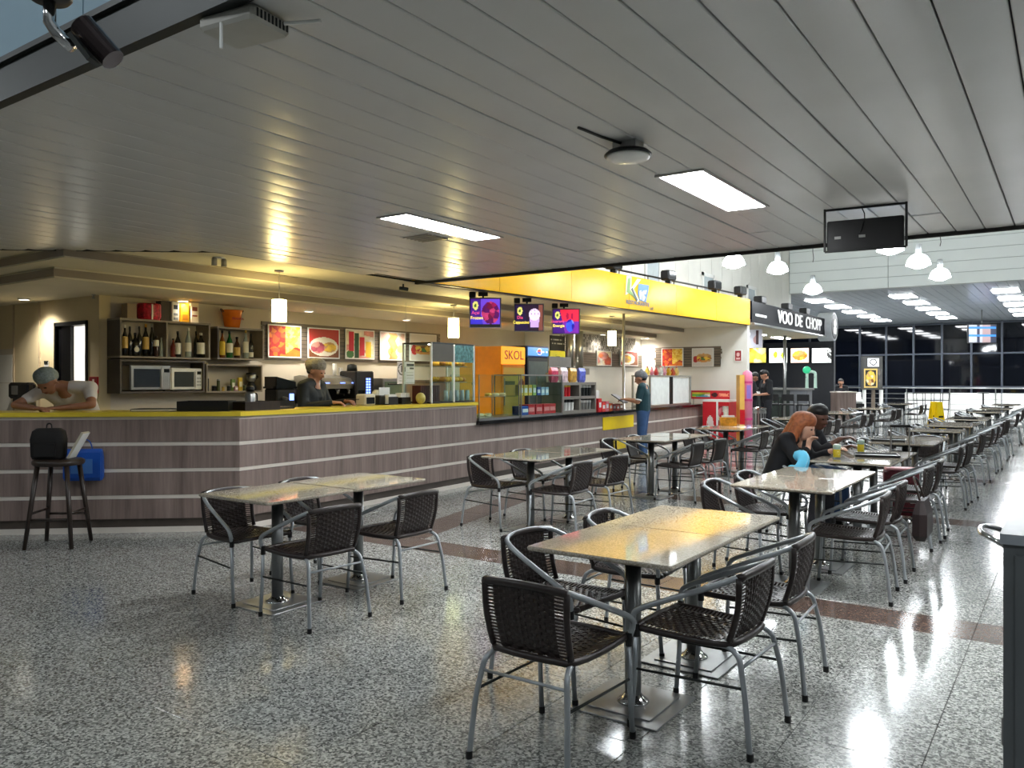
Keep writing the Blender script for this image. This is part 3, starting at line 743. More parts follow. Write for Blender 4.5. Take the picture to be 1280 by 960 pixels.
# monitor in a black bracket, hung from the ceiling, screen turned away
a = G(1031, 262, CZ); b = G(1133, 252, CZ); ctr = (a+b)/2
t = thing('hanging_monitor', 'flat monitor seen from behind in a black tube bracket under the slat ceiling', 'monitor', (ctr.x, ctr.y, CZ), math.atan2(b.y-a.y, b.x-a.x))
hw = (b-a).length/2; zb = -.325; zt = -.095
mb = MB(); mb.tube([(-hw, 0, 0), (-hw, 0, zb)], .009, 6).tube([(hw, 0, 0), (hw, 0, zb)], .009, 6).tube([(-hw, 0, -.01), (hw, 0, -.01)], .009, 6).tube([(-hw, 0, zb), (hw, 0, zb)], .009, 6); mb.build('bracket', M_BLACK, t)
mb = MB(); mb.bevbox((0, .02, (zb+zt)/2), (2*hw-.03, .05, zt-zb), .008); mb.build('housing', M_BLACK, t)
mb = MB(); mb.bb((-hw+.03, .046, zb+.015), (hw-.03, .048, zt-.015)); mb.build('screen', mat('monitor_glow', srgb(60, 80, 110), .2, emit=(.4, .5, .7, 1), es=1.0, var=0), t)
for k, x in enumerate((-.19, -.02)):
    mb = MB(); mb.bb((x-.02, -.008, -.235), (x+.025, -.004, -.215)); mb.build('socket', M_STEEL, t)
mb = MB(); mb.tube([(-.02, 0, -.01), (0, -.01, -.06), (.0, -.006, -.1), (-.03, -.01, -.2)], .004, 6); mb.build('cable', M_BLACK, t)
# high-bay pendants in the tall hall
def highbay(px, py, wpx, label, group=None):
    d = .46*F/wpx; p = W(px, py, d)
    return highbay_at(p, label, group)
_hb = {}
def highbay_at(p, label, group=None):
    t = thing('highbay_pendant', label, 'pendant lamp', (p.x, p.y, p.z), 0, group)
    if not _hb:
        mb = MB(); mb.lathe([(.06, .20), (.10, .19), (.16, .15), (.205, .08), (.23, 0.0), (.235, -.02), (.2, -.03), (.14, -.06), (.08, -.085), (.0, -.09)], (0,0,0), 24); m1 = mb.mesh('dome', True); m1.materials.append(M_HIGH_E)
        mb = MB(); mb.lathe([(.055, .2), (.06, .23), (.06, .40), (.045, .42), (0, .425)], (0,0,0), 16); m2 = mb.mesh('ballast', True); m2.materials.append(mat('grey_ballast', srgb(150, 154, 156), .4))
        mb = MB(); mb.tube([(0, 0, .44), (.02, 0, .5), (0, 0, .6), (0, 0, 3.0)], .008, 6); m3 = mb.mesh('cord'); m3.materials.append(M_DARK)
        _hb.update(a=m1, b=m2, c=m3)
    link('dome', _hb['a'], t); link('ballast', _hb['b'], t); cd = link('cord', _hb['c'], t)
    cd.scale = (1, 1, max(.2, (8.98-p.z)/3.0)) if p.y > 3 else (1, 1, (6.98-p.z)/3.0)
    return t
highbay(917, 330, 27, 'glowing white high-bay pendant above the yellow fascia')
highbay(972, 338, 25, 'glowing white high-bay pendant above the black lettered sign')
highbay(1016, 364, 22, 'glowing white high-bay pendant hanging lowest in front of the clad bulkhead')
highbay(1113, 312, 31, 'glowing white high-bay pendant behind the hanging monitor')
highbay(1148, 330, 28, 'glowing white high-bay pendant beside the monitor, larger of two')
highbay(1175, 346, 24, 'glowing white high-bay pendant beside the monitor, smaller of two')
for k, (x, y) in enumerate(((.35, 10.9), (.35, 16.2), (.35, 21.6), (3.3, 16.2))):
    highbay_at(Vector((x, y, 4.2)), 'glowing high-bay pendant over the open aisle of the tall hall', 'aisle high-bay pendants')
for k, (x, y) in enumerate(((-5.6, 10.9), (-5.6, 13.6), (-2.65, 10.9), (-2.65, 13.6))):  # rows continued out of view, added to light the yellow fascia
    highbay_at(Vector((x, y, 4.25)), 'added high-bay pendant lighting the yellow fascia, hidden by the low ceiling edge', 'added table high-bay pendants')
for k, (x, y) in enumerate(((2.4, -1.2), (-2.2, -1.8), (-6.2, -1.0), (6.5, -2), (-11, -1.2))):  # unseen pendants added to light the near floor and counter front
    highbay_at(Vector((x, y, 4.8)), 'added unseen high-bay pendant in the atrium, lighting the counter front and near floor', 'added atrium high-bay pendants')
# far ceiling panels
far_lp = []
c2 = [G(px, py, FZ) for px, py in ((1138, 379), (1157, 386), (1173, 391.5), (1186, 397), (1198, 401.5))]
x2 = sum(p.x for p in c2)/5; ys = [p.y for p in c2]; stp = (ys[-1]-ys[0])/4
c1 = G(1065, 389, FZ); c3 = G(1265, 374, FZ)
for xx in (c1.x, x2, c3.x, c3.x+(c3.x-x2), c1.x-(x2-c1.x)):
    y = ys[0]-2*stp
    while y < 46:
        if y > BY+.6: far_lp.append((xx, y))
        y += stp
for x, y in far_lp:
    t = thing('far_ceiling_light', 'white lit panel in the dark far ceiling', 'ceiling light', (x, y, FZ), 0, 'far ceiling panels')
    mb = MB(); mb.bb((-.42, -.62, -.012), (.42, .62, .005)); mb.build('frame', M_STEEL, t)
    mb = MB(); mb.bb((-.38, -.58, -.02), (.38, .58, -.01)); mb.build('diffuser', M_FAR_E, t)
# kiosk downlights
def downlight(p, z, label, k=1.):
    t = thing('downlight', label, 'downlight', (p.x, p.y, z), 0, 'kiosk downlights')
    mb = MB(); n = 20
    for (r0, z0_, r1, z1_) in ((.075, 0, .075, -.022), (.075, -.022, .062, -.022), (.062, -.022, .056, -.002)):
        mb.rings([[(r0*math.cos(2*math.pi*j/n), r0*math.sin(2*math.pi*j/n), z0_) for j in range(n)], [(r1*math.cos(2*math.pi*j/n), r1*math.sin(2*math.pi*j/n), z1_) for j in range(n)]], caps=False)
    mb.build('ring', M_WHITEP, t, False)
    mb = MB(); mb.lathe([(.054, -.006), (.054, -.001)], (0,0,0), 16); mb.build('lens', M_DOWN_E, t, False)
    ld = bpy.data.lights.new('downlight_lamp', 'SPOT'); ld.energy = P_DOWN*k; ld.spot_size = math.radians(136); ld.spot_blend = .8; ld.shadow_soft_size = .05; ld.color = (1, .93, .82)
    lo = bpy.data.objects.new('downlight_lamp', ld); COL.objects.link(lo); lo.parent = t; lo.location = (0, 0, -.03)
for px, py in ((30, 373), (229, 375), (386, 388), (508, 399)):
    downlight(G(px, py, 2.6), 2.6, 'small round downlight in the border over the bar back wall')
for q_ in ((-9.55, 13.0), (-9.55, 14.6), (-9.3, 15.9)): downlight(Vector((q_[0], q_[1], 0)), 2.6, 'added small downlight above the fridges, hidden behind the screens to brighten the kiosk', .6)  # added out of sight behind the screens to brighten the kiosk
for px, py in ((739, 418), (809, 423), (826, 424), (858, 423)):
    p = G(px, py, 2.6); p.y = min(p.y, EY-.3); p.x = min(max(p.x, KX2+.2), e2x-.12)
    downlight(p, 2.6, 'small round downlight in the border beyond the fridges', .32)
def warm(px, ytop, ybot, d, label):
    a = W(px, ytop, d); b = W(px, ybot, d)
    t = thing('pendant_lamp', label, 'pendant lamp', (a.x, a.y, 0))
    mb = MB(); mb.lathe([(.0, a.z+.005), (.085, a.z), (.088, b.z+.01), (.085, b.z), (.0, b.z+.02)], (0,0,0), 20); mb.build('shade', M_WARM_E, t, False)
    zc = 2.83 if True else 2.6
    p = Vector((a.x, a.y)); zc = 2.6 if p.x < e2x else (2.72 if p.x < e1x else kz)
    mb = MB(); mb.tube([(0, 0, a.z), (0, 0, zc-.02)], .004, 6); mb.build('cord', M_STEEL, t)
    mb = MB(); mb.lathe([(.055, zc-.02), (.06, zc)], (0,0,0), 18); mb.build('canopy', M_STEEL, t)
warm(349, 375, 402, 9.7, 'glowing yellow cylinder pendant over the bar between bottles and food pictures')
warm(567, 398, 422, 13.0, 'warm pendant lamp half hidden behind the first hanging screen')
warm(765, 414, 432, 16.6, 'warm cylinder pendant in front of the lettered mural')
# ================================================================== BAR BACK WALL
def rx(p0, p1, yt, yb, X):      # wall rectangle on plane x = X: y0, y1, z0, z1
    a = PX(p0, yt, X); b = PX(p1, yt, X); c = PX(p0, yb, X)
    return a.y, b.y, c.z, a.z
def carcass(t, x0, x1, y0, y1, z0, z1, th, m, divs=(), back=True, mside=None):
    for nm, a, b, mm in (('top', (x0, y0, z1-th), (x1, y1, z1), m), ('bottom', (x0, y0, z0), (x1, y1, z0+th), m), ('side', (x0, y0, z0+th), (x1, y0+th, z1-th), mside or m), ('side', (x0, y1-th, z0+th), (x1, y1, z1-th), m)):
        mb = MB(); mb.bb(a, b); mb.build(nm, mm, t)
    for yy in divs: mb = MB(); mb.bb((x0, yy-th/2, z0+th), (x1, yy+th/2, z1-th)); mb.build('divider', m, t)
    if back: mb = MB(); mb.bb((x0, y0+th, z0+th), (x0+.008, y1-th, z1-th)); mb.build('back', M_TAUPE, t)
SF = KX+.32       # front plane of the wall shelves
y0, y1, z0, z1 = rx(150, 263, 397, 447, SF)
shA = (y0, y1, z0, z1)
t = thing('wall_shelf', 'two-bay box shelf holding dark spirit bottles on the bar back wall', 'shelf')
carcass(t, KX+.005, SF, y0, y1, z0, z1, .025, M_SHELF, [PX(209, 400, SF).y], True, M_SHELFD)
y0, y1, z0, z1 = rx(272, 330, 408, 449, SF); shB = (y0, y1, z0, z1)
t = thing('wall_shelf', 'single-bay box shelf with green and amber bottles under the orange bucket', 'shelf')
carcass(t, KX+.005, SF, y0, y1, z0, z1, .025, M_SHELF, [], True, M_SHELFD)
y0, y1, z0, z1 = rx(150, 256, 449, 492, SF); shC = (y0, y1, z0, z1)
t = thing('wall_shelf', 'dark niche shelf holding two microwave ovens', 'shelf')
carcass(t, KX+.005, SF, y0, y1, z0, z1, .025, M_SHELFD, [], True, M_SHELFD)
y0, y1, z0, z1 = rx(258, 328, 455, 491, SF); shD = (y0, y1, z0, z1)
t = thing('wall_shelf', 'pale box shelf with small tins and packets beside the microwaves', 'shelf')
carcass(t, KX+.005, SF, y0, y1, z0, z1, .022, M_SHELF, [], True)
# bottles
_glassm = {}
def gm(name, c, rough=.06):
    return mat('bottle_'+name, c, rough, var=0., coat=.3)
def bottle(px, ytop, zb, X, r, m, cap, lab, labelm, label, neck=.34, round_label=False, group='spirit bottles on the bar shelves'):
    p = PX(px, ytop, X); h = p.z-zb
    t = thing('bottle', label, 'bottle', (X, p.y, zb), 0, group)
    mb = MB(); mb.lathe([(r*.92, 0), (r, .01), (r, h*(1-neck)*.86), (r*.75, h*(1-neck)), (r*.34, h*(1-neck*.6)), (r*.32, h*.93)], (0,0,0), 14); mb.build('body', m, t, True)
    mb = MB(); mb.lathe([(r*.38, h*.90), (r*.40, h*.985), (r*.3, h)], (0,0,0), 12); mb.build('cap', cap, t, True)
    if labelm:
        a, b = lab
        if round_label:
            mb = MB(); R = Matrix.Rotation(math.pi/2, 3, 'Y'); mb.lathe([(r*.8, 0), (r*.8, .004)], (r*.93, 0, h*(a+b)/2), 16, rot=R)
        else:
            mb = MB(); mb.lathe([(r*1.015, h*a), (r*1.02, h*a+.001), (r*1.02, h*b-.001), (r*1.015, h*b)], (0,0,0), 14)
        mb.build('paper_label', labelm, t, False)
    return t
ML_W = mat('label_white', srgb(224, 220, 204), .5); ML_G = mat('label_gold', srgb(206, 170, 86), .4); ML_R = mat('label_red', srgb(170, 40, 40), .5); ML_Y = mat('label_yellow', srgb(222, 190, 60), .5)
DKG = gm('dark', srgb(20, 18, 16)); AMB = gm('amber', srgb(118, 62, 22)); RDB = gm('redbrown', srgb(104, 36, 22)); CLR = gm('clear', srgb(150, 160, 154)); GRN = gm('green', srgb(16, 92, 44)); BRN = gm('brown', srgb(58, 34, 20)); GLD = gm('gold', srgb(180, 130, 50))
zA = shA[2]+.025; XB_ = KX+.20
def cx(v, o=130): return o+v/9.14
for (v, yt, r, m, cap, lab, lm, nm, rl) in (
    (238, 406, .038, DKG, ML_W, (.25, .62), ML_G, 'tall dark bottle with white and gold bands at the left end of the two-bay shelf', False),
    (295, 408, .034, DKG, M_BLACK, None, None, 'plain dark bottle between the banded bottle and the oval-label bottle', False),
    (355, 416, .044, DKG, M_BLACK, (.08, .50), ML_W, 'squat dark bottle with a round cream label', True),
    (403, 408, .032, DKG, M_BLACK, None, None, 'plain dark bottle beside the round cream label bottle', False),
    (476, 405, .042, DKG, GLD, (.22, .60), ML_G, 'dark bottle with wide gold stripes', False),
    (545, 405, .036, DKG, M_STEEL, None, None, 'tall plain dark bottle with a silver top', False),
    (596, 420, .036, BRN, M_BLACK, (.5, .8), ML_W, 'short brown bottle with a pale shoulder band', False),
    (655, 422, .032, CLR, M_STEEL, None, None, 'small clear bottle at the divider', False),
    (790, 423, .036, RDB, M_BLACK, (.1, .5), RDB, 'red-brown bottle next to the divider', False),
    (842, 414, .042, DKG, M_BLACK, (.12, .55), ML_W, 'dark bottle with stacked white labels', False),
    (962, 410, .042, CLR, ML_W, (.2, .5), ML_W, 'clear glass bottle with pale label', False),
    (1052, 414, .034, DKG, M_BLACK, None, None, 'plain dark bottle behind the big white label bottle', False),
    (1106, 416, .055, DKG, ML_W, (.15, .6), ML_W, 'stout dark bottle with a big white label and white cap', False)):
    bottle(cx(v), yt, zA, XB_+random.uniform(-.03, .05), r, m, cap, lab, lm, nm, round_label=rl)
zB2 = shB[2]+.025
for (v, yt, r, m, cap, lab, lm, nm) in (
    (437, 413, .040, AMB, M_BLACK, (.1, .6), ML_Y, 'amber bottle with yellow label on the shelf below the bucket'),
    (520, 414, .046, GRN, M_BLACK, (.2, .55), ML_W, 'green bottle with white label on the shelf below the bucket'),
    (605, 421, .048, BRN, M_BLACK, (.12, .5), ML_G, 'squat brown bottle on the shelf below the bucket'),
    (705, 413, .042, CLR, ML_G, (.2, .6), ML_W, 'pale bottle with white label and gold top below the bucket'),
    (766, 417, .034, DKG, M_BLACK, (.05, .25), ML_W, 'slim dark bottle at the right of the shelf below the bucket')):
    bottle(cx(v, 230), yt, zB2, XB_+.02, r, m, cap, lab, lm, nm)
# gift boxes and bucket on top of the shelves
def carton(p0, p1, yt, zb, X, dep, m, label, cat='box', band=None):
    a = PX(p0, yt, X); b = PX(p1, yt, X); yc = (a.y+b.y)/2; w = (b.y-a.y); h = a.z-zb
    t = thing('carton', label, cat, (X-dep/2, yc, zb))
    mb = MB(); mb.box((0, 0, h/2), (dep, w*.97, h)); mb.build('body', m, t)
    mb = MB(); mb.box((0, 0, h-.003), (dep+.002, w*.97+.002, .008)); mb.build('lid', m, t)
    if band:
        for (za, zb_, mm) in band:
            mb = MB(); mb.box((dep/2+.001, 0, h*(za+zb_)/2), (.002, w*.62, h*(zb_-za))); mb.build('print', mm, t)
    return t
zt = shA[3]
carton(159, 171, 379, zt, SF-.04, .14, mat('kraft', srgb(150, 132, 108), .7), 'brown paper box left of the red gift tin')
t = thing('gift_tin', 'round red and white patterned gift tin on the two-bay shelf', 'tin'); a = PX(186, 380, SF-.1); t.location = (a.x, a.y, zt); hh = a.z-zt
M_REDPAT = mat('red_pattern', srgb(168, 26, 44), .4, var=.7, scale=22)
mb = MB(); mb.lathe([(.135, 0), (.15, hh*.2), (.15, hh*.9), (.14, hh)], (0,0,0), 20); mb.build('body', M_REDPAT, t, False)
mb = MB(); mb.bb((.148, -.05, 0), (.154, -.03, hh*.95)); mb.build('ribbon', ML_W, t)
carton(201, 214, 376, zt, SF-.05, .12, mat('charcoal_card', srgb(66, 60, 54), .6), 'charcoal carton next to the white bottle carton')
carton(215.5, 224, 377, zt, SF-.02, .1, ML_W, 'white bottle carton with dark emblem', band=((.62, .84, M_DARK), (.3, .42, mat('grey_print', srgb(130, 130, 128), .6)), (.08, .2, mat('grey_print', srgb(130, 130, 128), .6))))
carton(226.5, 236.5, 379, zt, SF-.02, .1, mat('golden_card', srgb(232, 172, 20), .5), 'golden yellow bottle carton', band=((.55, .8, ML_Y), (.1, .4, mat('orange_print', srgb(214, 130, 16), .5))))
carton(238.5, 248.5, 378, zt, SF-.02, .1, mat('cream_card', srgb(226, 208, 172), .5), 'cream bottle carton with brown emblem', band=((.58, .78, mat('brown_print', srgb(130, 60, 36), .6)), (.3, .38, mat('brown_print', srgb(130, 60, 36), .6))))
zt = shB[3]; a = PX(290, 388, SF-.12)
t = thing('ice_bucket', 'orange tapered ice bucket with black handles on the bar shelf', 'bucket', (a.x, a.y, zt)); h = a.z-zt
M_ORB = mat('orange_enamel', srgb(216, 112, 22), .25)
mb = MB(); mb.lathe([(.105, 0), (.145, h*.92), (.155, h), (.14, h-.005), (.1, .02)], (0,0,0), 22); mb.build('body', M_ORB, t, True)
for s in (1, -1):
    mb = MB(); mb.tube(catmull([(.02, s*.15, h-.03), (.02, s*.18, h), (0, s*.185, h+.01), (-.02, s*.18, h), (-.02, s*.15, h-.03)], 4), .007, 6); mb.build('handle', M_BLACK, t)
text('lettering', 'BRAHMA', .05, ML_R, t, (.142, .0, h*.5), YR)
# microwaves
def microwave(p0, p1, yt, zb, X, m, label, window):
    a = PX(p0, yt, X); b = PX(p1, yt, X); w = b.y-a.y; h = a.z-zb
    t = thing('microwave_oven', label, 'microwave', (X-.15, (a.y+b.y)/2, zb))
    mb = MB(); mb.bevbox((0, 0, h/2+.005), (.28, w, h-.01), .008); mb.build('casing', m, t)
    mb = MB(); mb.bb((.141, -w/2+.01, .02), (.15, w*.27, h-.015)); dr = mb.build('door', m, t)
    mb = MB(); mb.bb((.15, -w/2+.045, .05), (.152, w*.22, h-.05)); mb.build('window', window, dr)
    mb = MB(); mb.tube([(.165, w*.25, .05), (.165, w*.25, h-.05)], .008, 8); mb.build('handle', M_STEEL, dr)
    mb = MB(); mb.bb((.141, w*.28, .02), (.147, w/2-.01, h-.015)); pn = mb.build('control_panel', m, t)
    mb = MB(); mb.bb((.147, w*.33, h*.72), (.149, w/2-.02, h*.86)); mb.build('display', M_BLACKG, pn)
    for k in range(3):
        for j in range(3):
            mb = MB(); mb.bb((.147, w*.32+j*w*.05, h*.2+k*h*.15), (.149, w*.32+j*w*.05+w*.035, h*.2+k*h*.15+h*.09)); mb.build('button', M_STEEL, pn)
    for sy in (-1, 1): mb = MB(); mb.lathe([(.015, -.004), (.015, .008)], (.08, sy*w*.4, .0), 8); mb.build('foot', M_BLACK, t)
    return t
microwave(163, 213.5, 456, shC[2]+.029, SF-.01, M_STEEL, 'silver microwave oven with mirror door', mat('mirror_door', srgb(60, 66, 74), .05, .6))
microwave(214, 253, 460, shC[2]+.029, SF-.03, M_WHITEP, 'white microwave oven with grey window', mat('grey_oven_window', srgb(60, 64, 66), .12))
# tins and packets in the pale shelf
zD = shD[2]+.022; X_ = KX+.22
for k, (px, yt, w, m, nm) in enumerate(((259, 471, .05, M_DARK, 'dark round tin next to the microwave'), (268, 482, .07, M_BLACK, 'short black tin'), (273, 474, .045, mat('olive_tin', srgb(70, 78, 48), .5), 'olive green tin standing behind the black tin'), (279, 483, .04, ML_G, 'small gold capped jar'), (286, 482, .055, M_DARK, 'dark coffee tin'), (291, 474, .06, mat('leaf_green_card', srgb(116, 140, 76), .5), 'green tea packet'), (295, 483, .05, mat('pink_card', srgb(196, 150, 156), .5), 'pale pink packet'), (300, 472, .06, ML_Y, 'bright yellow packet'), (306, 481, .05, mat('olive_tin', srgb(70, 78, 48), .5), 'olive tin beside the mixer jug'))):
    a = PX(px, yt, X_+(.0 if k % 2 else .05)); h = max(.05, a.z-zD)
    t = thing('tin', nm+' in the pale wall shelf', 'tin', (a.x, a.y, zD), 0)
    mb = MB()
    if k in (5, 6, 7): mb.box((0, 0, h/2), (w*.6, w, h))
    else: mb.lathe([(w/2, 0), (w/2, h*.88), (w*.46, h*.9)], (0,0,0), 14)
    mb.build('body', m, t)
    mb = MB()
    if k in (5, 6, 7): mb.box((w*.31, 0, h*.5), (.002, w*.7, h*.4))
    else: mb.lathe([(w*.5, h*.88), (w*.5, h)], (0,0,0), 14)
    mb.build('lid' if k not in (5, 6, 7) else 'print', M_STEEL if k not in (5, 6, 7) else ML_W, t)
a = PX(314, 466, X_+.02)
t = thing('mixer_jug', 'black and clear drink mixer in the pale wall shelf', 'mixer', (a.x, a.y, zD)); h = a.z-zD
mb = MB(); mb.lathe([(.075, 0), (.08, .05), (.05, .11), (.045, .13)], (0,0,0), 16); mb.build('motor_base', M_BLACK, t, True)
mb = MB(); mb.lathe([(.045, .13), (.065, .16), (.075, h*.92)], (0,0,0), 16); mb.build('jug', M_STEEL, t, True)
mb = MB(); mb.lathe([(.078, h*.9), (.07, h), (.0, h)], (0,0,0), 16); mb.build('lid', M_BLACK, t, True)
mb = MB(); mb.tube(catmull([(0, .07, h*.85), (0, .12, h*.8), (0, .12, .2), (0, .06, .16)], 4), .01, 8); mb.build('handle', M_BLACK, t)
# electrical plates and signs on the walls
def plate(p0, p1, yt, yb, X, m, name, label, cat='sign', th=.012):
    y0, y1, z0, z1 = rx(p0, p1, yt, yb, X); mb = MB(); mb.bb((X-th, y0, z0), (X, y1, z1))
    return tag(mb.build(name, m), label, cat)
o = plate(194, 206, 445, 449.5, KX+.012, M_WHITEP, 'notice_plate', 'small white and red notice plate between bottles and microwaves')
# ---- slatted wood panel with food pictures
def slat_panel(name, label, pts_px, X, ytop, ybot, n=9):
    y0, y1, z0, z1 = rx(pts_px[0], pts_px[1], ytop, ybot, X)
    t = thing(name, label, 'wall panel', (X, (y0+y1)/2, z0))
    L = y1-y0; H = z1-z0
    rnd = random.Random(int(X*10)+int(pts_px[0]))
    mb = MB(); mb.bb((-.02, -L/2+.05, .02), (-.012, L/2-.05, H-.02)); mb.build('backing', M_DARK, t)
    for k in range(n):
        e0 = rnd.uniform(0, .05); e1 = rnd.uniform(0, .05)
        mb = MB(); mb.bb((-.014, -L/2+e0, k*H/n+.004), (0, L/2-e1, (k+1)*H/n-.004)); mb.build('slat', M_WOODG, t)
    return t
WPX = KX+.022
slat_panel('slat_panel', 'long panel of rough grey wood slats behind the five food pictures', (326, 551), WPX, 401, 450)
RD = srgb(180, 40, 40)[:3]; OR = srgb(224, 120, 40)[:3]; YE = srgb(236, 196, 70)[:3]; GR = srgb(70, 120, 60)[:3]; WH = srgb(232, 226, 212)[:3]; BR = srgb(120, 66, 34)[:3]; DK = srgb(40, 30, 28)[:3]; PK = srgb(222, 150, 140)[:3]; TN = srgb(206, 160, 100)[:3]; PU = srgb(80, 50, 160)[:3]; CR_ = srgb(236, 222, 184)[:3]
def f_fried(u, v):
    if v < .22+.1*math.sin(u*9): return blobs([OR, RD, srgb(238, 90, 60)[:3]], 40, 3)(u, v)
    if u > .52: return blobs([YE, srgb(246, 214, 110)[:3], srgb(226, 170, 50)[:3]], 260, 5)(u, v)
    return blobs([srgb(190, 84, 40)[:3], srgb(160, 60, 34)[:3], RD, OR], 70, 7)(u, v)
def f_ham(u, v):
    if ellipse(u, v, .5, .38, .48, .34):
        if ellipse(u, v, .3, .34, .24, .2): return blobs([srgb(200, 90, 110)[:3], PK, srgb(170, 70, 90)[:3]], 30, 4)(u, v)
        if ellipse(u, v, .68, .36, .24, .18): return blobs([TN, YE, PK], 26, 8)(u, v)
        return WH
    return RD if v > .35 else BR
def f_juice(u, v):
    if .08 < u < .28 and .25 < v < .95: return srgb(196, 30, 50)[:3]
    if .30 < u < .46 and v < .9: return srgb(40, 76, 44)[:3]
    if .48 < u < .66 and .1 < v < .78: return srgb(206, 40, 56)[:3]
    if .70 < u < .92 and .05 < v < .62: return srgb(238, 196, 60)[:3]
    if ellipse(u, v, .14, .14, .14, .14): return GR
    return blobs([WH, CR_, srgb(180, 196, 150)[:3], PK], 30, 9)(u, v)
def f_bread(u, v):
    w = .5+.04*math.sin(v*16)
    if abs(u-w) < .16: return blobs([TN, srgb(216, 140, 60)[:3], srgb(236, 180, 90)[:3]], 36, 10)(u, v)
    if ellipse(u, v, .82, .4, .14, .14): return srgb(210, 214, 120)[:3]
    return blobs([CR_, WH, srgb(238, 200, 180)[:3]], 20, 11)(u, v)
def f_burger(u, v):
    if ellipse(u, v, .55, .44, .4, .12): return blobs([BR, RD, GR, YE], 30, 12)(u, v)
    if ellipse(u, v, .55, .56, .36, .17) or ellipse(u, v, .55, .32, .36, .1): return blobs([TN, srgb(216, 150, 80)[:3]], 16, 13)(u, v)
    if ellipse(u, v, .15, .4, .12, .2): return RD
    return srgb(214, 208, 200)[:3]
def f_fruit(u, v):
    if ellipse(u, v, .45, .7, .36, .26): return blobs([srgb(226, 90, 60)[:3], PK, srgb(236, 130, 80)[:3]], 14, 14)(u, v)
    if ellipse(u, v, .75, .3, .26, .34): return blobs([RD, srgb(210, 90, 60)[:3]], 12, 15)(u, v)
    return blobs([WH, PK, CR_], 16, 16)(u, v)
def f_pasta(u, v):
    if ellipse(u, v, .42, .45, .42, .4):
        if ellipse(u, v, .36, .45, .28, .28): return blobs([YE, TN, OR], 40, 17)(u, v)
        return WH
    return blobs([RD, srgb(170, 50, 40)[:3], BR], 16, 18)(u, v)
def picture(p0, p1, yt, yb, X, fn, label, name='food_picture', n=44):
    y0, y1, z0, z1 = rx(p0, p1, yt, yb, X)
    t = thing(name, label, 'picture', (X, (y0+y1)/2, z0)); w, h = y1-y0, z1-z0; b = .018
    mb = MB(); mb.bb((-.006, -w/2+b, b), (.006, w/2-b, h-b)); mb.build('board', M_WHITEP, t)
    mb = MB(); mb.bb((-.008, -w/2, 0), (.014, -w/2+b, h)).bb((-.008, w/2-b, 0), (.014, w/2, h)).bb((-.008, -w/2+b, 0), (.014, w/2-b, b)).bb((-.008, -w/2+b, h-b), (.014, w/2-b, h)); mb.build('frame', M_WHITEP, t)
    printed('print', (.0075, -w/2+b, b), YR, w-2*b, h-2*b, fn, n, n, M_PRINT, t)
    return t
PXX = WPX+.02
picture(334.5, 376, 405, 446.5, PXX, f_fried, 'framed picture of fried chicken and chips beside the bar shelves')
picture(384.5, 424, 409, 447.5, PXX, f_ham, 'framed picture of ham on a plate')
picture(431.5, 467.5, 411, 448.5, PXX, f_juice, 'framed picture of coloured juice glasses')
picture(474.5, 506, 414, 450, PXX, f_bread, 'framed picture of a filled bread stick')
picture(512, 545, 416.5, 451, PXX, f_burger, 'framed picture of a burger beside the pastry case')
# ---- back counter with coffee machines
bc = thing('back_counter', 'steel-topped back counter under the food pictures', 'counter')
mb = MB(); mb.bb((KX+.005, 5.6, .12), (KX+.55, 12.4, 1.0)); mb.build('body', M_SHELFD, bc)
mb = MB(); mb.bb((KX+.005, 5.58, 1.0), (KX+.6, 12.42, 1.03)); mb.build('worktop', M_STEEL, bc)
mb = MB(); mb.bb((KX+.001, 8.3, 1.035), (KX+.02, 12.4, 1.5)); struct('trim_7', mb, M_STEEL)
BZ = 1.03; BX = KX+.35
def bpos(px, X=BX): return PX(px, 480, X).y
M_BLUE_E = mat('blue_lit_keys', srgb(40, 60, 220), .3, emit=(.15, .25, 1, 1), es=2.0, var=0)
# grinder
t = thing('coffee_grinder', 'black coffee grinder with sloped hopper lid behind the counter', 'grinder', (BX, bpos(350), BZ))
mb = MB(); mb.bevbox((0, 0, .17), (.3, .36, .34), .02); mb.build('body', M_BLACK, t)
mb = MB(); mb.prism([(-.15, -.2), (.16, -.2), (.16, .2), (-.15, .2)], .34, .37); mb.add([(-.14, -.18, .37), (.15, -.18, .37), (.15, .18, .37), (-.14, .18, .37), (-.14, -.18, .52), (.15, -.18, .52), (.15, .18, .44), (-.14, .18, .44)], [(0,3,2,1),(4,5,6,7),(0,1,5,4),(1,2,6,5),(2,3,7,6),(3,0,4,7)]); mb.build('hopper', M_BLACKG, t)
mb = MB(); mb.bb((.15, .06, .16), (.155, .14, .26)); mb.build('keypad', M_BLUE_E, t)
mb = MB(); mb.tube([(.15, -.06, .2), (.24, -.06, .19)], .022, 8); mb.build('spout', M_STEEL, t)
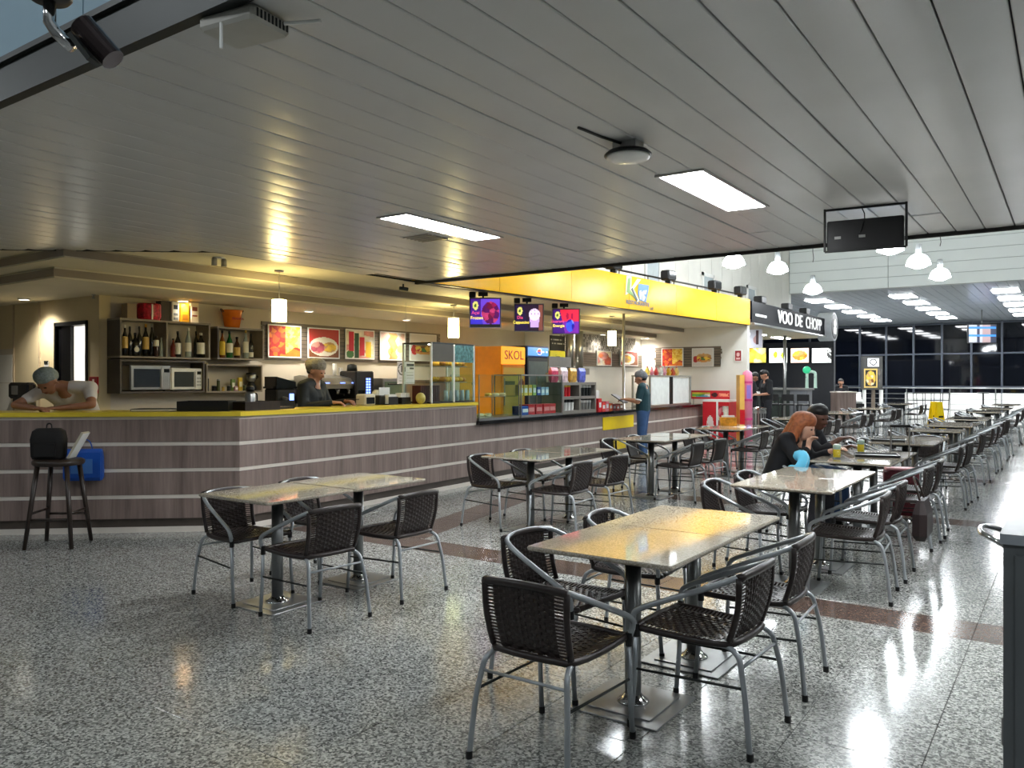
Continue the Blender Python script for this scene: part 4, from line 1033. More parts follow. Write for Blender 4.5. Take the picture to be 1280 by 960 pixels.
# espresso machine
t = thing('espresso_machine', 'wide chrome espresso machine behind the woman in black', 'coffee machine', (BX, bpos(413), BZ))
mb = MB(); mb.bb((-.24, -.55, .02), (.2, .55, .09)); mb.build('drip_tray', M_STEEL, t)
mb = MB(); mb.bb((-.24, -.5, .09), (-.1, .5, .34)); mb.build('rear_body', M_BLACK, t)
mb = MB(); mb.rings([[(-.24, -.55, .33), (.22, -.55, .33), (.25, -.55, .40), (.18, -.55, .50), (-.1, -.55, .55), (-.24, -.55, .53)], [(-.24, .55, .33), (.22, .55, .33), (.25, .55, .40), (.18, .55, .50), (-.1, .55, .55), (-.24, .55, .53)]]); mb.build('upper_body', M_STEEL, t)
for k in (-.28, .05, .3):
    mb = MB(); mb.lathe([(.035, .24), (.04, .33)], (.12, k, 0), 12); gh = mb.build('group_head', M_CHROME, t, True)
    mb = MB(); mb.tube([(.12, k, .25), (.27, k, .23)], .014, 8); mb.build('portafilter', M_BLACK, gh)
    mb = MB(); mb.bb((.232, k-.05, .40), (.238, k+.05, .43)); mb.build('keypad', M_BLUE_E, t)
for s in (-.48, .46): mb = MB(); mb.tube(catmull([(.2, s, .36), (.25, s, .3), (.26, s, .12)], 4), .008, 8); mb.build('steam_wand', M_CHROME, t)
for s in (-.45, .45): mb = MB(); mb.lathe([(.02, 0), (.02, .03)], (.1, s, 0), 10); mb.build('foot', M_BLACK, t)
for k, (px, hh) in enumerate(((424.5, .20), (432, .13))):
    a = PX(px, 460, BX); t = thing('cup_stack', 'stack of white paper cups on the espresso machine, %s one' % ('taller', 'shorter')[k], 'cups', (BX-.12, a.y, BZ+.552))
    for j in range(6):
        mb = MB(); z_ = j*hh*.09; mb.lathe([(.028, z_), (.036, z_+hh*.5), (.038, z_+hh*.52), (.034, z_+hh*.5)], (0,0,0), 14); mb.build('cup', M_WHITEP, t, True)
# bean-to-cup machine with blue keys
t = thing('vending_coffee_machine', 'black coffee machine with a column of blue lit keys', 'coffee machine', (BX+.1, bpos(446, BX+.1), BZ))
mb = MB(); mb.bevbox((0, 0, .31), (.4, .42, .62), .02); mb.build('body', M_BLACK, t)
for r_ in range(7):
    for c_ in range(2):
        mb = MB(); mb.bb((.2, .02+c_*.055, .2+r_*.045), (.206, .06+c_*.055, .23+r_*.045)); mb.build('key', M_BLUE_E, t)
mb = MB(); mb.bb((.2, -.16, .06), (.204, -.02, .3)); mb.build('cup_bay', M_BLACKG, t)
mb = MB(); mb.lathe([(.09, .62), (.08, .72), (.03, .74)], (-.05, -.06, 0), 14); mb.build('hopper', M_DARK, t, True)
# small glass-front oven
t = thing('counter_oven', 'pale green glass-fronted counter oven left of the notice sheet', 'oven', (BX, bpos(483), BZ))
mb = MB(); mb.bevbox((0, 0, .25), (.42, .62, .5), .015); mb.build('casing', M_STEEL, t)
mb = MB(); mb.bb((.21, -.26, .06), (.216, .2, .44)); mb.build('glass_door', mat('oven_glass', srgb(110, 126, 112), .08), t)
mb = MB(); mb.tube([(.235, -.2, .4), (.235, .14, .4)], .01, 8); mb.build('handle', M_BLACK, t)
# notice sheet hanging in front
y0, y1, z0, z1 = rx(496.5, 518, 452, 480, -8.6)
def f_notice(u, v):
    if abs(((u-.25)/.19)**2+((v-.66)/.24)**2-1) < .22: return K(.03)
    if abs(u-.25) < .035 and .52 < v < .82: return K(.03)
    if .55 < u < .95 and .8 < v < .92: return K(.05)
    if .72 < u < .95 and .66 < v < .76: return K(.08)
    if .55 < u < .92 and int(v*24) % 3 == 0 and .2 < v < .62: return K(.45)
    if .1 < u < .45 and int(v*24) % 3 == 0 and v < .34: return K(.5)
    return srgb(220, 216, 224)
t = thing('notice_sheet', 'white notice sheet with round emblem hanging by the pastry case', 'notice', (-8.6, (y0+y1)/2, z0))
printed('sheet', (.002, -(y1-y0)/2, 0), YR, y1-y0, z1-z0, f_notice, 28, 36, M_PRINT, t)
mb = MB(); mb.bb((-.002, -(y1-y0)/2, 0), (.001, (y1-y0)/2, z1-z0)); mb.build('backing', M_WHITEP, t)
mb = MB(); mb.tube([(0, 0, z1-z0), (0, 0, 2.72-z0)], .0025, 6); mb.build('thread', M_STEEL, t)
# ================================================================== ON THE YELLOW COUNTER
YZ = 1.186
def cpos(px, back=.3):     # point on the yellow counter, seen in column px, measured back from its front edge
    A = off(CP, back)
    best = None
    for i in range(2):
        for k in range(401):
            p = A[i].lerp(A[i+1], k/400); q = project((p.x, p.y, YZ))
            if q is None: continue
            if best is None or abs(q[0]-px) < best[0]: best = (abs(q[0]-px), p.copy(), (A[i+1]-A[i]).normalized())
    return best[1], math.atan2(best[2].y, best[2].x)
def ctray(px, w, dpt, h, label, m):
    p, a = cpos(px); t = thing('serving_tray', label, 'tray', (p.x, p.y, YZ), a)
    mb = MB(); mb.bb((-w/2, -dpt/2, 0), (w/2, dpt/2, .008)); mb.build('base', m, t)
    for (q, r_) in (((-w/2, -dpt/2), (w/2, -dpt/2+.012)), ((-w/2, dpt/2-.012), (w/2, dpt/2)), ((-w/2, -dpt/2+.012), (-w/2+.012, dpt/2-.012)), ((w/2-.012, -dpt/2+.012), (w/2, dpt/2-.012))):
        mb = MB(); mb.bb((q[0], q[1], .008), (r_[0], r_[1], h)); mb.build('rim', m, t)
    return t
ctray(258, .50, .34, .10, 'deep black tray standing alone on the yellow counter', M_BLACK)
t = ctray(314, .46, .36, .09, 'dark brown tray beside the deep black tray', M_DKWOOD)
p, a = cpos(201); t = thing('closed_laptop', 'flat dark folder lying on the counter near the microwaves', 'folder', (p.x, p.y, YZ), a)
mb = MB(); mb.bevbox((0, 0, .012), (.5, .3, .024), .006); mb.build('cover', M_DARK, t)
mb = MB(); mb.bb((-.24, -.152, .006), (.24, -.14, .018)); mb.build('pages', ML_W, t)
p, a = cpos(340, .35); t = thing('cutting_board', 'thin dark board lying beside the brown tray', 'board', (p.x, p.y, YZ), a)
mb = MB(); mb.bevbox((0, 0, .011), (.42, .26, .022), .006); mb.build('board', M_BLACK, t)
mb = MB(); mb.bb((.16, -.1, .022), (.19, .1, .026)); mb.build('grip', M_DARK, t)
p, a = cpos(313, .45); t = thing('thermos_flask', 'steel thermos flask with black lid behind the brown tray', 'flask', (p.x, p.y, YZ), a)
mb = MB(); mb.lathe([(.05, 0), (.055, .02), (.055, .16), (.04, .19)], (0,0,0), 16); mb.build('body', M_STEEL, t, True)
mb = MB(); mb.lathe([(.045, .19), (.045, .23), (.03, .25)], (0,0,0), 16); mb.build('lid', M_BLACK, t, True)
mb = MB(); mb.tube(catmull([(.05, 0, .17), (.09, 0, .16), (.09, 0, .06), (.05, 0, .04)], 4), .008, 6); mb.build('handle', M_BLACK, t)
# till, card reader, boxes
p, a = cpos(457, .3); t = thing('card_terminal', 'beige card terminal with dark screen on the yellow counter', 'terminal', (p.x, p.y, YZ), a)
mb = MB(); mb.bevbox((0, 0, .07), (.2, .16, .14), .015); mb.build('body', mat('ivory_plastic', srgb(206, 198, 172), .5), t)
mb = MB(); mb.bb((-.075, -.083, .02), (.075, -.078, .1)); mb.build('screen', M_BLACKG, t)
p, a = cpos(476, .34); t = thing('receipt_printer', 'black and white receipt printer on the yellow counter', 'printer', (p.x, p.y, YZ), a)
mb = MB(); mb.bevbox((0, 0, .06), (.26, .2, .12), .015); mb.build('body', M_BLACK, t)
mb = MB(); mb.lathe([(.05, -.11), (.05, .11)], (0, 0, .14), 16, rot=Matrix.Rotation(math.pi/2, 3, 'Y')); mb.build('paper_roll', M_WHITEP, t, True)
mb = MB(); mb.bb((-.1, -.06, .12), (.1, -.05, .22)); mb.build('paper_strip', M_WHITEP, t)
p, a = cpos(488, .22); t = thing('napkin_holder', 'dark napkin holder with white napkins on the yellow counter', 'napkin holder', (p.x, p.y, YZ), a)
mb = MB(); mb.bb((-.09, -.05, 0), (.09, .05, .01)).bb((-.09, -.05, .01), (.09, -.044, .1)).bb((-.09, .044, .01), (.09, .05, .1)); mb.build('holder', M_BLACK, t)
mb = MB(); mb.bb((-.08, -.04, .012), (.08, .04, .13)); mb.build('napkins', M_WHITEP, t)
p, a = cpos(503, .25); t = thing('straw_box', 'black box of white sachets next to the slatted menu stand', 'box', (p.x, p.y, YZ), a)
mb = MB(); mb.bb((-.09, -.07, 0), (.09, .07, .09)); mb.build('box', M_BLACK, t)
for k in range(6): mb = MB(); mb.box((-.07+k*.028, 0, .11), (.018, .1, .07), rz=.1*(k % 3-1)); mb.build('sachet', M_WHITEP, t)
p, a = cpos(533, .18); t = thing('menu_stand', 'dark red slatted wooden stand with a yellow fruit in front of the pastry case', 'stand', (p.x, p.y, YZ), a)
for k in range(9): mb = MB(); mb.box((-.19+k*.047, 0, .12), (.04, .14, .24)); mb.build('slat', wood('mahogany', srgb(54, 22, 18), srgb(84, 40, 30), .35, (30, 30, 3)) if k == 0 else bpy.data.materials['mahogany'], t)
mb = MB(); mb.bb((-.21, -.075, 0), (.23, -.07, .02)); mb.build('base_strip', M_DKWOOD, t)
p, a = cpos(526, .06); t = thing('melon', 'small yellow-green melon beside the slatted stand', 'fruit', (p.x, p.y, YZ), a)
mb = MB(); mb.ell((0, 0, .075), (.065, .065, .075)); mb.build('body', mat('melon_skin', srgb(190, 176, 90), .5, var=.2, scale=20), t, True)
mb = MB(); mb.tube([(0, 0, .145), (.005, 0, .17)], .006, 6); mb.build('stem', M_DARK, t)
# pastry display case
def glass_case(t, w, dpt, h, shelves, post=M_WHITEP, zs0=.02, gm_=None, pr=.012, topm=M_BLACK):
    for sx in (-1, 1):
        for sy in (-1, 1):
            mb = MB(); mb.box((sx*(w/2-pr), sy*(dpt/2-pr), h/2), (2*pr, 2*pr, h)); mb.build('post', post, t)
    mb = MB(); mb.bb((-w/2, -dpt/2, 0), (w/2, dpt/2, zs0)); mb.build('base', topm, t)
    mb = MB(); mb.bb((-w/2, -dpt/2, h-.02), (w/2, dpt/2, h)); mb.build('top', topm, t)
    g = gm_ or M_GLASS
    mb = MB(); mb.bb((-w/2+2*pr, -dpt/2, zs0), (w/2-2*pr, -dpt/2+.004, h-.02)); mb.build('front_glass', g, t)
    for sx in (-1, 1): mb = MB(); mb.bb((sx*w/2-.004*(sx > 0), -dpt/2+2*pr, zs0), (sx*w/2+.004*(sx < 0), dpt/2-2*pr, h-.02)); mb.build('side_glass', g, t)
    for z_ in shelves: mb = MB(); mb.bb((-w/2+.02, -dpt/2+.03, z_-.006), (w/2-.02, dpt/2-.03, z_)); mb.build('glass_shelf', M_GLASSG, t)
pA, aA = cpos(521, .28); pB, aB = cpos(590, .28)
cc = (pA+pB)/2; wcase = (pB-pA).length
t = thing('pastry_case', 'white-framed glass case of golden pastries on the yellow counter', 'display case', (cc.x, cc.y, YZ), aB)
glass_case(t, wcase, .5, .82, (.28, .50), M_WHITEP)
mb = MB(); mb.box((0, -.24, .4), (.03, .03, .78)); mb.build('post', M_WHITEP, t)
mb = MB(); mb.bb((-wcase/2+.03, -.255, .56), (-.02, -.245, .8)); mb.build('dark_panel', mat('grey_brown_panel', srgb(84, 78, 64), .4), t)
mb = MB(); mb.bb((.03, -.247, .56), (wcase/2-.03, -.243, .8)); mb.build('patterned_panel', mat('teal_pattern', srgb(96, 140, 140), .3, var=.6, scale=26), t)
mb = MB(); mb.bb((-wcase/2+.03, -.2, .785), (wcase/2-.03, -.17, .795)); mb.build('lamp_strip', mat('case_lamp', K(.9), .3, emit=(1, .85, .5, 1), es=12, var=0), t)
M_PAST = mat('golden_pastry', srgb(232, 178, 60), .55, var=.25, scale=18, bump=.3); M_PAST2 = mat('browned_pastry', srgb(206, 134, 44), .55, var=.25, scale=18, bump=.3)
Rt = Matrix.Rotation(aB, 3, 'Z')
n_ = 0
for z_ in (.28, .50):
    mb = MB(); mb.bb((-wcase*.1, -.17, z_), (wcase*.42, .17, z_+.008)); mb.build('tray', M_STEEL, t)
    for k in range(7):
        for j in range(2):
            q = Rt @ Vector((-wcase*.06+k*wcase*.075, -.1+j*.14, 0))
            s = thing('pastry', 'golden baked pastry on the %s tray of the pastry case' % ('lower' if z_ < .4 else 'upper'), 'pastry', (cc.x+q.x, cc.y+q.y, YZ+z_+.008), rj.uniform(0, 3), 'pastries on the %s tray' % ('lower' if z_ < .4 else 'upper'))
            mb = MB(); mb.ell((0, 0, .035), (.075, .045, .037), 12, 6); mb.build('crust', M_PAST if (k+j) % 3 else M_PAST2, s, True)
            mb = MB(); mb.ell((0, 0, .058), (.05, .02, .016), 10, 5); mb.build('topping', M_PAST2, s, True)
for k in range(5):
    q = Rt @ Vector((wcase*.04+k*.13, -.08, 0))
    s = thing('glass_tumbler', 'upturned clear tumbler on the floor of the pastry case', 'glass', (cc.x+q.x, cc.y+q.y, YZ+.02), 0, 'tumblers in the pastry case')
    mb = MB(); mb.lathe([(.036, 0), (.03, .14), (.0, .145), (.026, .13), (.032, .004)], (0,0,0), 14); mb.build('wall', mat('pale_glass', srgb(206, 214, 216), .08), s, True)
    mb = MB(); mb.lathe([(.03, .135), (.03, .15)], (0,0,0), 14); mb.build('foot', mat('pale_glass', srgb(206, 214, 216), .08), s, True)
# ================================================================== FRIDGES BEHIND THE GLASS CASES
def fridge(px0, px1, ytop, X, dep, label, body, head, headz, door, letter=None, lm=None, lsize=.16, headprint=None, doorprint=None):
    a = PX(px0, ytop, X); b = PX(px1, ytop, X); w = b.y-a.y; h = a.z-.12
    t = thing('drinks_fridge', label, 'fridge', (X-dep/2, (a.y+b.y)/2, .12))
    mb = MB(); mb.bb((-dep/2, -w/2, .08), (dep/2, w/2, h)); mb.build('body', body, t)
    mb = MB(); mb.bb((-dep/2+.04, -w/2+.04, 0), (dep/2-.06, w/2-.04, .08)); mb.build('plinth', M_BLACK, t)
    mb = MB(); mb.bevbox((dep/2+.01, 0, h-headz/2), (.05, w, headz), .015); hd = mb.build('header', head, t)
    mb = MB(); mb.bb((dep/2, -w/2+.02, .12), (dep/2+.03, w/2-.02, h-headz-.01)); dr = mb.build('door', body, t)
    if doorprint: printed('door_print', (dep/2+.031, -w/2+.05, .16), YR, w-.1, h-headz-.22, doorprint, 20, 40, M_PRINT, dr)
    else: mb = MB(); mb.bb((dep/2+.03, -w/2+.06, .18), (dep/2+.033, w/2-.06, h-headz-.08)); mb.build('door_glass', door, dr)
    mb = MB(); mb.tube([(dep/2+.05, -w/2+.05, h*.45), (dep/2+.05, -w/2+.05, h*.7)], .012, 8); mb.build('handle', M_STEEL, dr)
    if letter: text('lettering', letter, lsize, lm, hd, (dep/2+.037, 0, h-headz*.5), YR, xs=1.1)
    if headprint: printed('header_print', (dep/2+.0365, -w/2+.03, h-headz+.03), YR, w-.06, headz-.06, headprint, 24, 10, M_SCREEN, hd)
    return t
FXX = -8.75
M_ORANGE = mat('orange_fridge', srgb(240, 150, 20), .3); M_ORANGE2 = mat('amber_board', srgb(216, 156, 50), .4)
def f_beer(u, v):
    if ellipse(u, v, .3, .80, .26, .035): return srgb(92, 92, 30)
    if u > .72 and abs(v-.78) < .09*(1-abs(u-.86)*5): return srgb(130, 60, 20)
    return srgb(int(232-20*u), int(176+10*v), 70)
fridge(626, 655, 432.5, FXX, .6, 'orange beer fridge with red lettered header', M_ORANGE, mat('orange_header', srgb(250, 156, 20), .25, emit=(1, .45, .05, 1), es=.35, var=0), .34, None, 'SKOL', M_RED, .24, None, f_beer)
y0, y1, z0, z1 = rx(590, 625, 432, 478, -9.38)
def f_mug(u, v):
    if abs(((u-.66)/.2)**2+((v-.72)/.24)**2-1) < .1: return srgb(196, 132, 40)
    if u < .22 and v < .8-u*2.6 and v > .02: return srgb(112, 70, 34)
    if .52 < u < .64 and v < .46 and int(v*26) % 3: return srgb(228, 196, 130)
    if v < .04: return srgb(90, 30, 24)
    return srgb(int(224-14*v), int(170-18*v), 70)
t = thing('side_fridge', 'tall amber-printed cooler side between pastry case and orange fridge', 'cooler', (-9.38, (y0+y1)/2, .12))
w = y1-y0
mb = MB(); mb.bb((-.3, -w/2, 0), (0, w/2, z1-.12)); mb.build('body', M_ORANGE2, t)
printed('print', (.003, -w/2+.01, z0-.12), YR, w-.02, z1-z0-.02, f_mug, 40, 40, M_PRINT, t)
mb = MB(); mb.bb((-.01, -w/2, z0-.17), (.012, w/2, z0-.12)); mb.build('rail', M_DKWOOD, t)
def f_blue(u, v):
    if ellipse(u, v, .55, .5, .09, .34): return srgb(226, 60, 70) if v > .5 else srgb(40, 80, 200)
    if ellipse(u, v, .55, .5, .12, .42) or (.68 < u < .95 and .36 < v < .62 and int(u*60) % 3): return srgb(230, 238, 248)
    return srgb(60, 140, 220)
fridge(657, 684.5, 432, FXX, .6, 'black-doored drinks fridge with lit blue header', mat('navy_fridge', srgb(30, 44, 70), .35), M_BLUE, .22, mat('fridge_window', srgb(120, 132, 138), .1), headprint=f_blue)
fridge(685.5, 705, 438, FXX, .55, 'small white fridge with lime yellow header', M_WHITEP, mat('lime_header', srgb(210, 206, 40), .3), .26, mat('dim_fridge_window', srgb(84, 84, 88), .1), 'ice', M_DARK, .14)
# ================================================================== GLASS CASES ON THE BLACK COUNTER
KZ = .911
def case_on_counter(pa, pb, yt, label, dep=.5, posts=M_STEEL, shelf=(.3,), name='glass_case', topm=None, back=.3):
    a, d = cq(pa, back); b, _ = cq(pb, back); ce = (a+b)/2; w = (b-a).length
    h = W(pa, yt, project((a.x, a.y, 0))[2]).z-KZ
    t = thing(name, label, 'display case', (ce.x, ce.y, KZ), math.atan2(d.y, d.x))
    return t, w, h, ce, math.atan2(d.y, d.x)
t, w1, h1, ce1, an1 = case_on_counter(600, 652, 468, 'tall glass counter case next to the end of the yellow counter')
glass_case(t, w1-.03, .52, h1, (h1*.5,), M_STEEL, .03, None, .006, M_STEEL)
for o in list(t.children):
    if o.name.startswith('top'): o.data.materials[0] = M_GLASS
t, w2, h2, ce2, an2 = case_on_counter(653.5, 706, 468, 'glass counter case with juice cartons and red packs')
glass_case(t, w2-.03, .52, h2, (h2*.5,), M_STEEL, .03, None, .008, M_STEEL)
def in_case(ce, an, u, v): q = Matrix.Rotation(an, 3, 'Z') @ Vector((u, v, 0)); return ce.x+q.x, ce.y+q.y
for k in range(9):
    x, y = in_case(ce1, an1, -w1*.38+k*w1*.09, -.05+.06*(k % 2))
    s = thing('sandwich', 'wrapped pale snack lying in the tall glass case', 'snack', (x, y, KZ+(.031 if k < 5 else h1*.5+.001)), an1+rj.uniform(-.4, .4), 'snacks in the tall glass case')
    mb = MB(); mb.bevbox((0, 0, .028), (.13, .09, .05), .02); mb.build('bread', M_PAST if k % 2 else mat('pale_bun', srgb(214, 196, 150), .6), s)
    mb = MB(); mb.bb((-.06, -.042, .003), (.06, .042, .006)); mb.build('paper', M_WHITEP, s)
for k, (u, m, nm) in enumerate(((-.34, M_BLUE, 'navy'), (-.2, M_RED, 'red'), (-.02, M_RED, 'red'), (.16, M_RED, 'red'), (.3, M_RED, 'red'))):
    x, y = in_case(ce2, an2, u*w2, -.12)
    hgt = .16 if k else .14
    s = thing('snack_pack', '%s boxed snack pack on the floor of the carton case' % nm, 'box', (x, y, KZ+.031), an2, 'packs on the floor of the carton case')
    mb = MB(); mb.box((0, 0, hgt/2), (w2*.155, .18, hgt)); mb.build('box', m, s)
    mb = MB(); mb.bb((-w2*.06, -.0925, hgt*.3), (w2*.06, -.0905, hgt*.7)); mb.build('print', mat('pale_red_print', srgb(232, 140, 140), .5) if k else M_WHITEP, s)
for k in range(7):
    x, y = in_case(ce2, an2, (-.32+k*.1)*w2, -.08)
    m = (ML_Y, mat('juice_yellow', srgb(226, 206, 90), .4), ML_Y, mat('juice_green', srgb(150, 180, 90), .4), M_BLUE, mat('pale_blue_card', srgb(150, 180, 206), .4), mat('pale_blue_card', srgb(150, 180, 206), .4))[k]
    nm = ('yellow', 'pale yellow', 'deep yellow', 'green', 'blue', 'pale blue', 'light blue end')[k]
    hh = .17 if k < 4 else .13
    s = thing('juice_carton', '%s carton on the middle shelf of the carton case' % nm, 'carton', (x, y, KZ+h2*.5+.001), an2)
    mb = MB(); mb.box((0, 0, hh/2), (w2*.08, .08, hh)); mb.build('box', m, s)
    mb = MB(); mb.bb((-w2*.03, -.042, hh*.25), (w2*.03, -.0402, hh*.7)); mb.build('print', M_WHITEP, s)
# candy rack
t, w3, h3, ce3, an3 = case_on_counter(708, 750, 478, 'x'); t['label'] = 'grey framed rack of sweets, cups and tins beside the glass cases'; t['category'] = 'rack'; t.name = 'sweets_rack'
M_RACK = mat('rack_grey', srgb(120, 114, 106), .4)
for (a_, b_) in (((-w3/2, -.22, 0), (-w3/2+.05, .2, h3)), ((w3/2-.05, -.22, 0), (w3/2, .2, h3)), ((-.03, -.22, .05), (.03, .2, h3-.05))): mb = MB(); mb.bb(a_, b_); mb.build('upright', M_RACK, t)
for z_ in (.025, h3*.5, h3-.025): mb = MB(); mb.bb((-w3/2+.05, -.22, z_-.025), (w3/2-.05, .2, z_+.025)); mb.build('shelf', M_RACK, t)
mb = MB(); mb.bb((-w3/2+.05, .18, .05), (w3/2-.05, .195, h3-.05)); mb.build('back', M_BLACK, t)
k = 0
for (u0, z_, m, cap, nm, n2, hh) in ((-.45, .05, M_WHITEP, M_BLACK, 'white cup with black lid', 4, .19), (.08, .05, M_STEEL, M_WHITEP, 'silver tin with pale lid', 4, .17), (.08, h3*.5+.025, M_DARK, M_WHITEP, 'dark can with white base', 4, .2), (-.45, h3*.5+.025, M_RED, ML_Y, 'red sweet tube with yellow top', 3, .22)):
    for j in range(n2):
        x, y = in_case(ce3, an3, (u0+.055+j*.095)*w3, -.12)
        s = thing('sweets_tub', nm+' in the grey sweets rack', 'tub', (x, y, KZ+z_), an3, nm+'s in the rack')
        mb = MB(); mb.lathe([(.035, 0), (.042, hh*.75)], (0,0,0), 12); mb.build('body', m, s, False)
        mb = MB(); mb.lathe([(.044, hh*.75), (.042, hh)], (0,0,0), 12); mb.build('lid', cap, s, False)
# rank of crisp packets and white boxes above the rack
zt = KZ+h3
for k, (u, c, nm) in enumerate(((-.5, srgb(190, 60, 90), 'pink and green'), (-.2, srgb(222, 190, 196), 'pale pink'), (.1, srgb(196, 150, 60), 'gold'), (.4, srgb(90, 100, 190), 'violet blue'))):
    x, y = in_case(ce3, an3, u*w3*.9, .0)
    s = thing('crisp_packet', nm+' snack packet propped on top of the sweets rack', 'packet', (x, y, zt), an3)
    mb = MB(); mb.rings([[(-.11, -.01, 0), (.11, -.01, 0), (.11, .01, 0), (-.11, .01, 0)], [(-.118, -.03, .04), (.118, -.03, .04), (.118, .03, .04), (-.118, .03, .04)], [(-.12, -.035, .2), (.12, -.035, .2), (.12, .035, .2), (-.12, .035, .2)], [(-.11, -.01, .26), (.11, -.01, .26), (.11, .01, .26), (-.11, .01, .26)]]); mb.build('bag', mat('packet_%d' % k, c, .3, var=.5, scale=14), s, False)
    mb = MB(); mb.bb((-.11, -.004, .26), (.11, .004, .275)); mb.build('seal', M_STEEL, s)
x, y = in_case(ce3, an3, -.05*w3, .16)
s = thing('posters_rail', 'grey blank display rail standing above the crisp packets', 'rail', (x, y, zt), an3)
mb = MB(); mb.bb((-.42, -.01, .28), (.42, .01, .46)); mb.build('board', M_RACK, s)
for sx in (-.4, .4): mb = MB(); mb.bb((sx-.012, -.01, 0), (sx+.012, .01, .28)); mb.build('upright', M_STEEL, s)
# steel flue and chalk board behind
p = PX(712, 440, -9.1)
mb = MB(); mb.lathe([(.13, 1.95), (.13, 2.6)], (p.x, p.y, 0), 18); hood = thing('extractor_duct', 'twin steel ducts rising beside the chalkboard', 'duct', (p.x, p.y, 0))
for dx in (0, .42): mb = MB(); mb.lathe([(.09, 1.75), (.09, 2.6)], (0, dx, 0), 18); mb.build('duct', M_STEEL, hood, True)
mb = MB(); mb.bb((-.2, -.2, 1.62), (.15, .62, 1.76)); mb.build('hood', M_STEEL, hood)
mb = MB(); mb.bb((-.19, -.2, .12), (-.16, -.17, 1.62)).bb((-.19, .59, .12), (-.16, .62, 1.62)); mb.build('stand', M_STEEL, hood)
def f_chalk(u, v):
    if .15 < v < .45 and ellipse(u, v, .5, .2, .42, .2): return blobs([RD, BR, PK], 24, 31)(u, v)
    if v > .55 and (int(v*18) % 3 == 0) and hsh(int(u*22), int(v*18)) > .4: return K(.55)
    return K(.02)
y0, y1, z0, z1 = rx(688, 706, 419, 450, -9.2)
t = thing('chalkboard', 'black menu board with white script and a food photo', 'menu board', (-9.2, (y0+y1)/2, z0))
mb = MB(); mb.bb((-.02, -(y1-y0)/2, 0), (0, (y1-y0)/2, z1-z0)); mb.build('board', M_BLACK, t)
printed('print', (.002, -(y1-y0)/2+.02, .02), YR, y1-y0-.04, z1-z0-.04, f_chalk, 26, 36, M_PRINT, t)
mb = MB(); mb.tube([(-.01, 0, z1-z0), (-.01, 0, 2.6-z0)], .003, 6); mb.build('wire', M_STEEL, t)
# lettered mural on the rear wall beyond the fridges
def f_mural(u, v):
    cx_, cy_ = u*26, v*9; i, j = int(cx_), int(cy_); a_, b_ = cx_-i, cy_-j; k = hsh(i, j, 3)
    ink = (abs(a_-.5) < .36 and abs(b_-.5) < .38) and ((int(a_*5+k*7)+int(b_*5+k*3)) % 2 == 0)
    base = (srgb(150, 146, 138), srgb(196, 192, 182), srgb(96, 90, 84))[int(k*3)]
    return srgb(60, 54, 50) if ink and k < .66 else (srgb(230, 226, 214) if ink else base)
y0 = 15.25; y1 = EY-.35
t = thing('lettered_mural', 'black and white lettered mural strip on the wall beyond the fridges', 'mural', (KX2, 0, 0))
printed('print', (.005, y0, 2.02), YR, y1-y0, .56, f_mural, 130, 36, M_PRINT, t)
mb = MB(); mb.bb((.0005, y0, 2.02), (.004, y1, 2.58)); mb.build('backing', M_WHITEP, t)
slat_panel('slat_panel', 'grey wood slat panel behind the fruit and pasta pictures', (700, 808), KX2+.022, 438, 457, 6)
picture(746, 764, 438, 457, KX2+.045, f_fruit, 'framed picture of pink grapefruit and peaches', n=22)
picture(775, 797, 438, 457, KX2+.045, f_pasta, 'framed picture of pasta on a white plate', n=22)
# end wall pictures (this wall faces the camera side)
def ry(p0, p1, yt, yb, Y):
    a = PY(p0, yt, Y); b = PY(p1, yt, Y); c = PY(p0, yb, Y); return a.x, b.x, c.z, a.z
def slat_panel_y(label, p0, p1, yt, yb, Y, n=8):
    x0, x1, z0, z1 = ry(p0, p1, yt, yb, Y); t = thing('slat_panel', label, 'wall panel', ((x0+x1)/2, Y, z0)); L = x1-x0; H = z1-z0; rnd = random.Random(5)
    mb = MB(); mb.bb((-L/2+.05, .012, .02), (L/2-.05, .02, H-.02)); mb.build('backing', M_DARK, t)
    for k in range(n):
        mb = MB(); mb.bb((-L/2+rnd.uniform(0, .07), 0, k*H/n+.005), (L/2-rnd.uniform(0, .07), .014, (k+1)*H/n-.005)); mb.build('slat', M_WOODG, t)
slat_panel_y('grey wood slat panel on the white end wall', 817, 903, 434.5, 459.5, EY-.022)
def picture_y(p0, p1, yt, yb, Y, fn, label, name='food_picture', n=24, m=None):
    x0, x1, z0, z1 = ry(p0, p1, yt, yb, Y); t = thing(name, label, 'picture', ((x0+x1)/2, Y, z0)); w, h = x1-x0, z1-z0; b = .02
    mb = MB(); mb.bb((-w/2, -.006, 0), (w/2, .016, h)); mb.build('board', M_WHITEP, t)
    printed('print', (-w/2+b, -.0075, b), XR, w-2*b, h-2*b, fn, n, n, m or M_PRINT, t)
    return t
picture_y(827, 854, 435.5, 458.5, EY-.042, f_fried, 'framed picture of fried snacks on the white end wall')
picture_y(865, 892, 435.5, 458.5, EY-.042, f_burger, 'framed picture of a big sandwich on the white end wall')
def f_redsign(u, v):
    if ellipse(u, v, .5, .62, .28, .2) or (.2 < u < .8 and .12 < v < .3): return srgb(226, 190, 190)
    return srgb(150, 20, 34)
picture_y(918, 927.5, 437.5, 452, EY-.02, f_redsign, 'small red hydrant sign on the white end wall', 'safety_sign', 16)
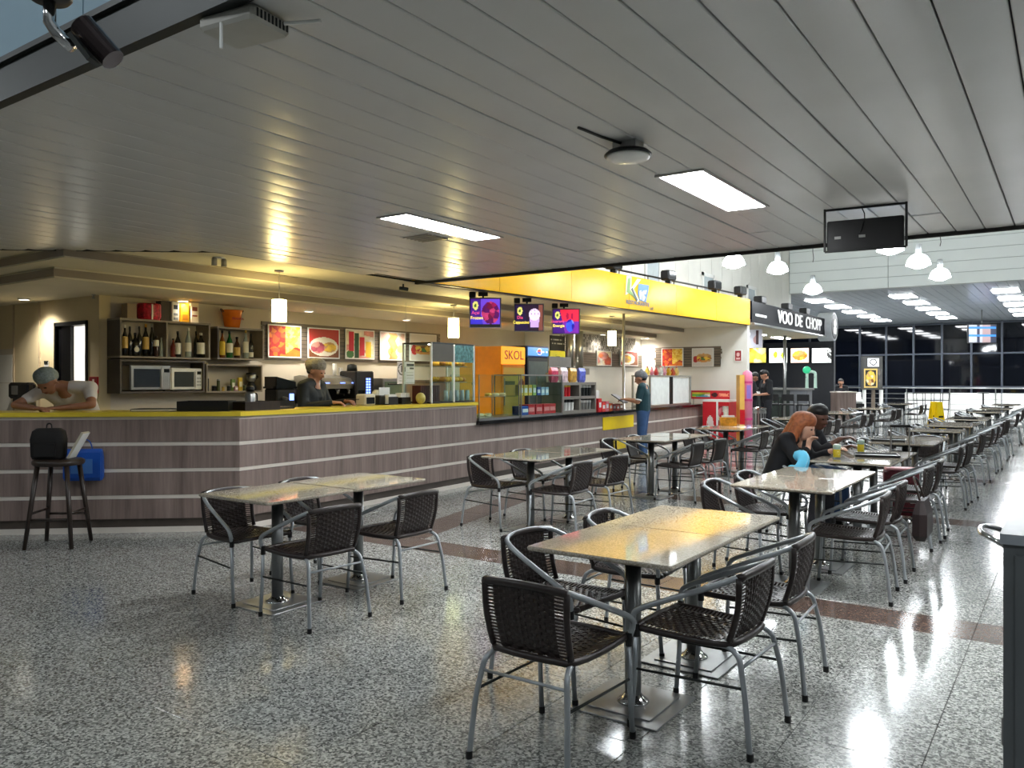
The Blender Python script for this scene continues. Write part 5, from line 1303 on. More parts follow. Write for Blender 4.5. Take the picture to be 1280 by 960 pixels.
# red banner and red chest freezer in front of the end wall
def f_banner(u, v):
    if .02 < u < .5: return blobs([srgb(230, 210, 60)[:3], srgb(90, 170, 200)[:3], srgb(230, 120, 160)[:3], srgb(120, 190, 80)[:3], WH], 12, 41)(u, v) if .2 < v < .8 else srgb(196, 30, 44)
    if u > .74 and .25 < v < .75 and hsh(int(u*40), int(v*5)) > .4: return srgb(240, 150, 120)
    if ellipse(u, v, .62, .5, .08, .3): return srgb(60, 20, 24)
    return srgb(196, 30, 44)
x0, x1, z0, z1 = ry(864, 912, 488, 498.5, EY-.35)
t = thing('snack_banner', 'long red printed ice-cream banner board below the end wall pictures', 'banner', ((x0+x1)/2, EY-.35, 0))
mb = MB(); mb.bb((-(x1-x0)/2, 0, z0), ((x1-x0)/2, .02, z1)); mb.build('board', M_RED, t)
printed('print', (-(x1-x0)/2+.01, -.002, z0+.01), XR, x1-x0-.02, z1-z0-.02, f_banner, 60, 10, M_PRINT, t)
for s in (-1, 1): mb = MB(); mb.bb((s*(x1-x0)*.45-.01, .02, 0), (s*(x1-x0)*.45+.01, .04, z1)); mb.build('stand', M_STEEL, t)
x0, x1, z0, z1 = ry(878, 911, 502, 530, EY-.9)
t = thing('ice_cream_freezer', 'red chest freezer with white corner frame beside the counter end', 'freezer', ((x0+x1)/2, EY-.62, 0)); w = x1-x0
mb = MB(); mb.bb((-w/2, -.26, .08), (w/2, .26, z1)); mb.build('cabinet', M_RED, t)
mb = MB(); mb.bb((-w/2, -.26, z1), (w/2, .26, z1+.05)); mb.build('lid_frame', M_WHITEP, t)
mb = MB(); mb.bb((w*.02, -.268, .08), (w*.09, -.26, z1)); mb.build('corner_strip', M_WHITEP, t)
mb = MB(); mb.bb((-w/2+.04, -.24, 0), (w/2-.04, .24, .08)); mb.build('plinth', M_DARK, t)
def f_redf(u, v):
    if ellipse(u, v, .58, .34, .3, .3): return srgb(236, 214, 206) if hsh(int(u*12), int(v*12)) > .25 else srgb(206, 110, 110)
    return srgb(206, 26, 40)
printed('print', (-w/2+.01, -.2635, .1), XR, w*.5-.02, z1-.14, f_redf, 20, 26, M_PRINT, t)
printed('print', (w*.1, -.2635, .2), XR, w*.38, z1-.3, blobs([srgb(206, 40, 60)[:3], srgb(226, 120, 130)[:3], WH, srgb(150, 20, 40)[:3]], 14, 44), 14, 24, M_PRINT, t)
# hot food case with sliding doors
t, w4, h4, ce4, an4 = case_on_counter(817, 868, 469, 'steel framed food case with white sliding doors on the stone counter')
for sx in (-1, 1):
    for sy in (-1, 1): mb = MB(); mb.box((sx*(w4/2-.02), sy*.2, h4/2), (.035, .035, h4)); mb.build('post', M_STEEL, t)
mb = MB(); mb.bb((-w4/2, -.22, h4-.03), (w4/2, .22, h4)); mb.build('top', M_STEEL, t)
mb = MB(); mb.bb((-w4/2, -.22, 0), (w4/2, .22, .04)); mb.build('base', M_STEEL, t)
for k in range(2): mb = MB(); u0 = -w4/2+.04+k*w4*.52; mb.bb((u0, -.20+.02*k, .05), (u0+w4*.44, -.185+.02*k, h4-.04)); mb.build('sliding_door', mat('milky_door', srgb(226, 230, 226), .25), t)
mb = MB(); mb.bb((-.07, -.21, .04), (-.03, -.18, h4-.03)).bb((.05, -.21, .04), (.09, -.18, h4-.03)); mb.build('mullion', M_BLACK, t)
for k in range(8):
    x, y = in_case(ce4, an4, (-.36+k*.1)*w4, 0.0)
    c = (srgb(226, 200, 90), srgb(226, 140, 160), srgb(196, 60, 60), srgb(230, 226, 214), srgb(236, 160, 180), srgb(220, 170, 40), srgb(200, 80, 40), srgb(236, 200, 120))[k]
    nm = ('yellow', 'rose', 'red', 'white', 'pink', 'mustard', 'rust', 'straw')[k]
    s = thing('snack_bag', nm+' bag of biscuits on top of the steel food case', 'packet', (x, y, KZ+h4), an4+rj.uniform(-.3, .3)); hh = .14+.06*rj.random()
    mb = MB(); mb.rings([[(-.06, -.02, 0), (.06, -.02, 0), (.06, .02, 0), (-.06, .02, 0)], [(-.07, -.045, hh*.4), (.07, -.045, hh*.4), (.07, .045, hh*.4), (-.07, .045, hh*.4)], [(-.05, -.006, hh), (.05, -.006, hh), (.05, .006, hh), (-.05, .006, hh)]]); mb.build('bag', mat('bag_'+nm, c, .3, var=.3, scale=14), s, False)
    mb = MB(); mb.bb((-.03, -.006, hh), (.03, .006, hh+.03)); mb.build('tie', M_RED, s)
# checkout: panel, till back, candies
t, w5, h5, ce5, an5 = case_on_counter(752, 783, 470, 'x'); t.name = 'till_screen_wall'; t['label'] = 'pale back board of the checkout with a paper cup poster'; t['category'] = 'board'
t.location = (ce5.x-.9, ce5.y+.2, .12); mb = MB(); mb.bb((-.75, 0, 0), (.75, .04, 1.5)); mb.build('board', mat('checkout_board', srgb(206, 202, 194), .5), t)
mb = MB(); mb.lathe([(.05, 0), (.07, .2)], (-.05, -.02, 1.15), 12); mb.build('paper_cup', M_WHITEP, t)
mb = MB(); mb.bb((-.76, -.01, 1.48), (.76, .05, 1.52)); mb.build('cap_rail', M_STEEL, t)
x, y = in_case(ce5, an5, -.1*w5, .12)
t = thing('till_monitor', 'white back of a till monitor on the checkout counter', 'monitor', (x, y, KZ), an5-.25)
mb = MB(); mb.lathe([(.1, 0), (.1, .012), (.025, .02), (.025, .14)], (0,0,0), 16); mb.build('stand', M_BLACK, t)
mb = MB(); mb.bevbox((0, 0, .26), (.36, .04, .26), .012); mb.build('housing', M_WHITEP, t)
mb = MB(); mb.bb((-.16, .021, .15), (.16, .023, .37)); mb.build('screen', M_BLACKG, t)
for k in range(7):
    x, y = in_case(ce5, an5, (-.42+k*.14)*w5, -.16)
    nm = ('red', 'scarlet striped', 'pink', 'orange', 'dark red', 'brick red', 'brown')[k]; c = (srgb(206, 30, 40), srgb(226, 60, 50), srgb(226, 120, 130), srgb(232, 96, 30), srgb(150, 20, 34), srgb(180, 70, 50), srgb(110, 70, 50))[k]
    hh = (.24, .16, .18, .14, .12, .1, .12)[k]
    s = thing('sweets_box', nm+' box of sweets on the checkout counter', 'box', (x, y, KZ), an5)
    mb = MB(); mb.box((0, 0, hh/2), (w5*.12, .12, hh)); mb.build('box', mat('sweets_'+str(k), c, .4, var=.3, scale=30), s)
    mb = MB(); mb.bb((-w5*.04, -.062, hh*.3), (w5*.04, -.0605, hh*.7)); mb.build('print', M_WHITEP, s)
# ---- hanging screens under the fascia
def scr_common(u, v, bg, fn):
    if ellipse(u, v, .17, .76, .095, .16):
        return srgb(70, 110, 40) if ellipse(u, v, .17, .76, .04, .07) else srgb(222, 214, 120)
    return fn(u, v)
def scr1(u, v):
    if v < .1: return K(.01)
    if u > .36-.0*v and u > .34+.2*(.5-v) and v > .1: return blobs([srgb(150, 30, 80)[:3], srgb(110, 24, 60)[:3], srgb(190, 60, 110)[:3], srgb(90, 20, 90)[:3]], 40, 51)(u, v) if ellipse(u, v, .68, .5, .3, .4) else srgb(110, 70, 210)
    return srgb(70, 30, 130) if v > .3 else srgb(60, 50, 200)
def scr2(u, v):
    if u > .4+.2*(.5-v):
        if ellipse(u, v, .7, .62, .2, .24): return srgb(226, 206, 240) if ((u-.7)*8+math.sin(v*22)) % 1.0 > .12 else srgb(140, 90, 120)
        if abs(u-.7) < .17-.12*(.4-v)*.8 and .12 < v < .5: return srgb(196, 160, 236)
        return srgb(40, 26, 44) if u < .85 else srgb(120, 70, 60)
    return srgb(36, 24, 60)
def scr3(u, v):
    if u > .36+.2*(.5-v):
        if ellipse(u, v, .66, .32, .16, .26): return blobs([srgb(60, 80, 220)[:3], srgb(120, 140, 240)[:3], srgb(40, 30, 150)[:3]], 20, 53)(u, v)
        if v > .5: return srgb(214, 40, 66) if not (ellipse(u, v, .56, .72, .05, .14) or ellipse(u, v, .74, .72, .04, .14)) else srgb(150, 20, 60)
        return srgb(110, 40, 150)
    return srgb(60, 26, 110)
for k, (p0, p1, ytop, ybot, d, sf, l1, l2, nm) in enumerate(((586.5, 626.5, 372, 410, 12.1, scr1, 'Açaí', 'Frozen', 'berry bowl'), (642.5, 680, 379.5, 414.5, 13.0, scr2, 'Dia', 'Cappuccino', 'whipped drink'), (690, 725, 385.5, 418, 13.9, scr3, 'Guaraná', 'Energia', 'red and blue drink'))):
    a = W(p0, ytop, d); b = W(p1, ytop+4.0, d+.0); c = W(p0, ybot, d)
    rt = Vector((b.x-a.x, b.y-a.y, 0)); w = rt.length; rt.normalize(); h = a.z-c.z
    t = thing('hanging_screen', 'hanging screen advertising a %s under the yellow fascia' % nm, 'screen', (a.x, a.y, c.z), math.atan2(rt.y, rt.x))
    mb = MB(); mb.bb((0, 0, 0), (w, .05, h)); mb.build('casing', M_STEEL, t)
    mb = MB(); mb.bb((.012, -.002, .012), (w-.012, .0, h-.012)); mb.build('bezel', M_BLACK, t)
    printed('screen', (.02, -.003, .02), XR, w-.04, h-.04, lambda u, v, sf=sf: scr_common(u, v, None, sf), 40, 34, M_SCREEN, t)
    e1 = mat('screen_red_letters', srgb(226, 60, 110), .4, emit=(.8, .1, .25, 1), es=.6, var=0); e2 = mat('screen_yellow_letters', srgb(250, 220, 60), .4, emit=(1, .8, .1, 1), es=.8, var=0)
    text('title', l1, h*.15, e1, t, (w*.2, -.006, h*.5), XR, extr=.0005); text('title', l2, h*.15, e2, t, (w*.24, -.006, h*.33), XR, extr=.0005, xs=.8 if len(l2) > 7 else 1)
    mb = MB(); mb.bb((w*.40, .01, h), (w*.46, .04, 2.83-c.z-.06)); mb.build('hanger', M_BLACK, t)
    mb = MB(); mb.bb((w*.28, .0, 2.83-c.z-.06), (w*.58, .06, 2.83-c.z)); mb.build('mount', M_BLACK, t)
    mb = MB(); mb.bevbox((w*.1, .02, 2.83-c.z-.04), (.1, .1, .08), .01); mb.build('camera_box', M_BLACK, t)
# small items high on the wall and under the ceiling
a = PY(57, 452, DY-.02)
t = thing('clipboard', 'white paper on a clipboard hung beside the dark door', 'clipboard', (a.x, DY, 0)); z0 = PY(57, 472, DY).z
mb = MB(); mb.bb((-.06, -.012, z0), (.06, -.001, a.z)); mb.build('sheet', M_WHITEP, t)
mb = MB(); mb.bb((-.05, -.02, a.z-.03), (.05, -.008, a.z+.01)); mb.build('clip', M_DARK, t)
x0, x1, z0, z1 = ry(111.5, 122, 471, 491.5, DY-.012)
t = thing('safety_sign', 'red fire extinguisher sign right of the dark door', 'sign', ((x0+x1)/2, DY-.012, z0))
mb = MB(); mb.bb((-(x1-x0)/2, 0, 0), ((x1-x0)/2, .012, z1-z0)); mb.build('plate', M_RED, t)
printed('print', (-(x1-x0)/2+.006, -.0015, .006), XR, x1-x0-.012, z1-z0-.012, lambda u, v: srgb(232, 216, 210) if (abs(u-.5) < .13 and .3 < v < .88) or (.05 < v < .18 and .12 < u < .88 and int(u*14) % 2) else srgb(140, 14, 22), 16, 24, M_PRINT, t)
p = PY(120, 371, DY); p = G(117, 368, 2.6)
t = thing('sprinkler', 'small sprinkler head under the kiosk ceiling border', 'sprinkler', (p.x, max(p.y, e2y+.1), 2.6))
mb = MB(); mb.lathe([(.02, -.05), (.012, -.02), (.03, 0)], (0,0,0), 10); mb.build('body', M_STEEL, t)
mb = MB(); mb.lathe([(.03, -.055), (.03, -.05)], (0,0,0), 10); mb.build('deflector', M_STEEL, t)
p = G(274, 322, kz)
t = thing('spot_cluster', 'small twin spot fitting at the edge of the slat ceiling over the bar', 'spotlight', (p.x, p.y, kz))
mb = MB(); mb.lathe([(.06, -.01), (.06, 0)], (0,0,0), 14); mb.build('plate', M_WHITEP, t)
for s in (-1, 1): mb = MB(); mb.lathe([(.03, -.09), (.03, -.02), (.02, -.005)], (0, s*.06, 0), 12); mb.build('spot', M_STEEL, t)
p = G(504, 355, kz)
t = thing('security_camera', 'small dark security camera under the kiosk ceiling near the fascia end', 'camera', (p.x, p.y, kz))
mb = MB(); mb.tube([(0, 0, 0), (0, 0, -.05)], .012, 8); mb.build('mount', M_DARK, t)
mb = MB(); mb.tube([(-.02, -.05, -.06), (.03, .06, -.07)], .025, 10); mb.build('body', M_DARK, t)
# ================================================================== BAR STOOL AND BLUE BAG AT THE COUNTER
fc = (G(33, 686)+G(113, 676)+G(62, 676)+G(84, 688))/4
t = thing('bar_stool', 'dark wooden bar stool with round legs and rungs by the counter', 'stool', (fc.x, fc.y, 0), math.radians(40))
SH = .76
ft = [(.2, .2), (-.2, .2), (-.2, -.2), (.2, -.2)]
for (x, y) in ft: mb = MB(); mb.tube([(x, y, 0), (x*.62, y*.62, SH-.02)], [.018, .022], 10); mb.build('leg', M_DKWOOD, t, True)
for i in range(4):
    a_, b_ = ft[i], ft[(i+1) % 4]; zz = .26+.05*(i % 2); k = 1-.38*zz/SH
    mb = MB(); mb.tube([(a_[0]*k, a_[1]*k, zz), (b_[0]*k, b_[1]*k, zz)], .011, 8); mb.build('rung', M_DKWOOD, t, True)
mb = MB(); mb.lathe([(.2, SH-.03), (.215, SH-.015), (.215, SH+.01), (.19, SH+.025), (0, SH+.02)], (0,0,0), 24); mb.build('seat', M_DKWOOD, t, True)
bs = thing('backpack', 'black backpack resting on the bar stool seat', 'backpack', (fc.x-.07, fc.y-.05, SH+.024), math.radians(42)); bs.scale = (.78, .85, .9)
mb = MB(); mb.rings([[(x*k, y*k2, z_) for x, y in ((-.17, -.07), (-.1, -.09), (.1, -.09), (.17, -.07), (.17, .06), (.1, .09), (-.1, .09), (-.17, .06))] for z_, k, k2 in ((0, .9, .9), (.03, 1, 1), (.2, 1.05, 1.0), (.28, .95, .8), (.31, .7, .5))]); mb.build('body', mat('black_fabric', srgb(22, 20, 20), .8), bs, True)
mb = MB(); mb.rings([[(x, y, z_) for x, y in ((-.11, -.12), (.11, -.12), (.11, -.085), (-.11, -.085))] for z_ in (.03, .16)]); mb.build('pocket', mat('black_fabric', srgb(22, 20, 20), .8), bs)
mb = MB(); mb.tube(catmull([(-.03, 0, .30), (-.02, 0, .35), (.02, 0, .35), (.03, 0, .30)], 4), .008, 6); mb.build('handle', M_BLACK, bs)
bk = thing('notebook', 'thin pale notebook sticking out beside the backpack', 'notebook', (fc.x+.09, fc.y+.09, SH+.024), math.radians(42))
mb = MB(); mb.box((.04, 0, .125), (.018, .16, .26), rot=Matrix.Rotation(.5, 3, 'Y')); mb.build('cover', mat('pale_paper', srgb(190, 182, 160), .7), bk)
mb = MB(); mb.box((.05, 0, .12), (.004, .15, .25), rot=Matrix.Rotation(.5, 3, 'Y')); mb.build('pages', M_WHITEP, bk)
# blue bag hung on the counter front
A_, B_ = CP[0], CP[1]; dd = (B_-A_).normalized()
def cfront(px):
    return min(((abs(project((*(A_.lerp(B_, k/500)), 0))[0]-px), A_.lerp(B_, k/500)) for k in range(100, 501)), key=lambda q: q[0])[1]
q = cfront(108); ang = math.atan2(dd.y, dd.x)
t = thing('shopping_bag', 'bright blue soft bag hanging from a hook on the counter front', 'bag', (q.x+dd.y*.06, q.y-dd.x*.06, .5), ang)
mb = MB(); mb.rings([[(x*k, y*k2, z_) for x, y in ((-.17, -.05), (.17, -.05), (.175, .0), (.17, .05), (-.17, .05), (-.175, 0))] for z_, k, k2 in ((0.03, .95, .7), (.06, 1, 1), (.2, 1.0, 1.0), (.3, .99, .7), (.335, .97, .25))]); mb.build('body', M_BLUE, t, False)
mb = MB(); mb.bb((-.1, -.0525, .1), (.1, -.0505, .24)); mb.build('print', mat('bag_print', srgb(70, 120, 190), .5), t)
mb = MB(); mb.tube(catmull([(-.08, 0, .33), (-.05, .02, .40), (0, .04, .42), (.05, .02, .40), (.08, 0, .33)], 4), .006, 6); mb.build('handle', M_BLUE, t)
mb = MB(); mb.tube([(0, .06, .42), (0, .02, .40)], .006, 6); mb.build('hook', M_STEEL, t)

x0, x1, z0, z1 = ry(21, 45, 478, 498, DY-.02)
t = thing('towel_dispenser', 'black wall dispenser with steel front beside the leaning man', 'dispenser', ((x0+x1)/2, DY-.002, z0)); w = x1-x0
mb = MB(); mb.bevbox((0, -.07, (z1-z0)/2), (w, .14, z1-z0), .03); mb.build('casing', M_BLACKG, t)
mb = MB(); mb.bb((-w*.28, -.146, .06), (.02, -.139, (z1-z0)*.8)); mb.build('front_plate', M_STEEL, t)
mb = MB(); mb.bb((-w*.3, -.12, -.05), (w*.3, -.05, .004)); mb.build('outlet', M_BLACK, t)
# ================================================================== SECOND KIOSK WITH BLACK SIGN
VX, VY0, VY1 = -6.5, 19.62, 26.7
vs = thing('bar_sign', 'black fascia sign with white raised letters and a round emblem', 'sign', (VX, VY0, 0))
mb = MB(); mb.bb((-.16, 0, 2.93), (0, VY1-VY0, 3.46)); mb.build('board', mat('black_sign_board', srgb(10, 12, 18), .5, ior=1.2), vs)
mb = MB(); mb.tube([(.03, 0, 2.89), (.03, VY1-VY0, 2.89)], .035, 8); mb.build('lower_rail', M_STEEL, vs)
M_LET = mat('white_sign_letters', srgb(240, 240, 236), .4, emit=(1, 1, 1, 1), es=.16, var=0)
yy = 3.35
for word, y_ in (('VOO', 2.72), ('DE', 4.02), ('CHOPP', 5.66)):
    text('lettering', word, .50, M_LET, vs, (.03, y_, 3.19), YR, extr=.012, xs=1.22 if word != 'CHOPP' else 1.1)
mb = MB(); mb.bb((0, .25, 3.10), (.02, 1.1, 3.16)); mb.build('light_strip', M_LET, vs)
ed = Matrix.Rotation(math.pi/2, 3, 'Y')
mb = MB(); mb.lathe([(.46, -.25), (.46, .2)], (.0, VY1-VY0+.42, 3.22), 28, rot=ed); mb.build('emblem_drum', mat('pale_drum', srgb(190, 194, 198), .4), vs)
mb = MB(); mb.lathe([(.40, .2), (.40, .21)], (.0, VY1-VY0+.42, 3.22), 28, rot=ed); mb.build('emblem_face', M_BLACK, vs)
mb = MB(); mb.lathe([(.15, .21), (.15, .225)], (0, VY1-VY0+.42, 3.32), 16, rot=ed).bb((.21, VY1-VY0+.26, 2.98), (.225, VY1-VY0+.58, 3.2)); mb.build('emblem_figure', M_LET, vs)
mb = MB(); mb.bb((-5.0, 0, 2.9), (-.02, 8.2, 3.0)); sof = mb.build('soffit', mat('bar_soffit', srgb(206, 196, 168), .5), vs)
for k in range(3): mb = MB(); mb.bb((-1.6, 1.5+k*2.6, 2.885), (-1.3, 2.7+k*2.6, 2.899)); mb.build('strip_lamp', M_FAR_E, vs)
for px in (955, 988, 1010):
    a = PX(px, 372, VX)
    mb = MB(); mb.bevbox((-.1, a.y-VY0, 3.56), (.22, .4, .18), .02); mb.build('top_box', M_BLACK, vs)
VW = 30.4
mb = MB(); mb.bb((-12.5, VW, 0), (-7.08, VW+.2, 2.9)); struct('wall_bar_back', mb, mat('bar_dark_wall', srgb(44, 46, 52), .5))
mb = MB(); mb.bb((-12.5, 19.6, 0), (-12.3, VW, 2.9)); struct('wall_bar_side', mb, mat('bar_dark_wall', srgb(44, 46, 52), .5))
lb = [(936.5, 957.5, 'yellow', blobs([YE, srgb(240, 226, 90)[:3], srgb(250, 240, 170)[:3]], 14, 61)), (961.5, 984, 'white and green', lambda u, v: srgb(180, 200, 60) if ellipse(u, v, .35, .55, .12, .22) or ellipse(u, v, .75, .5, .1, .2) else srgb(240, 244, 236)), (988.5, 1011, 'orange fried food', lambda u, v: blobs([OR, YE, TN, srgb(226, 150, 60)[:3]], 30, 62)(u, v) if ellipse(u, v, .5, .5, .42, .32) else srgb(244, 214, 196)), (1015, 1039, 'white with dark lettering', lambda u, v: (srgb(60, 60, 60) if u > .76 and v > .18 and hsh(int(u*30), int(v*14)) > .45 else (srgb(190, 226, 216) if ellipse(u, v, .45, .65, .2, .12) else srgb(240, 246, 244))))]
for (p0, p1, nm, fn_) in lb:
    x0, x1, z0, z1 = ry(p0, p1, 435.5, 453.5, VW-.1)
    t = thing('menu_lightbox', 'lit menu board, %s, on the dark bar wall' % nm, 'menu board', ((x0+x1)/2, VW-.1, z0)); w = x1-x0
    mb = MB(); mb.bb((-w/2-.02, 0, -.02), (w/2+.02, .1, z1-z0+.02)); mb.build('casing', M_BLACK, t)
    printed('print', (-w/2, -.003, 0), XR, w, z1-z0, fn_, 22, 18, M_LIGHTBOX, t)
x0, x1, z0, z1 = ry(937, 953, 410, 435, 22.0)
t = thing('bottle_poster', 'pale poster with a dark bottle hanging below the black sign', 'poster', ((x0+x1)/2, 22.0, z0)); w = x1-x0
mb = MB(); mb.bb((-w/2, 0, 0), (w/2, .02, z1-z0)); mb.build('board', M_WHITEP, t)
printed('print', (-w/2+.01, -.002, .01), XR, w-.02, z1-z0-.02, lambda u, v: srgb(70, 44, 50) if (abs(u-.6) < .1 and .15 < v < .9) else (srgb(190, 150, 150) if ellipse(u, v, .5, .4, .22, .2) else srgb(206, 206, 220)), 18, 26, M_PRINT, t)
mb = MB(); mb.tube([(0, .01, z1-z0), (0, .01, 2.9-z0)], .004, 6); mb.build('wire', M_STEEL, t)
# bar counter
t = thing('bar_counter', 'dark bar counter with a pale steel end below the beer taps', 'counter', (-8.2, 26.2, 0))
mb = MB(); mb.bb((-2.3, 0, 0), (.75, .55, 1.18)); mb.build('body', mat('dark_counter_front', srgb(62, 66, 66), .3), t)
mb = MB(); mb.bb((-2.4, -.06, 1.18), (1.35, .62, 1.24)); mb.build('top', M_STEEL, t)
mb = MB(); mb.bb((.76, -.01, 0), (1.3, .55, 1.18)); mb.build('end_panel', mat('grey_end_panel', srgb(112, 114, 118), .4), t)
for k in range(3): mb = MB(); mb.bb((-2.2+k*1.0, -.012, .1), (-1.28+k*1.0, -.001, .95)); mb.build('front_panel', mat('dark_green_panel', srgb(46, 54, 50), .2), t)
p = PY(1013, 482, 26.4)
t = thing('beer_tap', 'white twin beer tap tower with green head', 'beer tap', (p.x, 26.45, 1.241))
for s in (-.12, .14): mb = MB(); mb.lathe([(.06, 0), (.05, .03), (.045, .40), (.05, .44)], (s, 0, 0), 14); mb.build('column', mat('tap_white', srgb(196, 226, 210), .3), t, True)
mb = MB(); mb.tube(catmull([(-.12, 0, .42), (-.1, 0, .5), (.0, 0, .53), (.12, 0, .5), (.14, 0, .42)], 4), .045, 10); mb.build('crossover', mat('tap_white', srgb(196, 226, 210), .3), t, True)
mb = MB(); mb.ell((-.12, -.02, .58), (.13, .06, .12)); mb.build('head', mat('tap_green', srgb(30, 170, 110), .35, emit=(.05, .6, .3, 1), es=.25, var=0), t, True)
for s in (-.12, .14): mb = MB(); mb.tube([(s, -.05, .36), (s, -.12, .34)], .012, 8); mb.build('spout', M_CHROME, t)
p = PY(981, 482, 25.6)
mb = MB(); mb.lathe([(.05, 0), (.05, 2.9)], (p.x, 25.6, 0), 12); tag(mb.build('steel_post', M_STEEL, None, True), 'steel post standing in front of the dark bar counter', 'post')
for k, px in enumerate((966, 985, 1004)):
    p = PY(px, 500, 25.0)
    t = thing('bar_chair', 'black metal bar chair lined up at the dark bar counter', 'bar chair', (p.x, 25.2, 0), math.pi/2, 'black bar chairs at the dark counter')
    for (x, y) in ((.18, .18), (-.18, .18), (-.18, -.18), (.18, -.18)): mb = MB(); mb.tube([(x, y, 0), (x*.9, y*.9, .72)], .014, 8); mb.build('leg', M_BLACK, t)
    mb = MB(); mb.bevbox((0, 0, .74), (.4, .4, .05), .015); mb.build('seat', M_BLACK, t)
    for s in (-.17, .17): mb = MB(); mb.tube([(-.17, s, .74), (-.22, s, 1.05)], .014, 8); mb.build('back_post', M_BLACK, t)
    mb = MB(); mb.bb((-.235, -.18, .86), (-.205, .18, 1.06)); mb.build('backrest', M_BLACK, t)
    mb = MB(); mb.tube([(.17, -.17, .3), (.17, .17, .3)], .01, 8); mb.build('footrest', M_STEEL, t)
# pink dispenser, steel bin
p = W(931.5, 500, 19.0)
t = thing('sweets_dispenser', 'tall pink and yellow sweets dispenser at the corner of the white wall', 'dispenser', (p.x, p.y, 0), TH)
M_PINK = mat('pink_plastic', srgb(226, 130, 160), .3)
mb = MB(); mb.bb((-.17, -.15, .05), (-.06, .15, 1.62)); mb.build('side_panel', mat('amber_panel', srgb(230, 180, 90), .4), t)
mb = MB(); mb.bb((-.17, -.155, .05), (-.055, -.15, .8)); mb.build('lower_print', M_RED, t)
mb = MB(); mb.lathe([(.12, .05), (.12, 1.58), (.1, 1.68), (.05, 1.72), (0, 1.73)], (.05, 0, 0), 18); mb.build('tube', M_PINK, t, True)
for z_ in (.55, 1.0, 1.42): mb = MB(); mb.lathe([(.125, z_), (.125, z_+.05)], (.05, 0, 0), 18); mb.build('band', mat('deep_pink', srgb(206, 70, 130), .3), t)
mb = MB(); mb.bb((.0, -.126, 1.06), (.1, -.118, 1.38)); mb.build('window', mat('violet_label', srgb(150, 120, 200), .3), t)
mb = MB(); mb.bb((-.19, -.17, 0), (.19, .17, .05)); mb.build('base', M_STEEL, t)
p = W(949, 500, 20.2)
t = thing('litter_bin', 'slotted stainless steel litter bin beside the pink dispenser', 'bin', (p.x, p.y, 0))
mb = MB(); mb.lathe([(.17, 0), (.17, .72), (.15, .74)], (0,0,0), 20); mb.build('drum', M_STEEL, t, False)
for k in range(16):
    a_ = 2*math.pi*k/16; mb = MB(); mb.box((.172*math.cos(a_), .172*math.sin(a_), .4), (.008, .022, .52), rz=a_); mb.build('slot', M_BLACK, t)
mb = MB(); mb.lathe([(.175, .74), (.18, .8), (.1, .82)], (0,0,0), 20); mb.build('rim', M_CHROME, t, False)
# ================================================================== FAR END OF THE HALL
RY = 45.0
t = thing('railing', 'steel tube railing in front of the dark far windows', 'railing', (0, RY, 0))
mb = MB(); mb.tube([(-13, 0, 1.1), (9, 0, 1.1)], .03, 8); mb.build('handrail', M_STEEL, t, True)
for z_ in (.3, .55, .8): mb = MB(); mb.tube([(-13, 0, z_), (9, 0, z_)], .012, 6); mb.build('rail', M_STEEL, t)
for k in range(12): mb = MB(); mb.tube([(-12.8+k*1.95, 0, 0), (-12.8+k*1.95, 0, 1.1)], .025, 8); mb.build('post', M_STEEL, t)
pe = PY(1131, 500, RY).x; pw = PY(1107, 500, RY).x
for k, (xa, xb) in enumerate(((pe, pe+4.2), (pe+4.24, pe+8.4), (pe+8.44, pe+12.6), (pw-6.5, pw-1.2))):
    mb = MB(); mb.bb((xa, .06, .02), (xb, .12, .86)); mb.build('white_panel', M_WHITE, t)
# wood reception box, totem, frames, caution signs, flight screen
p = W(1054, 500, 27.8)
t = thing('reception_desk', 'grey-brown wooden reception desk near the far railing', 'desk', (p.x, p.y, 0), TH)
mb = MB(); mb.bb((-.32, -.3, 0), (.32, .3, 1.06)); mb.build('body', M_WOOD, t)
mb = MB(); mb.bb((-.34, -.32, 1.06), (.34, .32, 1.10)); mb.build('top', M_STRIPE, t)
p = W(1071, 500, 30.5)
t = thing('bundle', 'heap of white folded cloth on a low stand beside the reception desk', 'cloth', (p.x, p.y, 0), TH)
mb = MB(); mb.bb((-.2, -.2, 0), (.2, .2, .6)); mb.build('stand', M_BLACK, t)
mb = MB(); mb.ell((0, 0, .70), (.22, .18, .12)).ell((.08, .05, .8), (.12, .1, .08)); mb.build('cloth', M_WHITEP, t, True)
p = W(1091, 500, 31.0)
t = thing('menu_totem', 'dark free-standing menu totem with emblem and framed food photo', 'totem', (p.x, p.y, 0), TH)
mb = MB(); mb.bb((-.38, 0, 1.12), (.38, .18, 2.42)); mb.build('panel', mat('totem_dark', srgb(70, 70, 68), .5), t)
for s in (-.3, .05, .36): mb = MB(); mb.bb((s-.05, .02, 0), (s+.05, .14, 1.12)); mb.build('leg', M_WHITEP if s != .05 else M_WOODG, t)
printed('photo', (-.34, -.003, 1.2), XR, .52, .74, lambda u, v: srgb(222, 190, 110) if (u < .1 or u > .9 or v < .08 or v > .92) else (blobs([TN, BR, YE, CR_], 30, 71)(u, v) if ellipse(u, v, .5, .5, .36, .38) else srgb(30, 26, 22)), 20, 26, M_PRINT, t)
printed('photo', (.2, -.003, 1.2), XR, .16, .74, blobs([K(.05), K(.1), srgb(120, 110, 100)], 12, 72), 8, 20, M_PRINT, t)
printed('emblem', (-.2, -.003, 2.02), XR, .44, .32, lambda u, v: K(.02) if abs(((u-.5)/.3)**2+((v-.55)/.4)**2-.8) < .3 else srgb(230, 230, 234), 18, 16, M_SCREEN, t)
p = W(1164, 510, 27.5)
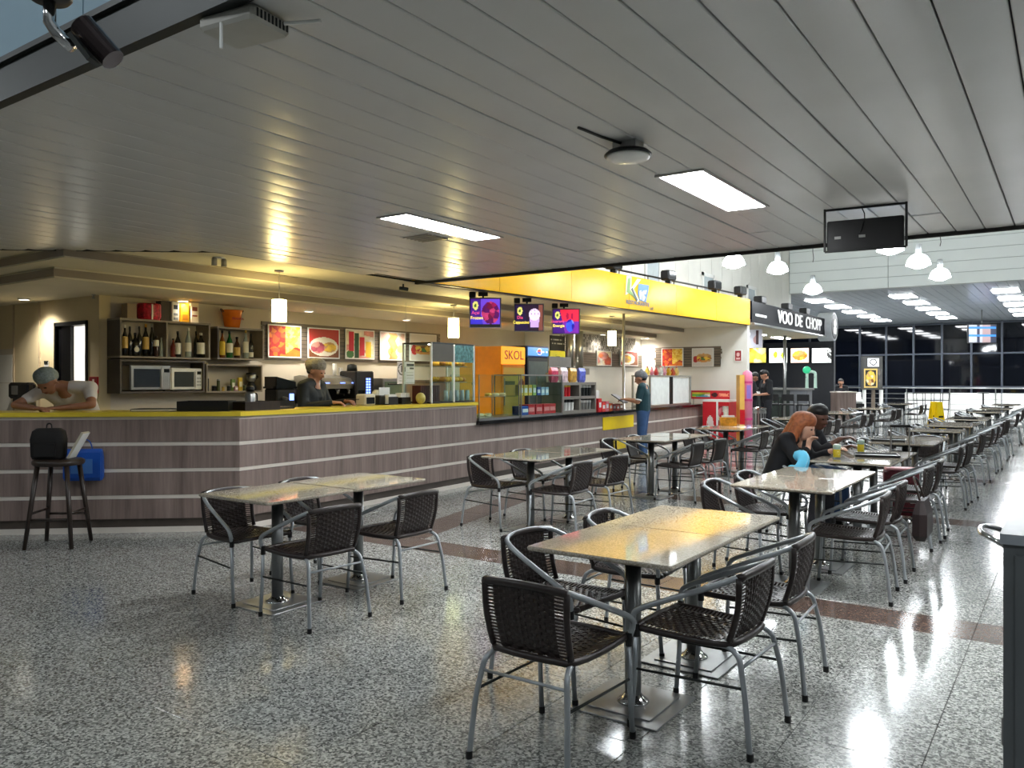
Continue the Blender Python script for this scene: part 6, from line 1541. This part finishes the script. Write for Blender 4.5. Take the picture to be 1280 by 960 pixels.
t = thing('metal_rack', 'black wire rack of high chairs beside the far tables', 'rack', (p.x, p.y, 0), TH)
for x in (-.62, -.3, .0, .32, .62): mb = MB(); mb.tube([(x*.9, 0, 0), (x, 0, 1.05)], .012, 6).tube([(x*.9, .4, 0), (x, .4, 1.05)], .012, 6); mb.build('upright', M_BLACK, t)
for z_ in (.5, .8, 1.05): mb = MB(); mb.tube([(-.62, 0, z_), (.62, 0, z_), (.62, .4, z_), (-.62, .4, z_), (-.62, 0, z_)], .012, 6); mb.build('rail', M_BLACK, t)
for k, px in enumerate((1167, 1174)):
    p = W(px, 520, 24.5-.35*k)
    t = thing('caution_sign', 'yellow folding wet-floor sign in front of the black wire rack', 'caution sign', (p.x, p.y, 0), TH, 'yellow caution signs')
    for s in (-1, 1):
        mb = MB(); mb.rings([[(-.12, s*.16-.01, 0), (.12, s*.16-.01, 0), (.12, s*.16+.01, 0), (-.12, s*.16+.01, 0)], [(-.08, s*.02-.01, .84), (.08, s*.02-.01, .84), (.08, s*.02+.01, .84), (-.08, s*.02+.01, .84)]]); mb.build('leaf', M_YELLOW, t)
    for z0_, z1_ in ((.36, .42), (.12, .2)):
        mb = MB(); mb.box((0, -.16+.14*(z0_+.03)/.84-.011, (z0_+z1_)/2), (.14, .006, z1_-z0_)); mb.build('print', M_BLACK, t)
p = W(1229, 500, 31)
t = thing('high_table', 'black round high table in front of the white parapet', 'table', (p.x, p.y, 0))
mb = MB(); mb.lathe([(.22, 0), (.22, .02), (.03, .03), (.03, .98)], (0,0,0), 16); mb.build('column', M_BLACK, t)
mb = MB(); mb.lathe([(.2, .98), (.21, 1.0), (.2, 1.02)], (0,0,0), 20); mb.build('top', M_BLACK, t)
a = W(1211, 406, 34); b = W(1245, 428, 34)
t = thing('flight_screen', 'hanging information screen with coloured rows before the far windows', 'screen', ((a.x+b.x)/2, (a.y+b.y)/2, b.z), TH); w = 34*34/1000; h = a.z-b.z
mb = MB(); mb.bb((-w/2-.03, 0, -.03), (w/2+.03, .08, h+.03)); mb.build('casing', M_BLACK, t)
printed('screen', (-w/2, -.003, 0), XR, w, h, lambda u, v: srgb(40, 110, 200) if int(v*9) % 4 == 3 else (srgb(40, 44, 60) if u > .82 or .3 < u < .38 else (srgb(150, 152, 158) if u < .5 else srgb(140, 120, 120))), 20, 18, M_SCREEN, t)
mb = MB(); mb.tube([(0, .04, h), (0, .04, FZ-b.z)], .02, 8); mb.build('hanger', M_DARK, t)
# ================================================================== SMALL THINGS ON AND BY THE TABLES
TZ = .7505
def mug(px, py, label):
    p = G(px, py, TZ); t = thing('beer_mug', label, 'beer mug', (p.x, p.y, TZ), -.6)
    mb = MB(); mb.lathe([(.036, 0), (.038, .008), (.038, .13), (.035, .13), (.034, .012), (0, .012)], (0,0,0), 16); mb.build('glass', M_GLASS, t, True)
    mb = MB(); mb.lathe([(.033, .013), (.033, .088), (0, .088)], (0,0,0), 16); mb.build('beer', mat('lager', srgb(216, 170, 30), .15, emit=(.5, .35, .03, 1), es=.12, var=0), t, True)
    mb = MB(); mb.lathe([(.033, .089), (.034, .128), (.02, .138), (0, .138)], (0,0,0), 16); mb.build('foam', M_WHITEP, t, True)
    mb = MB(); mb.tube(catmull([(.036, 0, .11), (.075, 0, .105), (.08, 0, .05), (.036, 0, .03)], 5), .007, 8); mb.build('handle', M_GLASS, t, True)
mug(1046, 573, 'beer mug standing alone at the woman\'s edge of the table'); mug(1076, 566, 'beer mug beside the black tray')
p = G(1087, 570, TZ); t = thing('serving_tray', 'black serving tray lying on the table with the beer mugs', 'tray', (p.x+.06, p.y+.02, TZ), .25)
def tray(t, w, dpt):
    mb = MB(); mb.bevbox((0, 0, .006), (w, dpt, .012), .004); mb.build('base', M_BLACK, t)
    for (a_, b_) in (((-w/2, -dpt/2), (w/2, -dpt/2+.012)), ((-w/2, dpt/2-.012), (w/2, dpt/2)), ((-w/2, -dpt/2+.012), (-w/2+.012, dpt/2-.012)), ((w/2-.012, -dpt/2+.012), (w/2, dpt/2-.012))): mb = MB(); mb.bb((a_[0], a_[1], .012), (b_[0], b_[1], .022)); mb.build('rim', M_BLACK, t)
tray(t, .40, .30)
t = thing('serving_tray', 'black serving tray on the table beyond the suitcase', 'tray', (-1.86, 10.75, TZ), .1); tray(t, .38, .28)
t = thing('serving_tray', 'black serving tray on a far table of the aisle row near the wire rack', 'tray', (-1.7, 17.7, TZ), .1); tray(t, .40, .30)
p = G(941, 530, TZ)
t = thing('napkin_box', 'orange printed napkin box on a counter-row table', 'napkin box', (-4.62, 12.75, TZ), TH)
mb = MB(); mb.bb((-.13, -.05, 0), (.13, .05, .14)); mb.build('box', mat('orange_print_card', srgb(226, 150, 40), .4, var=.35, scale=12), t)
mb = MB(); mb.bb((-.1, -.03, .14), (.1, .03, .17)); mb.build('napkins', M_WHITEP, t)
for k, (px, py) in enumerate(((752, 562),)):
    pass
# cabin suitcase with raised handle
t = thing('suitcase', 'red dotted cabin suitcase with raised telescopic handle', 'suitcase', (-1.52, 9.48, 0), math.radians(15))
mb = MB(); mb.bevbox((0, 0, .30), (.34, .22, .5), .04); mb.build('shell', mat('red_dotted_shell', srgb(96, 26, 38), .5, var=.6, scale=40), t, False)
mb = MB(); mb.bevbox((0, 0, .54), (.32, .2, .03), .012); mb.build('lid_band', mat('pale_pink_band', srgb(214, 150, 156), .4), t)
for s in (-.09, .09): mb = MB(); mb.tube([(s, .08, .58), (s, .08, 1.0)], .009, 8); mb.build('handle_tube', M_STEEL, t)
mb = MB(); mb.tube([(-.1, .08, 1.0), (.1, .08, 1.0)], .016, 8); mb.build('grip', M_BLACK, t)
for sx in (-.13, .13):
    for sy in (-.08, .08): mb = MB(); mb.lathe([(.03, -.012), (.03, .012)], (sx, sy, .03), 12, rot=Matrix.Rotation(math.pi/2, 3, 'X')); mb.build('wheel', M_BLACK, t)
# travel pillow on the woman's lap
t = thing('neck_pillow', 'light blue travel neck pillow held against the table by the woman', 'pillow', (-2.06, 7.64, .70), math.radians(-40)); t.rotation_euler[0] = math.radians(62); t.scale = (.8, .8, .8)
mb = MB(); mb.tube([Vector((.10*math.cos(a_*math.pi/180), .10*math.sin(a_*math.pi/180), .07)) for a_ in range(-140, 141, 20)], [.045]+[.066]*13+[.045], 12); mb.build('cushion', mat('light_blue_plush', srgb(96, 190, 226), .7), t, True)
mb = MB(); mb.tube([Vector((.165*math.cos(a_*math.pi/180), .165*math.sin(a_*math.pi/180), .07)) for a_ in range(-130, 131, 20)], .006, 6); mb.build('piping', mat('pillow_piping', srgb(150, 214, 236), .7), t)
# brown handbag on the floor side of an aisle chair
t = thing('handbag', 'dark brown soft handbag hanging from an aisle chair back', 'bag', (-.93, 6.74, .3), math.radians(90))
mb = MB(); mb.rings([[(x*k, y*k2, z_) for x, y in ((-.15, -.05), (.15, -.05), (.17, 0), (.15, .05), (-.15, .05), (-.17, 0))] for z_, k, k2 in ((0, .8, .6), (.04, 1, 1), (.2, .95, 1), (.3, .75, .5))]); mb.build('body', mat('brown_leather', srgb(36, 25, 25), .5), t, False)
mb = MB(); mb.tube(catmull([(-.1, 0, .28), (-.07, .04, .42), (0, .06, .46), (.07, .04, .42), (.1, 0, .28)], 5), .008, 6); mb.build('strap', M_DKWOOD, t)
# ================================================================== GREY CABINET AT THE RIGHT AND SPOT AT TOP LEFT
c0 = W(1254, 672, 2.35)
t = thing('service_cabinet', 'dark grey service cabinet with a chrome pull at the aisle side', 'cabinet', (c0.x, c0.y, 0), math.radians(0))
CH_ = 1.05
M_CAB = mat('grey_cabinet', srgb(92, 96, 98), .35)
mb = MB(); mb.bb((0, 0, .06), (.62, .95, CH_-.03)); mb.build('body', M_CAB, t)
mb = MB(); mb.bb((-.008, -.012, CH_-.03), (.63, .96, CH_)); mb.build('top', mat('pale_cabinet_top', srgb(150, 156, 162), .25), t)
mb = MB(); mb.bb((.03, -.008, .1), (.6, 0, CH_-.06)); dr = mb.build('door', M_CAB, t)
mb = MB(); mb.bb((.02, .03, 0), (.6, .92, .06)); mb.build('plinth', M_BLACK, t)
mb = MB(); mb.tube(catmull([(.0, .05, CH_-.045), (-.03, .06, CH_-.03), (-.062, .09, CH_-.02), (-.07, .16, CH_-.015), (-.062, .23, CH_-.02), (-.03, .26, CH_-.03), (.0, .27, CH_-.045)], 5), .009, 10); mb.build('pull', M_CHROME, t, True)
mb = MB(); mb.bb((-.006, .02, .42), (.0, .05, .5)); mb.build('hinge', M_STEEL, t)
b0 = W(62, 8, 1.75)
t = thing('track_spotlight', 'dark cylindrical spotlight on a chrome elbow hanging before the ceiling edge', 'spotlight', (b0.x, b0.y, b0.z), TH)
mb = MB(); mb.lathe([(.0, .012), (.045, .012), (.045, .0), (.038, -.008), (.0, -.01)], (0, 0, .02), 20); mb.build('dome', M_BLACK, t, True)
mb = MB(); mb.tube([(0, 0, .03), (0, 0, 5.4)], .012, 8); mb.build('stem', M_BLACK, t)
mb = MB(); mb.tube([(0, 0, .02), (0, 0, -.035), (.015, 0, -.058), (.05, 0, -.09)], .013, 12); mb.build('elbow', M_CHROME, t, True)
mb = MB(); mb.tube([(.055, .03, -.028), (.124, .03, -.105)], [.028, .026], 20); mb.build('barrel', mat('dark_lamp_barrel', srgb(60, 52, 52), .18, .6), t, False)
mb = MB(); mb.box((.075, .0, -.095), (.010, .045, .07), rot=Matrix.Rotation(-.66, 3, 'Y')); mb.build('yoke', M_DARK, t)
# ================================================================== PEOPLE
def capsule(mb, p0, r0, p1, r1, seg=14):
    p0, p1 = Vector(p0), Vector(p1); ax = p1-p0; L = ax.length
    q = Vector((0,0,1)).rotation_difference(ax.normalized()) if L > 1e-6 else Quaternion()
    rs = []
    for t in (-89, -60, -30, 0): a = math.radians(t); rs.append((r0*math.cos(a), r0*math.sin(a)))
    for t in (0, 30, 60, 89): a = math.radians(t); rs.append((r1*math.cos(a), L+r1*math.sin(a)))
    rings = [[q @ Vector((r*math.cos(2*math.pi*j/seg), r*math.sin(2*math.pi*j/seg), z))+p0 for j in range(seg)] for r, z in rs]
    mb.rings(rings)
def fuse(caps, voxel, name, m, parent=None, smooth_it=4, ells=()):
    mb = MB()
    for c in caps: capsule(mb, *c)
    for e in ells: mb.ell(*e)
    me = mb.mesh('tmp'); o = bpy.data.objects.new('tmp', me); COL.objects.link(o)
    md = o.modifiers.new('r', 'REMESH'); md.mode = 'VOXEL'; md.voxel_size = voxel
    ms = o.modifiers.new('s', 'SMOOTH'); ms.factor = .5; ms.iterations = smooth_it
    dg = bpy.context.evaluated_depsgraph_get()
    out = bpy.data.meshes.new_from_object(o.evaluated_get(dg)); out.name = name
    bpy.data.objects.remove(o); out.materials.clear(); out.materials.append(m); out.shade_smooth()
    return link(name, out, parent)
V = Vector
def person(label, loc, rz, J, skin, top, bottom, hair=None, net=None, sleeve=.95, shoe=M_BLACK, voxel=.010, apron=None):
    g = lambda k: V(J[k])
    hd = g('head'); hp = math.radians(J.get('pitch', 0)); hy = math.radians(J.get('yaw', 0))
    HR = Matrix.Rotation(hy, 3, 'Z') @ Matrix.Rotation(hp, 3, 'Y')
    H_ = lambda x, y, z: hd + HR @ V((x, y, z))
    pel, chest, neck = g('pelvis'), g('chest'), g('neck')
    caps = []
    for s in (1, -1):
        caps += [((pel.x, pel.y+s*.065, pel.z), .105, (chest.x, chest.y+s*.07, chest.z), .105)]
    shL, shR = g('shL'), g('shR')
    caps += [(chest, .12, neck, .06), (shL, .058, neck, .052), (shR, .058, neck, .052), (shL, .06, chest+V((0, .07, 0)), .1), (shR, .06, chest+V((0, -.07, 0)), .1)]
    torso = list(caps); arms = []; lower = []
    for s, n in ((1, 'L'), (-1, 'R')):
        sh, el, wr = g('sh'+n), g('el'+n), g('wr'+n)
        arms.append((sh, .052, el, .04)); lower.append((el, .040, wr, .027))
        # hand
        hdv = V(J.get('hd'+n, (wr-el))).normalized(); up = V(J.get('hn'+n, (0, 0, 1))); sd = hdv.cross(up).normalized(); up = sd.cross(hdv).normalized()
        for k in (-1, 0, 1): lower.append((wr+sd*.014*k, .019, wr+hdv*.075+sd*.022*k, .017))
        curl = J.get('curl'+n, .55)
        for k, ln in enumerate((.070, .080, .076, .060)):
            b = wr+hdv*.082+sd*(-.030+.020*k); d1 = (hdv*math.cos(curl)-up*math.sin(curl)); d2 = (hdv*math.cos(curl*2.1)-up*math.sin(curl*2.1))
            m_ = b+d1*ln*.5; lower += [(b-hdv*.01, .0105, m_, .0095), (m_, .0095, m_+d2*ln*.5, .008)]
        b = wr+hdv*.025-sd*s*.028; m_ = b+(hdv*.7-sd*s*.7)*.035; lower += [(b, .013, m_, .0115), (m_, .0115, m_+hdv*.033, .009)]
    legs = []
    for n, s in (('L', 1), ('R', -1)):
        hip, kn, an = g('hip'+n), g('kn'+n), g('an'+n)
        legs += [(hip, .085, kn, .056), (kn, .055, an, .038)]
        legs += [(an, .036, an+V((.13, 0, -.045)), .032)]
    head = [(H_(-.015, 0, .03), .088, H_(-.005, 0, .02), .088), (H_(.02, 0, .0), .074, H_(.035, 0, -.085), .045), (H_(.05, 0, -.03), .05, H_(.05, 0, -.03), .05), (H_(-.03, 0, -.07), .05, neck+V((0, 0, -.01)), .054),
            (H_(.092, 0, -.005), .009, H_(.108, 0, -.035), .013), (H_(.078, 0, -.068), .016, H_(.084, 0, -.072), .014), (H_(.07, .03, .018), .018, H_(.07, -.03, .018), .018)]
    for s in (1, -1): head.append((H_(-.005, s*.085, .0), .014, H_(-.012, s*.09, -.03), .011))
    root = fuse(torso+arms+lower+legs+head, voxel, 'person', skin)
    root.location = loc; root.rotation_euler = (0, 0, rz); root.scale = (1.1, 1.1, 1); tag(root, label, 'person')
    inf = lambda L, k: [(a, r0+k, b, r1+k) for a, r0, b, r1 in L]
    sl = [(a, r0+.016, V(a).lerp(V(b), sleeve if sleeve <= 1 else 1), r1+.014) for a, r0, b, r1 in arms]
    if sleeve > 1: sl += [(a, r0+.014, V(a).lerp(V(b), sleeve-1), r1+.014) for a, r0, b, r1 in lower if abs(r0-.040) < 1e-6]
    tcaps = inf([c for c in torso if c[1] >= .1 or True], .014)
    tcaps = [c if c[3] > .07 or c[1] > .1 else (c[0], c[1], V(c[0]).lerp(V(c[2]), .62), c[3]) for c in tcaps]
    tcaps = [(a, r0, (V(a).lerp(V(b), .70) if (V(b)-neck).length < 1e-4 else b), r1) for a, r0, b, r1 in tcaps]
    fuse(tcaps+sl, .013, J.get('topname', 'shirt'), top, root)
    trs = inf([c for c in legs if c[1] != .036], .016)+[((pel.x, pel.y+s*.06, pel.z-.02), .118, (pel.x, pel.y+s*.06, pel.z+.04), .116) for s in (1, -1)]
    fuse(trs, .015, 'trousers', bottom, root)
    for n in 'LR':
        an = g('an'+n); mb = MB(); fuse([(an+V((-.02, 0, -.03)), .046, an+V((.14, 0, -.043)), .040)], .012, 'shoe', shoe, root)
    for s in (1, -1):
        mb = MB(); mb.ell(H_(.083, s*.032, .004), (.010, .013, .008), 10, 6); mb.build('eye', mat('eye_dark', srgb(30, 22, 20), .2), root, True)
    mb = MB(); mb.ell(H_(.091, 0, -.066), (.008, .022, .006), 10, 6, rot=HR); mb.build('mouth', mat('lips', srgb(130, 70, 62), .5), root, True)
    if hair: fuse([(H_(*a), r0, H_(*b), r1) for a, r0, b, r1 in hair[0]], .011, 'hair', hair[1], root)
    if net: fuse([(H_(*a), r0, H_(*b), r1) for a, r0, b, r1 in net[0]], .011, 'hairnet', net[1], root)
    return root
SK1 = mat('skin_tan', srgb(150, 104, 80), .5, var=.06); SK2 = mat('skin_light_brown', srgb(176, 126, 100), .5, var=.06); SK3 = mat('skin_dark', srgb(96, 62, 48), .45, var=.06); SK4 = mat('skin_fair', srgb(206, 160, 136), .5, var=.06)
M_TEE = mat('white_cotton', srgb(206, 200, 196), .8, var=.05); M_SUIT = mat('black_jacket', srgb(20, 26, 28), .7); M_TEAL = mat('dark_teal_polo', srgb(20, 58, 66), .7); M_JEANS = mat('blue_jeans', srgb(54, 84, 126), .8, var=.2, scale=6); M_DKTR = mat('dark_trousers', srgb(28, 28, 34), .8); M_BLKTOP = mat('black_top', srgb(14, 15, 20), .8)
M_NET = mat('grey_hairnet', srgb(126, 136, 134), .8, var=.25, scale=60, bump=.4); M_NET2 = mat('tan_hairnet', srgb(132, 126, 112), .75, var=.25, scale=60, bump=.4); M_NET3 = mat('slate_hairnet', srgb(112, 114, 118), .8, var=.25, scale=60, bump=.4)
M_HRED = mat('copper_hair', srgb(150, 84, 48), .5, var=.3, scale=40, bump=.3); M_HBLK = mat('black_hair', srgb(20, 17, 16), .45, var=.2, scale=40)
NET = lambda k=1.: [((-.03, 0, .055), .098*k, (-.015, 0, .065), .094*k), ((-.06, 0, .03), .085*k, (-.05, 0, .05), .09*k)]
SHORT = [((-.03, 0, .05), .093, (-.01, 0, .065), .09), ((-.06, 0, .0), .075, (-.05, 0, .04), .085)]
def standing(h=1.68, **kw):
    k = h/1.68
    J = dict(pelvis=(0, 0, .93*k), chest=(0, 0, 1.24*k), neck=(0, 0, 1.43*k), head=(.02, 0, 1.57*k), shL=(0, .17, 1.375*k), shR=(0, -.17, 1.375*k), hipL=(0, .09, .90*k), hipR=(0, -.09, .90*k), knL=(.02, .1, .49*k), knR=(.02, -.1, .49*k), anL=(-.01, .1, .085), anR=(-.01, -.1, .085),
             elL=(-.02, .22, 1.10*k), elR=(-.02, -.22, 1.10*k), wrL=(.06, .21, .87*k), wrR=(.06, -.21, .87*k))
    J.update(kw); return J
# man leaning on the bar counter
q = cfront(54); nf = Vector((dd.y, -dd.x)); rz = math.atan2(nf.y, nf.x)
base = q-nf*.56
J = dict(pelvis=(-.28, 0, .98), chest=(-.06, .02, 1.18), neck=(.10, -.02, 1.32), head=(.21, -.10, 1.36), pitch=48, yaw=-18, shL=(.03, .2, 1.30), shR=(.05, -.19, 1.28), elL=(.24, .30, 1.13), elR=(.24, -.36, 1.13), wrL=(.33, .05, 1.10), wrR=(.37, -.13, 1.10), hdL=(.1, -1, .0), hdR=(.4, .9, 0), hipL=(-.28, .09, .92), hipR=(-.28, -.09, .92), knL=(-.2, .1, .5), knR=(-.22, -.1, .5), anL=(-.3, .1, .085), anR=(-.32, -.1, .085), curlL=.35, curlR=.35)
person('man in white T-shirt and grey hairnet leaning on the bar counter', (base.x, base.y, .12), rz, J, SK1, M_TEE, M_DKTR, None, (NET(), M_NET), sleeve=.62)
# woman in black jacket behind the bar
p = W(390, 500, 9.75)
J = standing(1.60, head=(.06, 0, 1.49), neck=(.02, 0, 1.365), pitch=24, elL=(.08, .23, 1.06), elR=(.04, -.25, 1.06), wrL=(.33, .16, 1.12), wrR=(.32, -.10, 1.11), hdL=(1, -.3, 0), hdR=(1, .3, 0), topname='jacket')
pw_ = person('woman in black jacket with white collar and tan hairnet behind the bar', (p.x, p.y, .12), math.radians(18), J, SK2, M_SUIT, M_DKTR, ([((-.06, 0, -.02), .06, (-.07, 0, .02), .07), ((-.1, 0, .02), .05, (-.11, 0, .05), .05)], M_HBLK), (NET(1.04)+[((-.11, 0, .04), .06, (-.1, 0, .06), .07)], M_NET2), sleeve=1.9)
mb = MB(); mb.add([(.10, .0, 1.24), (.07, .06, 1.385), (.055, .045, 1.39), (.095, .0, 1.26), (.07, -.06, 1.385), (.055, -.045, 1.39)], [(0, 1, 2, 3), (0, 3, 5, 4)]); mb.build('collar', M_WHITEP, pw_)
t = thing('mobile_phone', 'dark phone in the hands of the woman in black', 'phone', (p.x+.50, p.y+.19, 1.262), math.radians(18))
mb = MB(); mb.bevbox((0, 0, .006), (.15, .075, .01), .003); mb.build('case', M_BLACK, t); mb = MB(); mb.bb((-.068, -.032, .0112), (.068, .032, .0118)); mb.build('screen', M_BLACKG, t)
# waitress in teal polo
a, d = cq(776, -.46)
J = standing(1.66, head=(.05, 0, 1.53), pitch=20, elL=(.05, .24, 1.08), elR=(.05, -.24, 1.08), wrL=(.29, .12, 1.13), wrR=(.29, -.12, 1.13), hdL=(1, -.2, 0), hdR=(1, .2, 0), topname='polo_shirt')
wt = person('waitress in dark teal polo and jeans reading at the checkout', (a.x, a.y, 0), math.radians(196), J, SK2, M_TEAL, M_JEANS, ([((-.05, 0, -.01), .07, (-.06, 0, .03), .075)], M_HBLK), (NET(1.02)+[((-.06, 0, .1), .05, (-.08, 0, .15), .02)], M_NET3), sleeve=.8, shoe=M_WHITEP)
for s in (1, -1):
    mb = MB(); e = V((0, s*.17, 1.359)).lerp(V((.05, s*.24, 1.08)), .82); e2 = V((0, s*.17, 1.359)).lerp(V((.05, s*.24, 1.08)), .90); mb.tube([e, e2], .060, 14); mb.build('cuff', M_WHITEP, wt, True)
mb = MB(); mb.tube([V((.0, math.cos(k*math.pi/6)*.07, 1.425))+V((math.sin(k*math.pi/6)*.06, 0, 0)) for k in range(13)], .016, 8); mb.build('collar', mat('pale_collar', srgb(190, 190, 180), .7), wt, True)
cw = V((math.cos(math.radians(196)), math.sin(math.radians(196)), 0))
t = thing('menu_folder', 'open dark menu folder held by the waitress', 'menu', (a.x+cw.x*.46, a.y+cw.y*.46, 1.10), math.radians(196))
mb = MB(); mb.box((0, -.11, .04), (.30, .21, .012), rot=Matrix.Rotation(-.6, 3, 'Y')).box((0, .11, .04), (.30, .21, .012), rot=Matrix.Rotation(-.6, 3, 'Y')); mb.build('cover', M_DARK, t)
mb = MB(); mb.box((-.006, 0, .049), (.27, .38, .004), rot=Matrix.Rotation(-.6, 3, 'Y')); mb.build('page', mat('grey_page', srgb(150, 150, 158), .6), t)
# seated couple
def seated(**kw):
    J = dict(pelvis=(-.05, 0, .53), chest=(.04, 0, .80), neck=(.11, 0, .97), head=(.17, 0, 1.07), shL=(.08, .17, .92), shR=(.08, -.17, .92), hipL=(-.02, .09, .51), hipR=(-.02, -.09, .51), knL=(.36, .11, .50), knR=(.36, -.11, .50), anL=(.34, .11, .085), anR=(.30, -.12, .085),
             elL=(.17, .24, .70), elR=(.17, -.24, .70), wrL=(.38, .16, .79), wrR=(.38, -.16, .79))
    J.update(kw); return J
J = seated(head=(.19, -.02, 1.045), neck=(.12, 0, .945), pitch=22, elR=(.20, -.23, .74), wrR=(.26, -.12, .845), hdR=(.05, .35, .9), hnR=(-1, 0, 0), wrL=(.36, .2, .80), curlR=.7, topname='black_top')
LONG = [((-.03, 0, .05), .098, (-.005, 0, .06), .094), ((-.06, 0, .0), .08, (-.05, 0, .05), .09), ((-.05, .055, .02), .045, (-.06, .07, -.17), .038), ((-.05, -.055, .02), .045, (-.05, -.075, -.18), .04), ((-.08, 0, 0), .06, (-.11, 0, -.19), .055), ((.0, -.085, .03), .03, (.0, -.09, -.14), .028), ((.0, .085, .03), .03, (.0, .09, -.14), .028)]
person('woman with long copper hair in a black top seated at the beer table', (-2.36, 8.08, 0), math.radians(-4), J, SK4, M_BLKTOP, M_DKTR, (LONG, M_HRED), None, sleeve=1.8)
J = seated(head=(.17, 0, 1.10), neck=(.08, 0, .98), chest=(.02, 0, .80), pitch=14, yaw=-20, elR=(.28, -.26, .76), wrR=(.44, -.20, .90), hdR=(.8, .2, .25), hnR=(.2, 0, 1), curlR=.6, wrL=(.40, .12, .79), topname='dark_shirt')
person('dark-haired man in dark shirt gesturing across the beer table', (-2.40, 8.86, 0), math.radians(-6), J, SK3, mat('charcoal_shirt', srgb(34, 34, 40), .8), M_JEANS, (SHORT, M_HBLK), None, sleeve=1.5)
# bar staff in black
p = W(958, 500, 21.5)
J = standing(1.76, head=(.06, 0, 1.63), pitch=30, elL=(.06, .25, 1.14), elR=(.06, -.25, 1.14), wrL=(.28, .10, 1.10), wrR=(.28, -.10, 1.10), hdL=(1, -.3, 0), hdR=(1, .3, 0))
person('taller bar worker in black looking down beside the steel bin', (p.x, p.y, 0), TH+math.radians(190), J, SK2, M_BLKTOP, M_DKTR, (SHORT, M_HBLK), None)
p2 = W(941, 500, 22.5)
J = standing(1.70, head=(.04, 0, 1.575), pitch=26, elL=(.06, .25, 1.1), elR=(.06, -.25, 1.1), wrL=(.30, .08, 1.12), wrR=(.28, -.10, 1.12), hdL=(1, -.3, 0), hdR=(1, .3, 0))
person('shorter bar worker in black beside the pink dispenser', (p2.x, p2.y, 0), TH+math.radians(-15), J, SK1, M_BLKTOP, M_DKTR, (SHORT, M_HBLK), None)
pm = W(951, 500, 21.6)
t = thing('order_pad', 'white order pad held between the two bar workers', 'pad', (pm.x, pm.y, 1.13), TH)
mb = MB(); mb.box((0, 0, .02), (.2, .16, .012), rot=Matrix.Rotation(.5, 3, 'X')); mb.build('pad', M_WHITEP, t)
mb = MB(); mb.box((0, .05, .055), (.12, .02, .016), rot=Matrix.Rotation(.5, 3, 'X')); mb.build('clip', M_STEEL, t)
p = W(1051, 500, 30.2)
person('dark-haired person in black behind the reception desk', (p.x, p.y, 0), TH+math.radians(-110), standing(1.50), SK2, M_BLKTOP, M_DKTR, (SHORT, M_HBLK), None, voxel=.014)
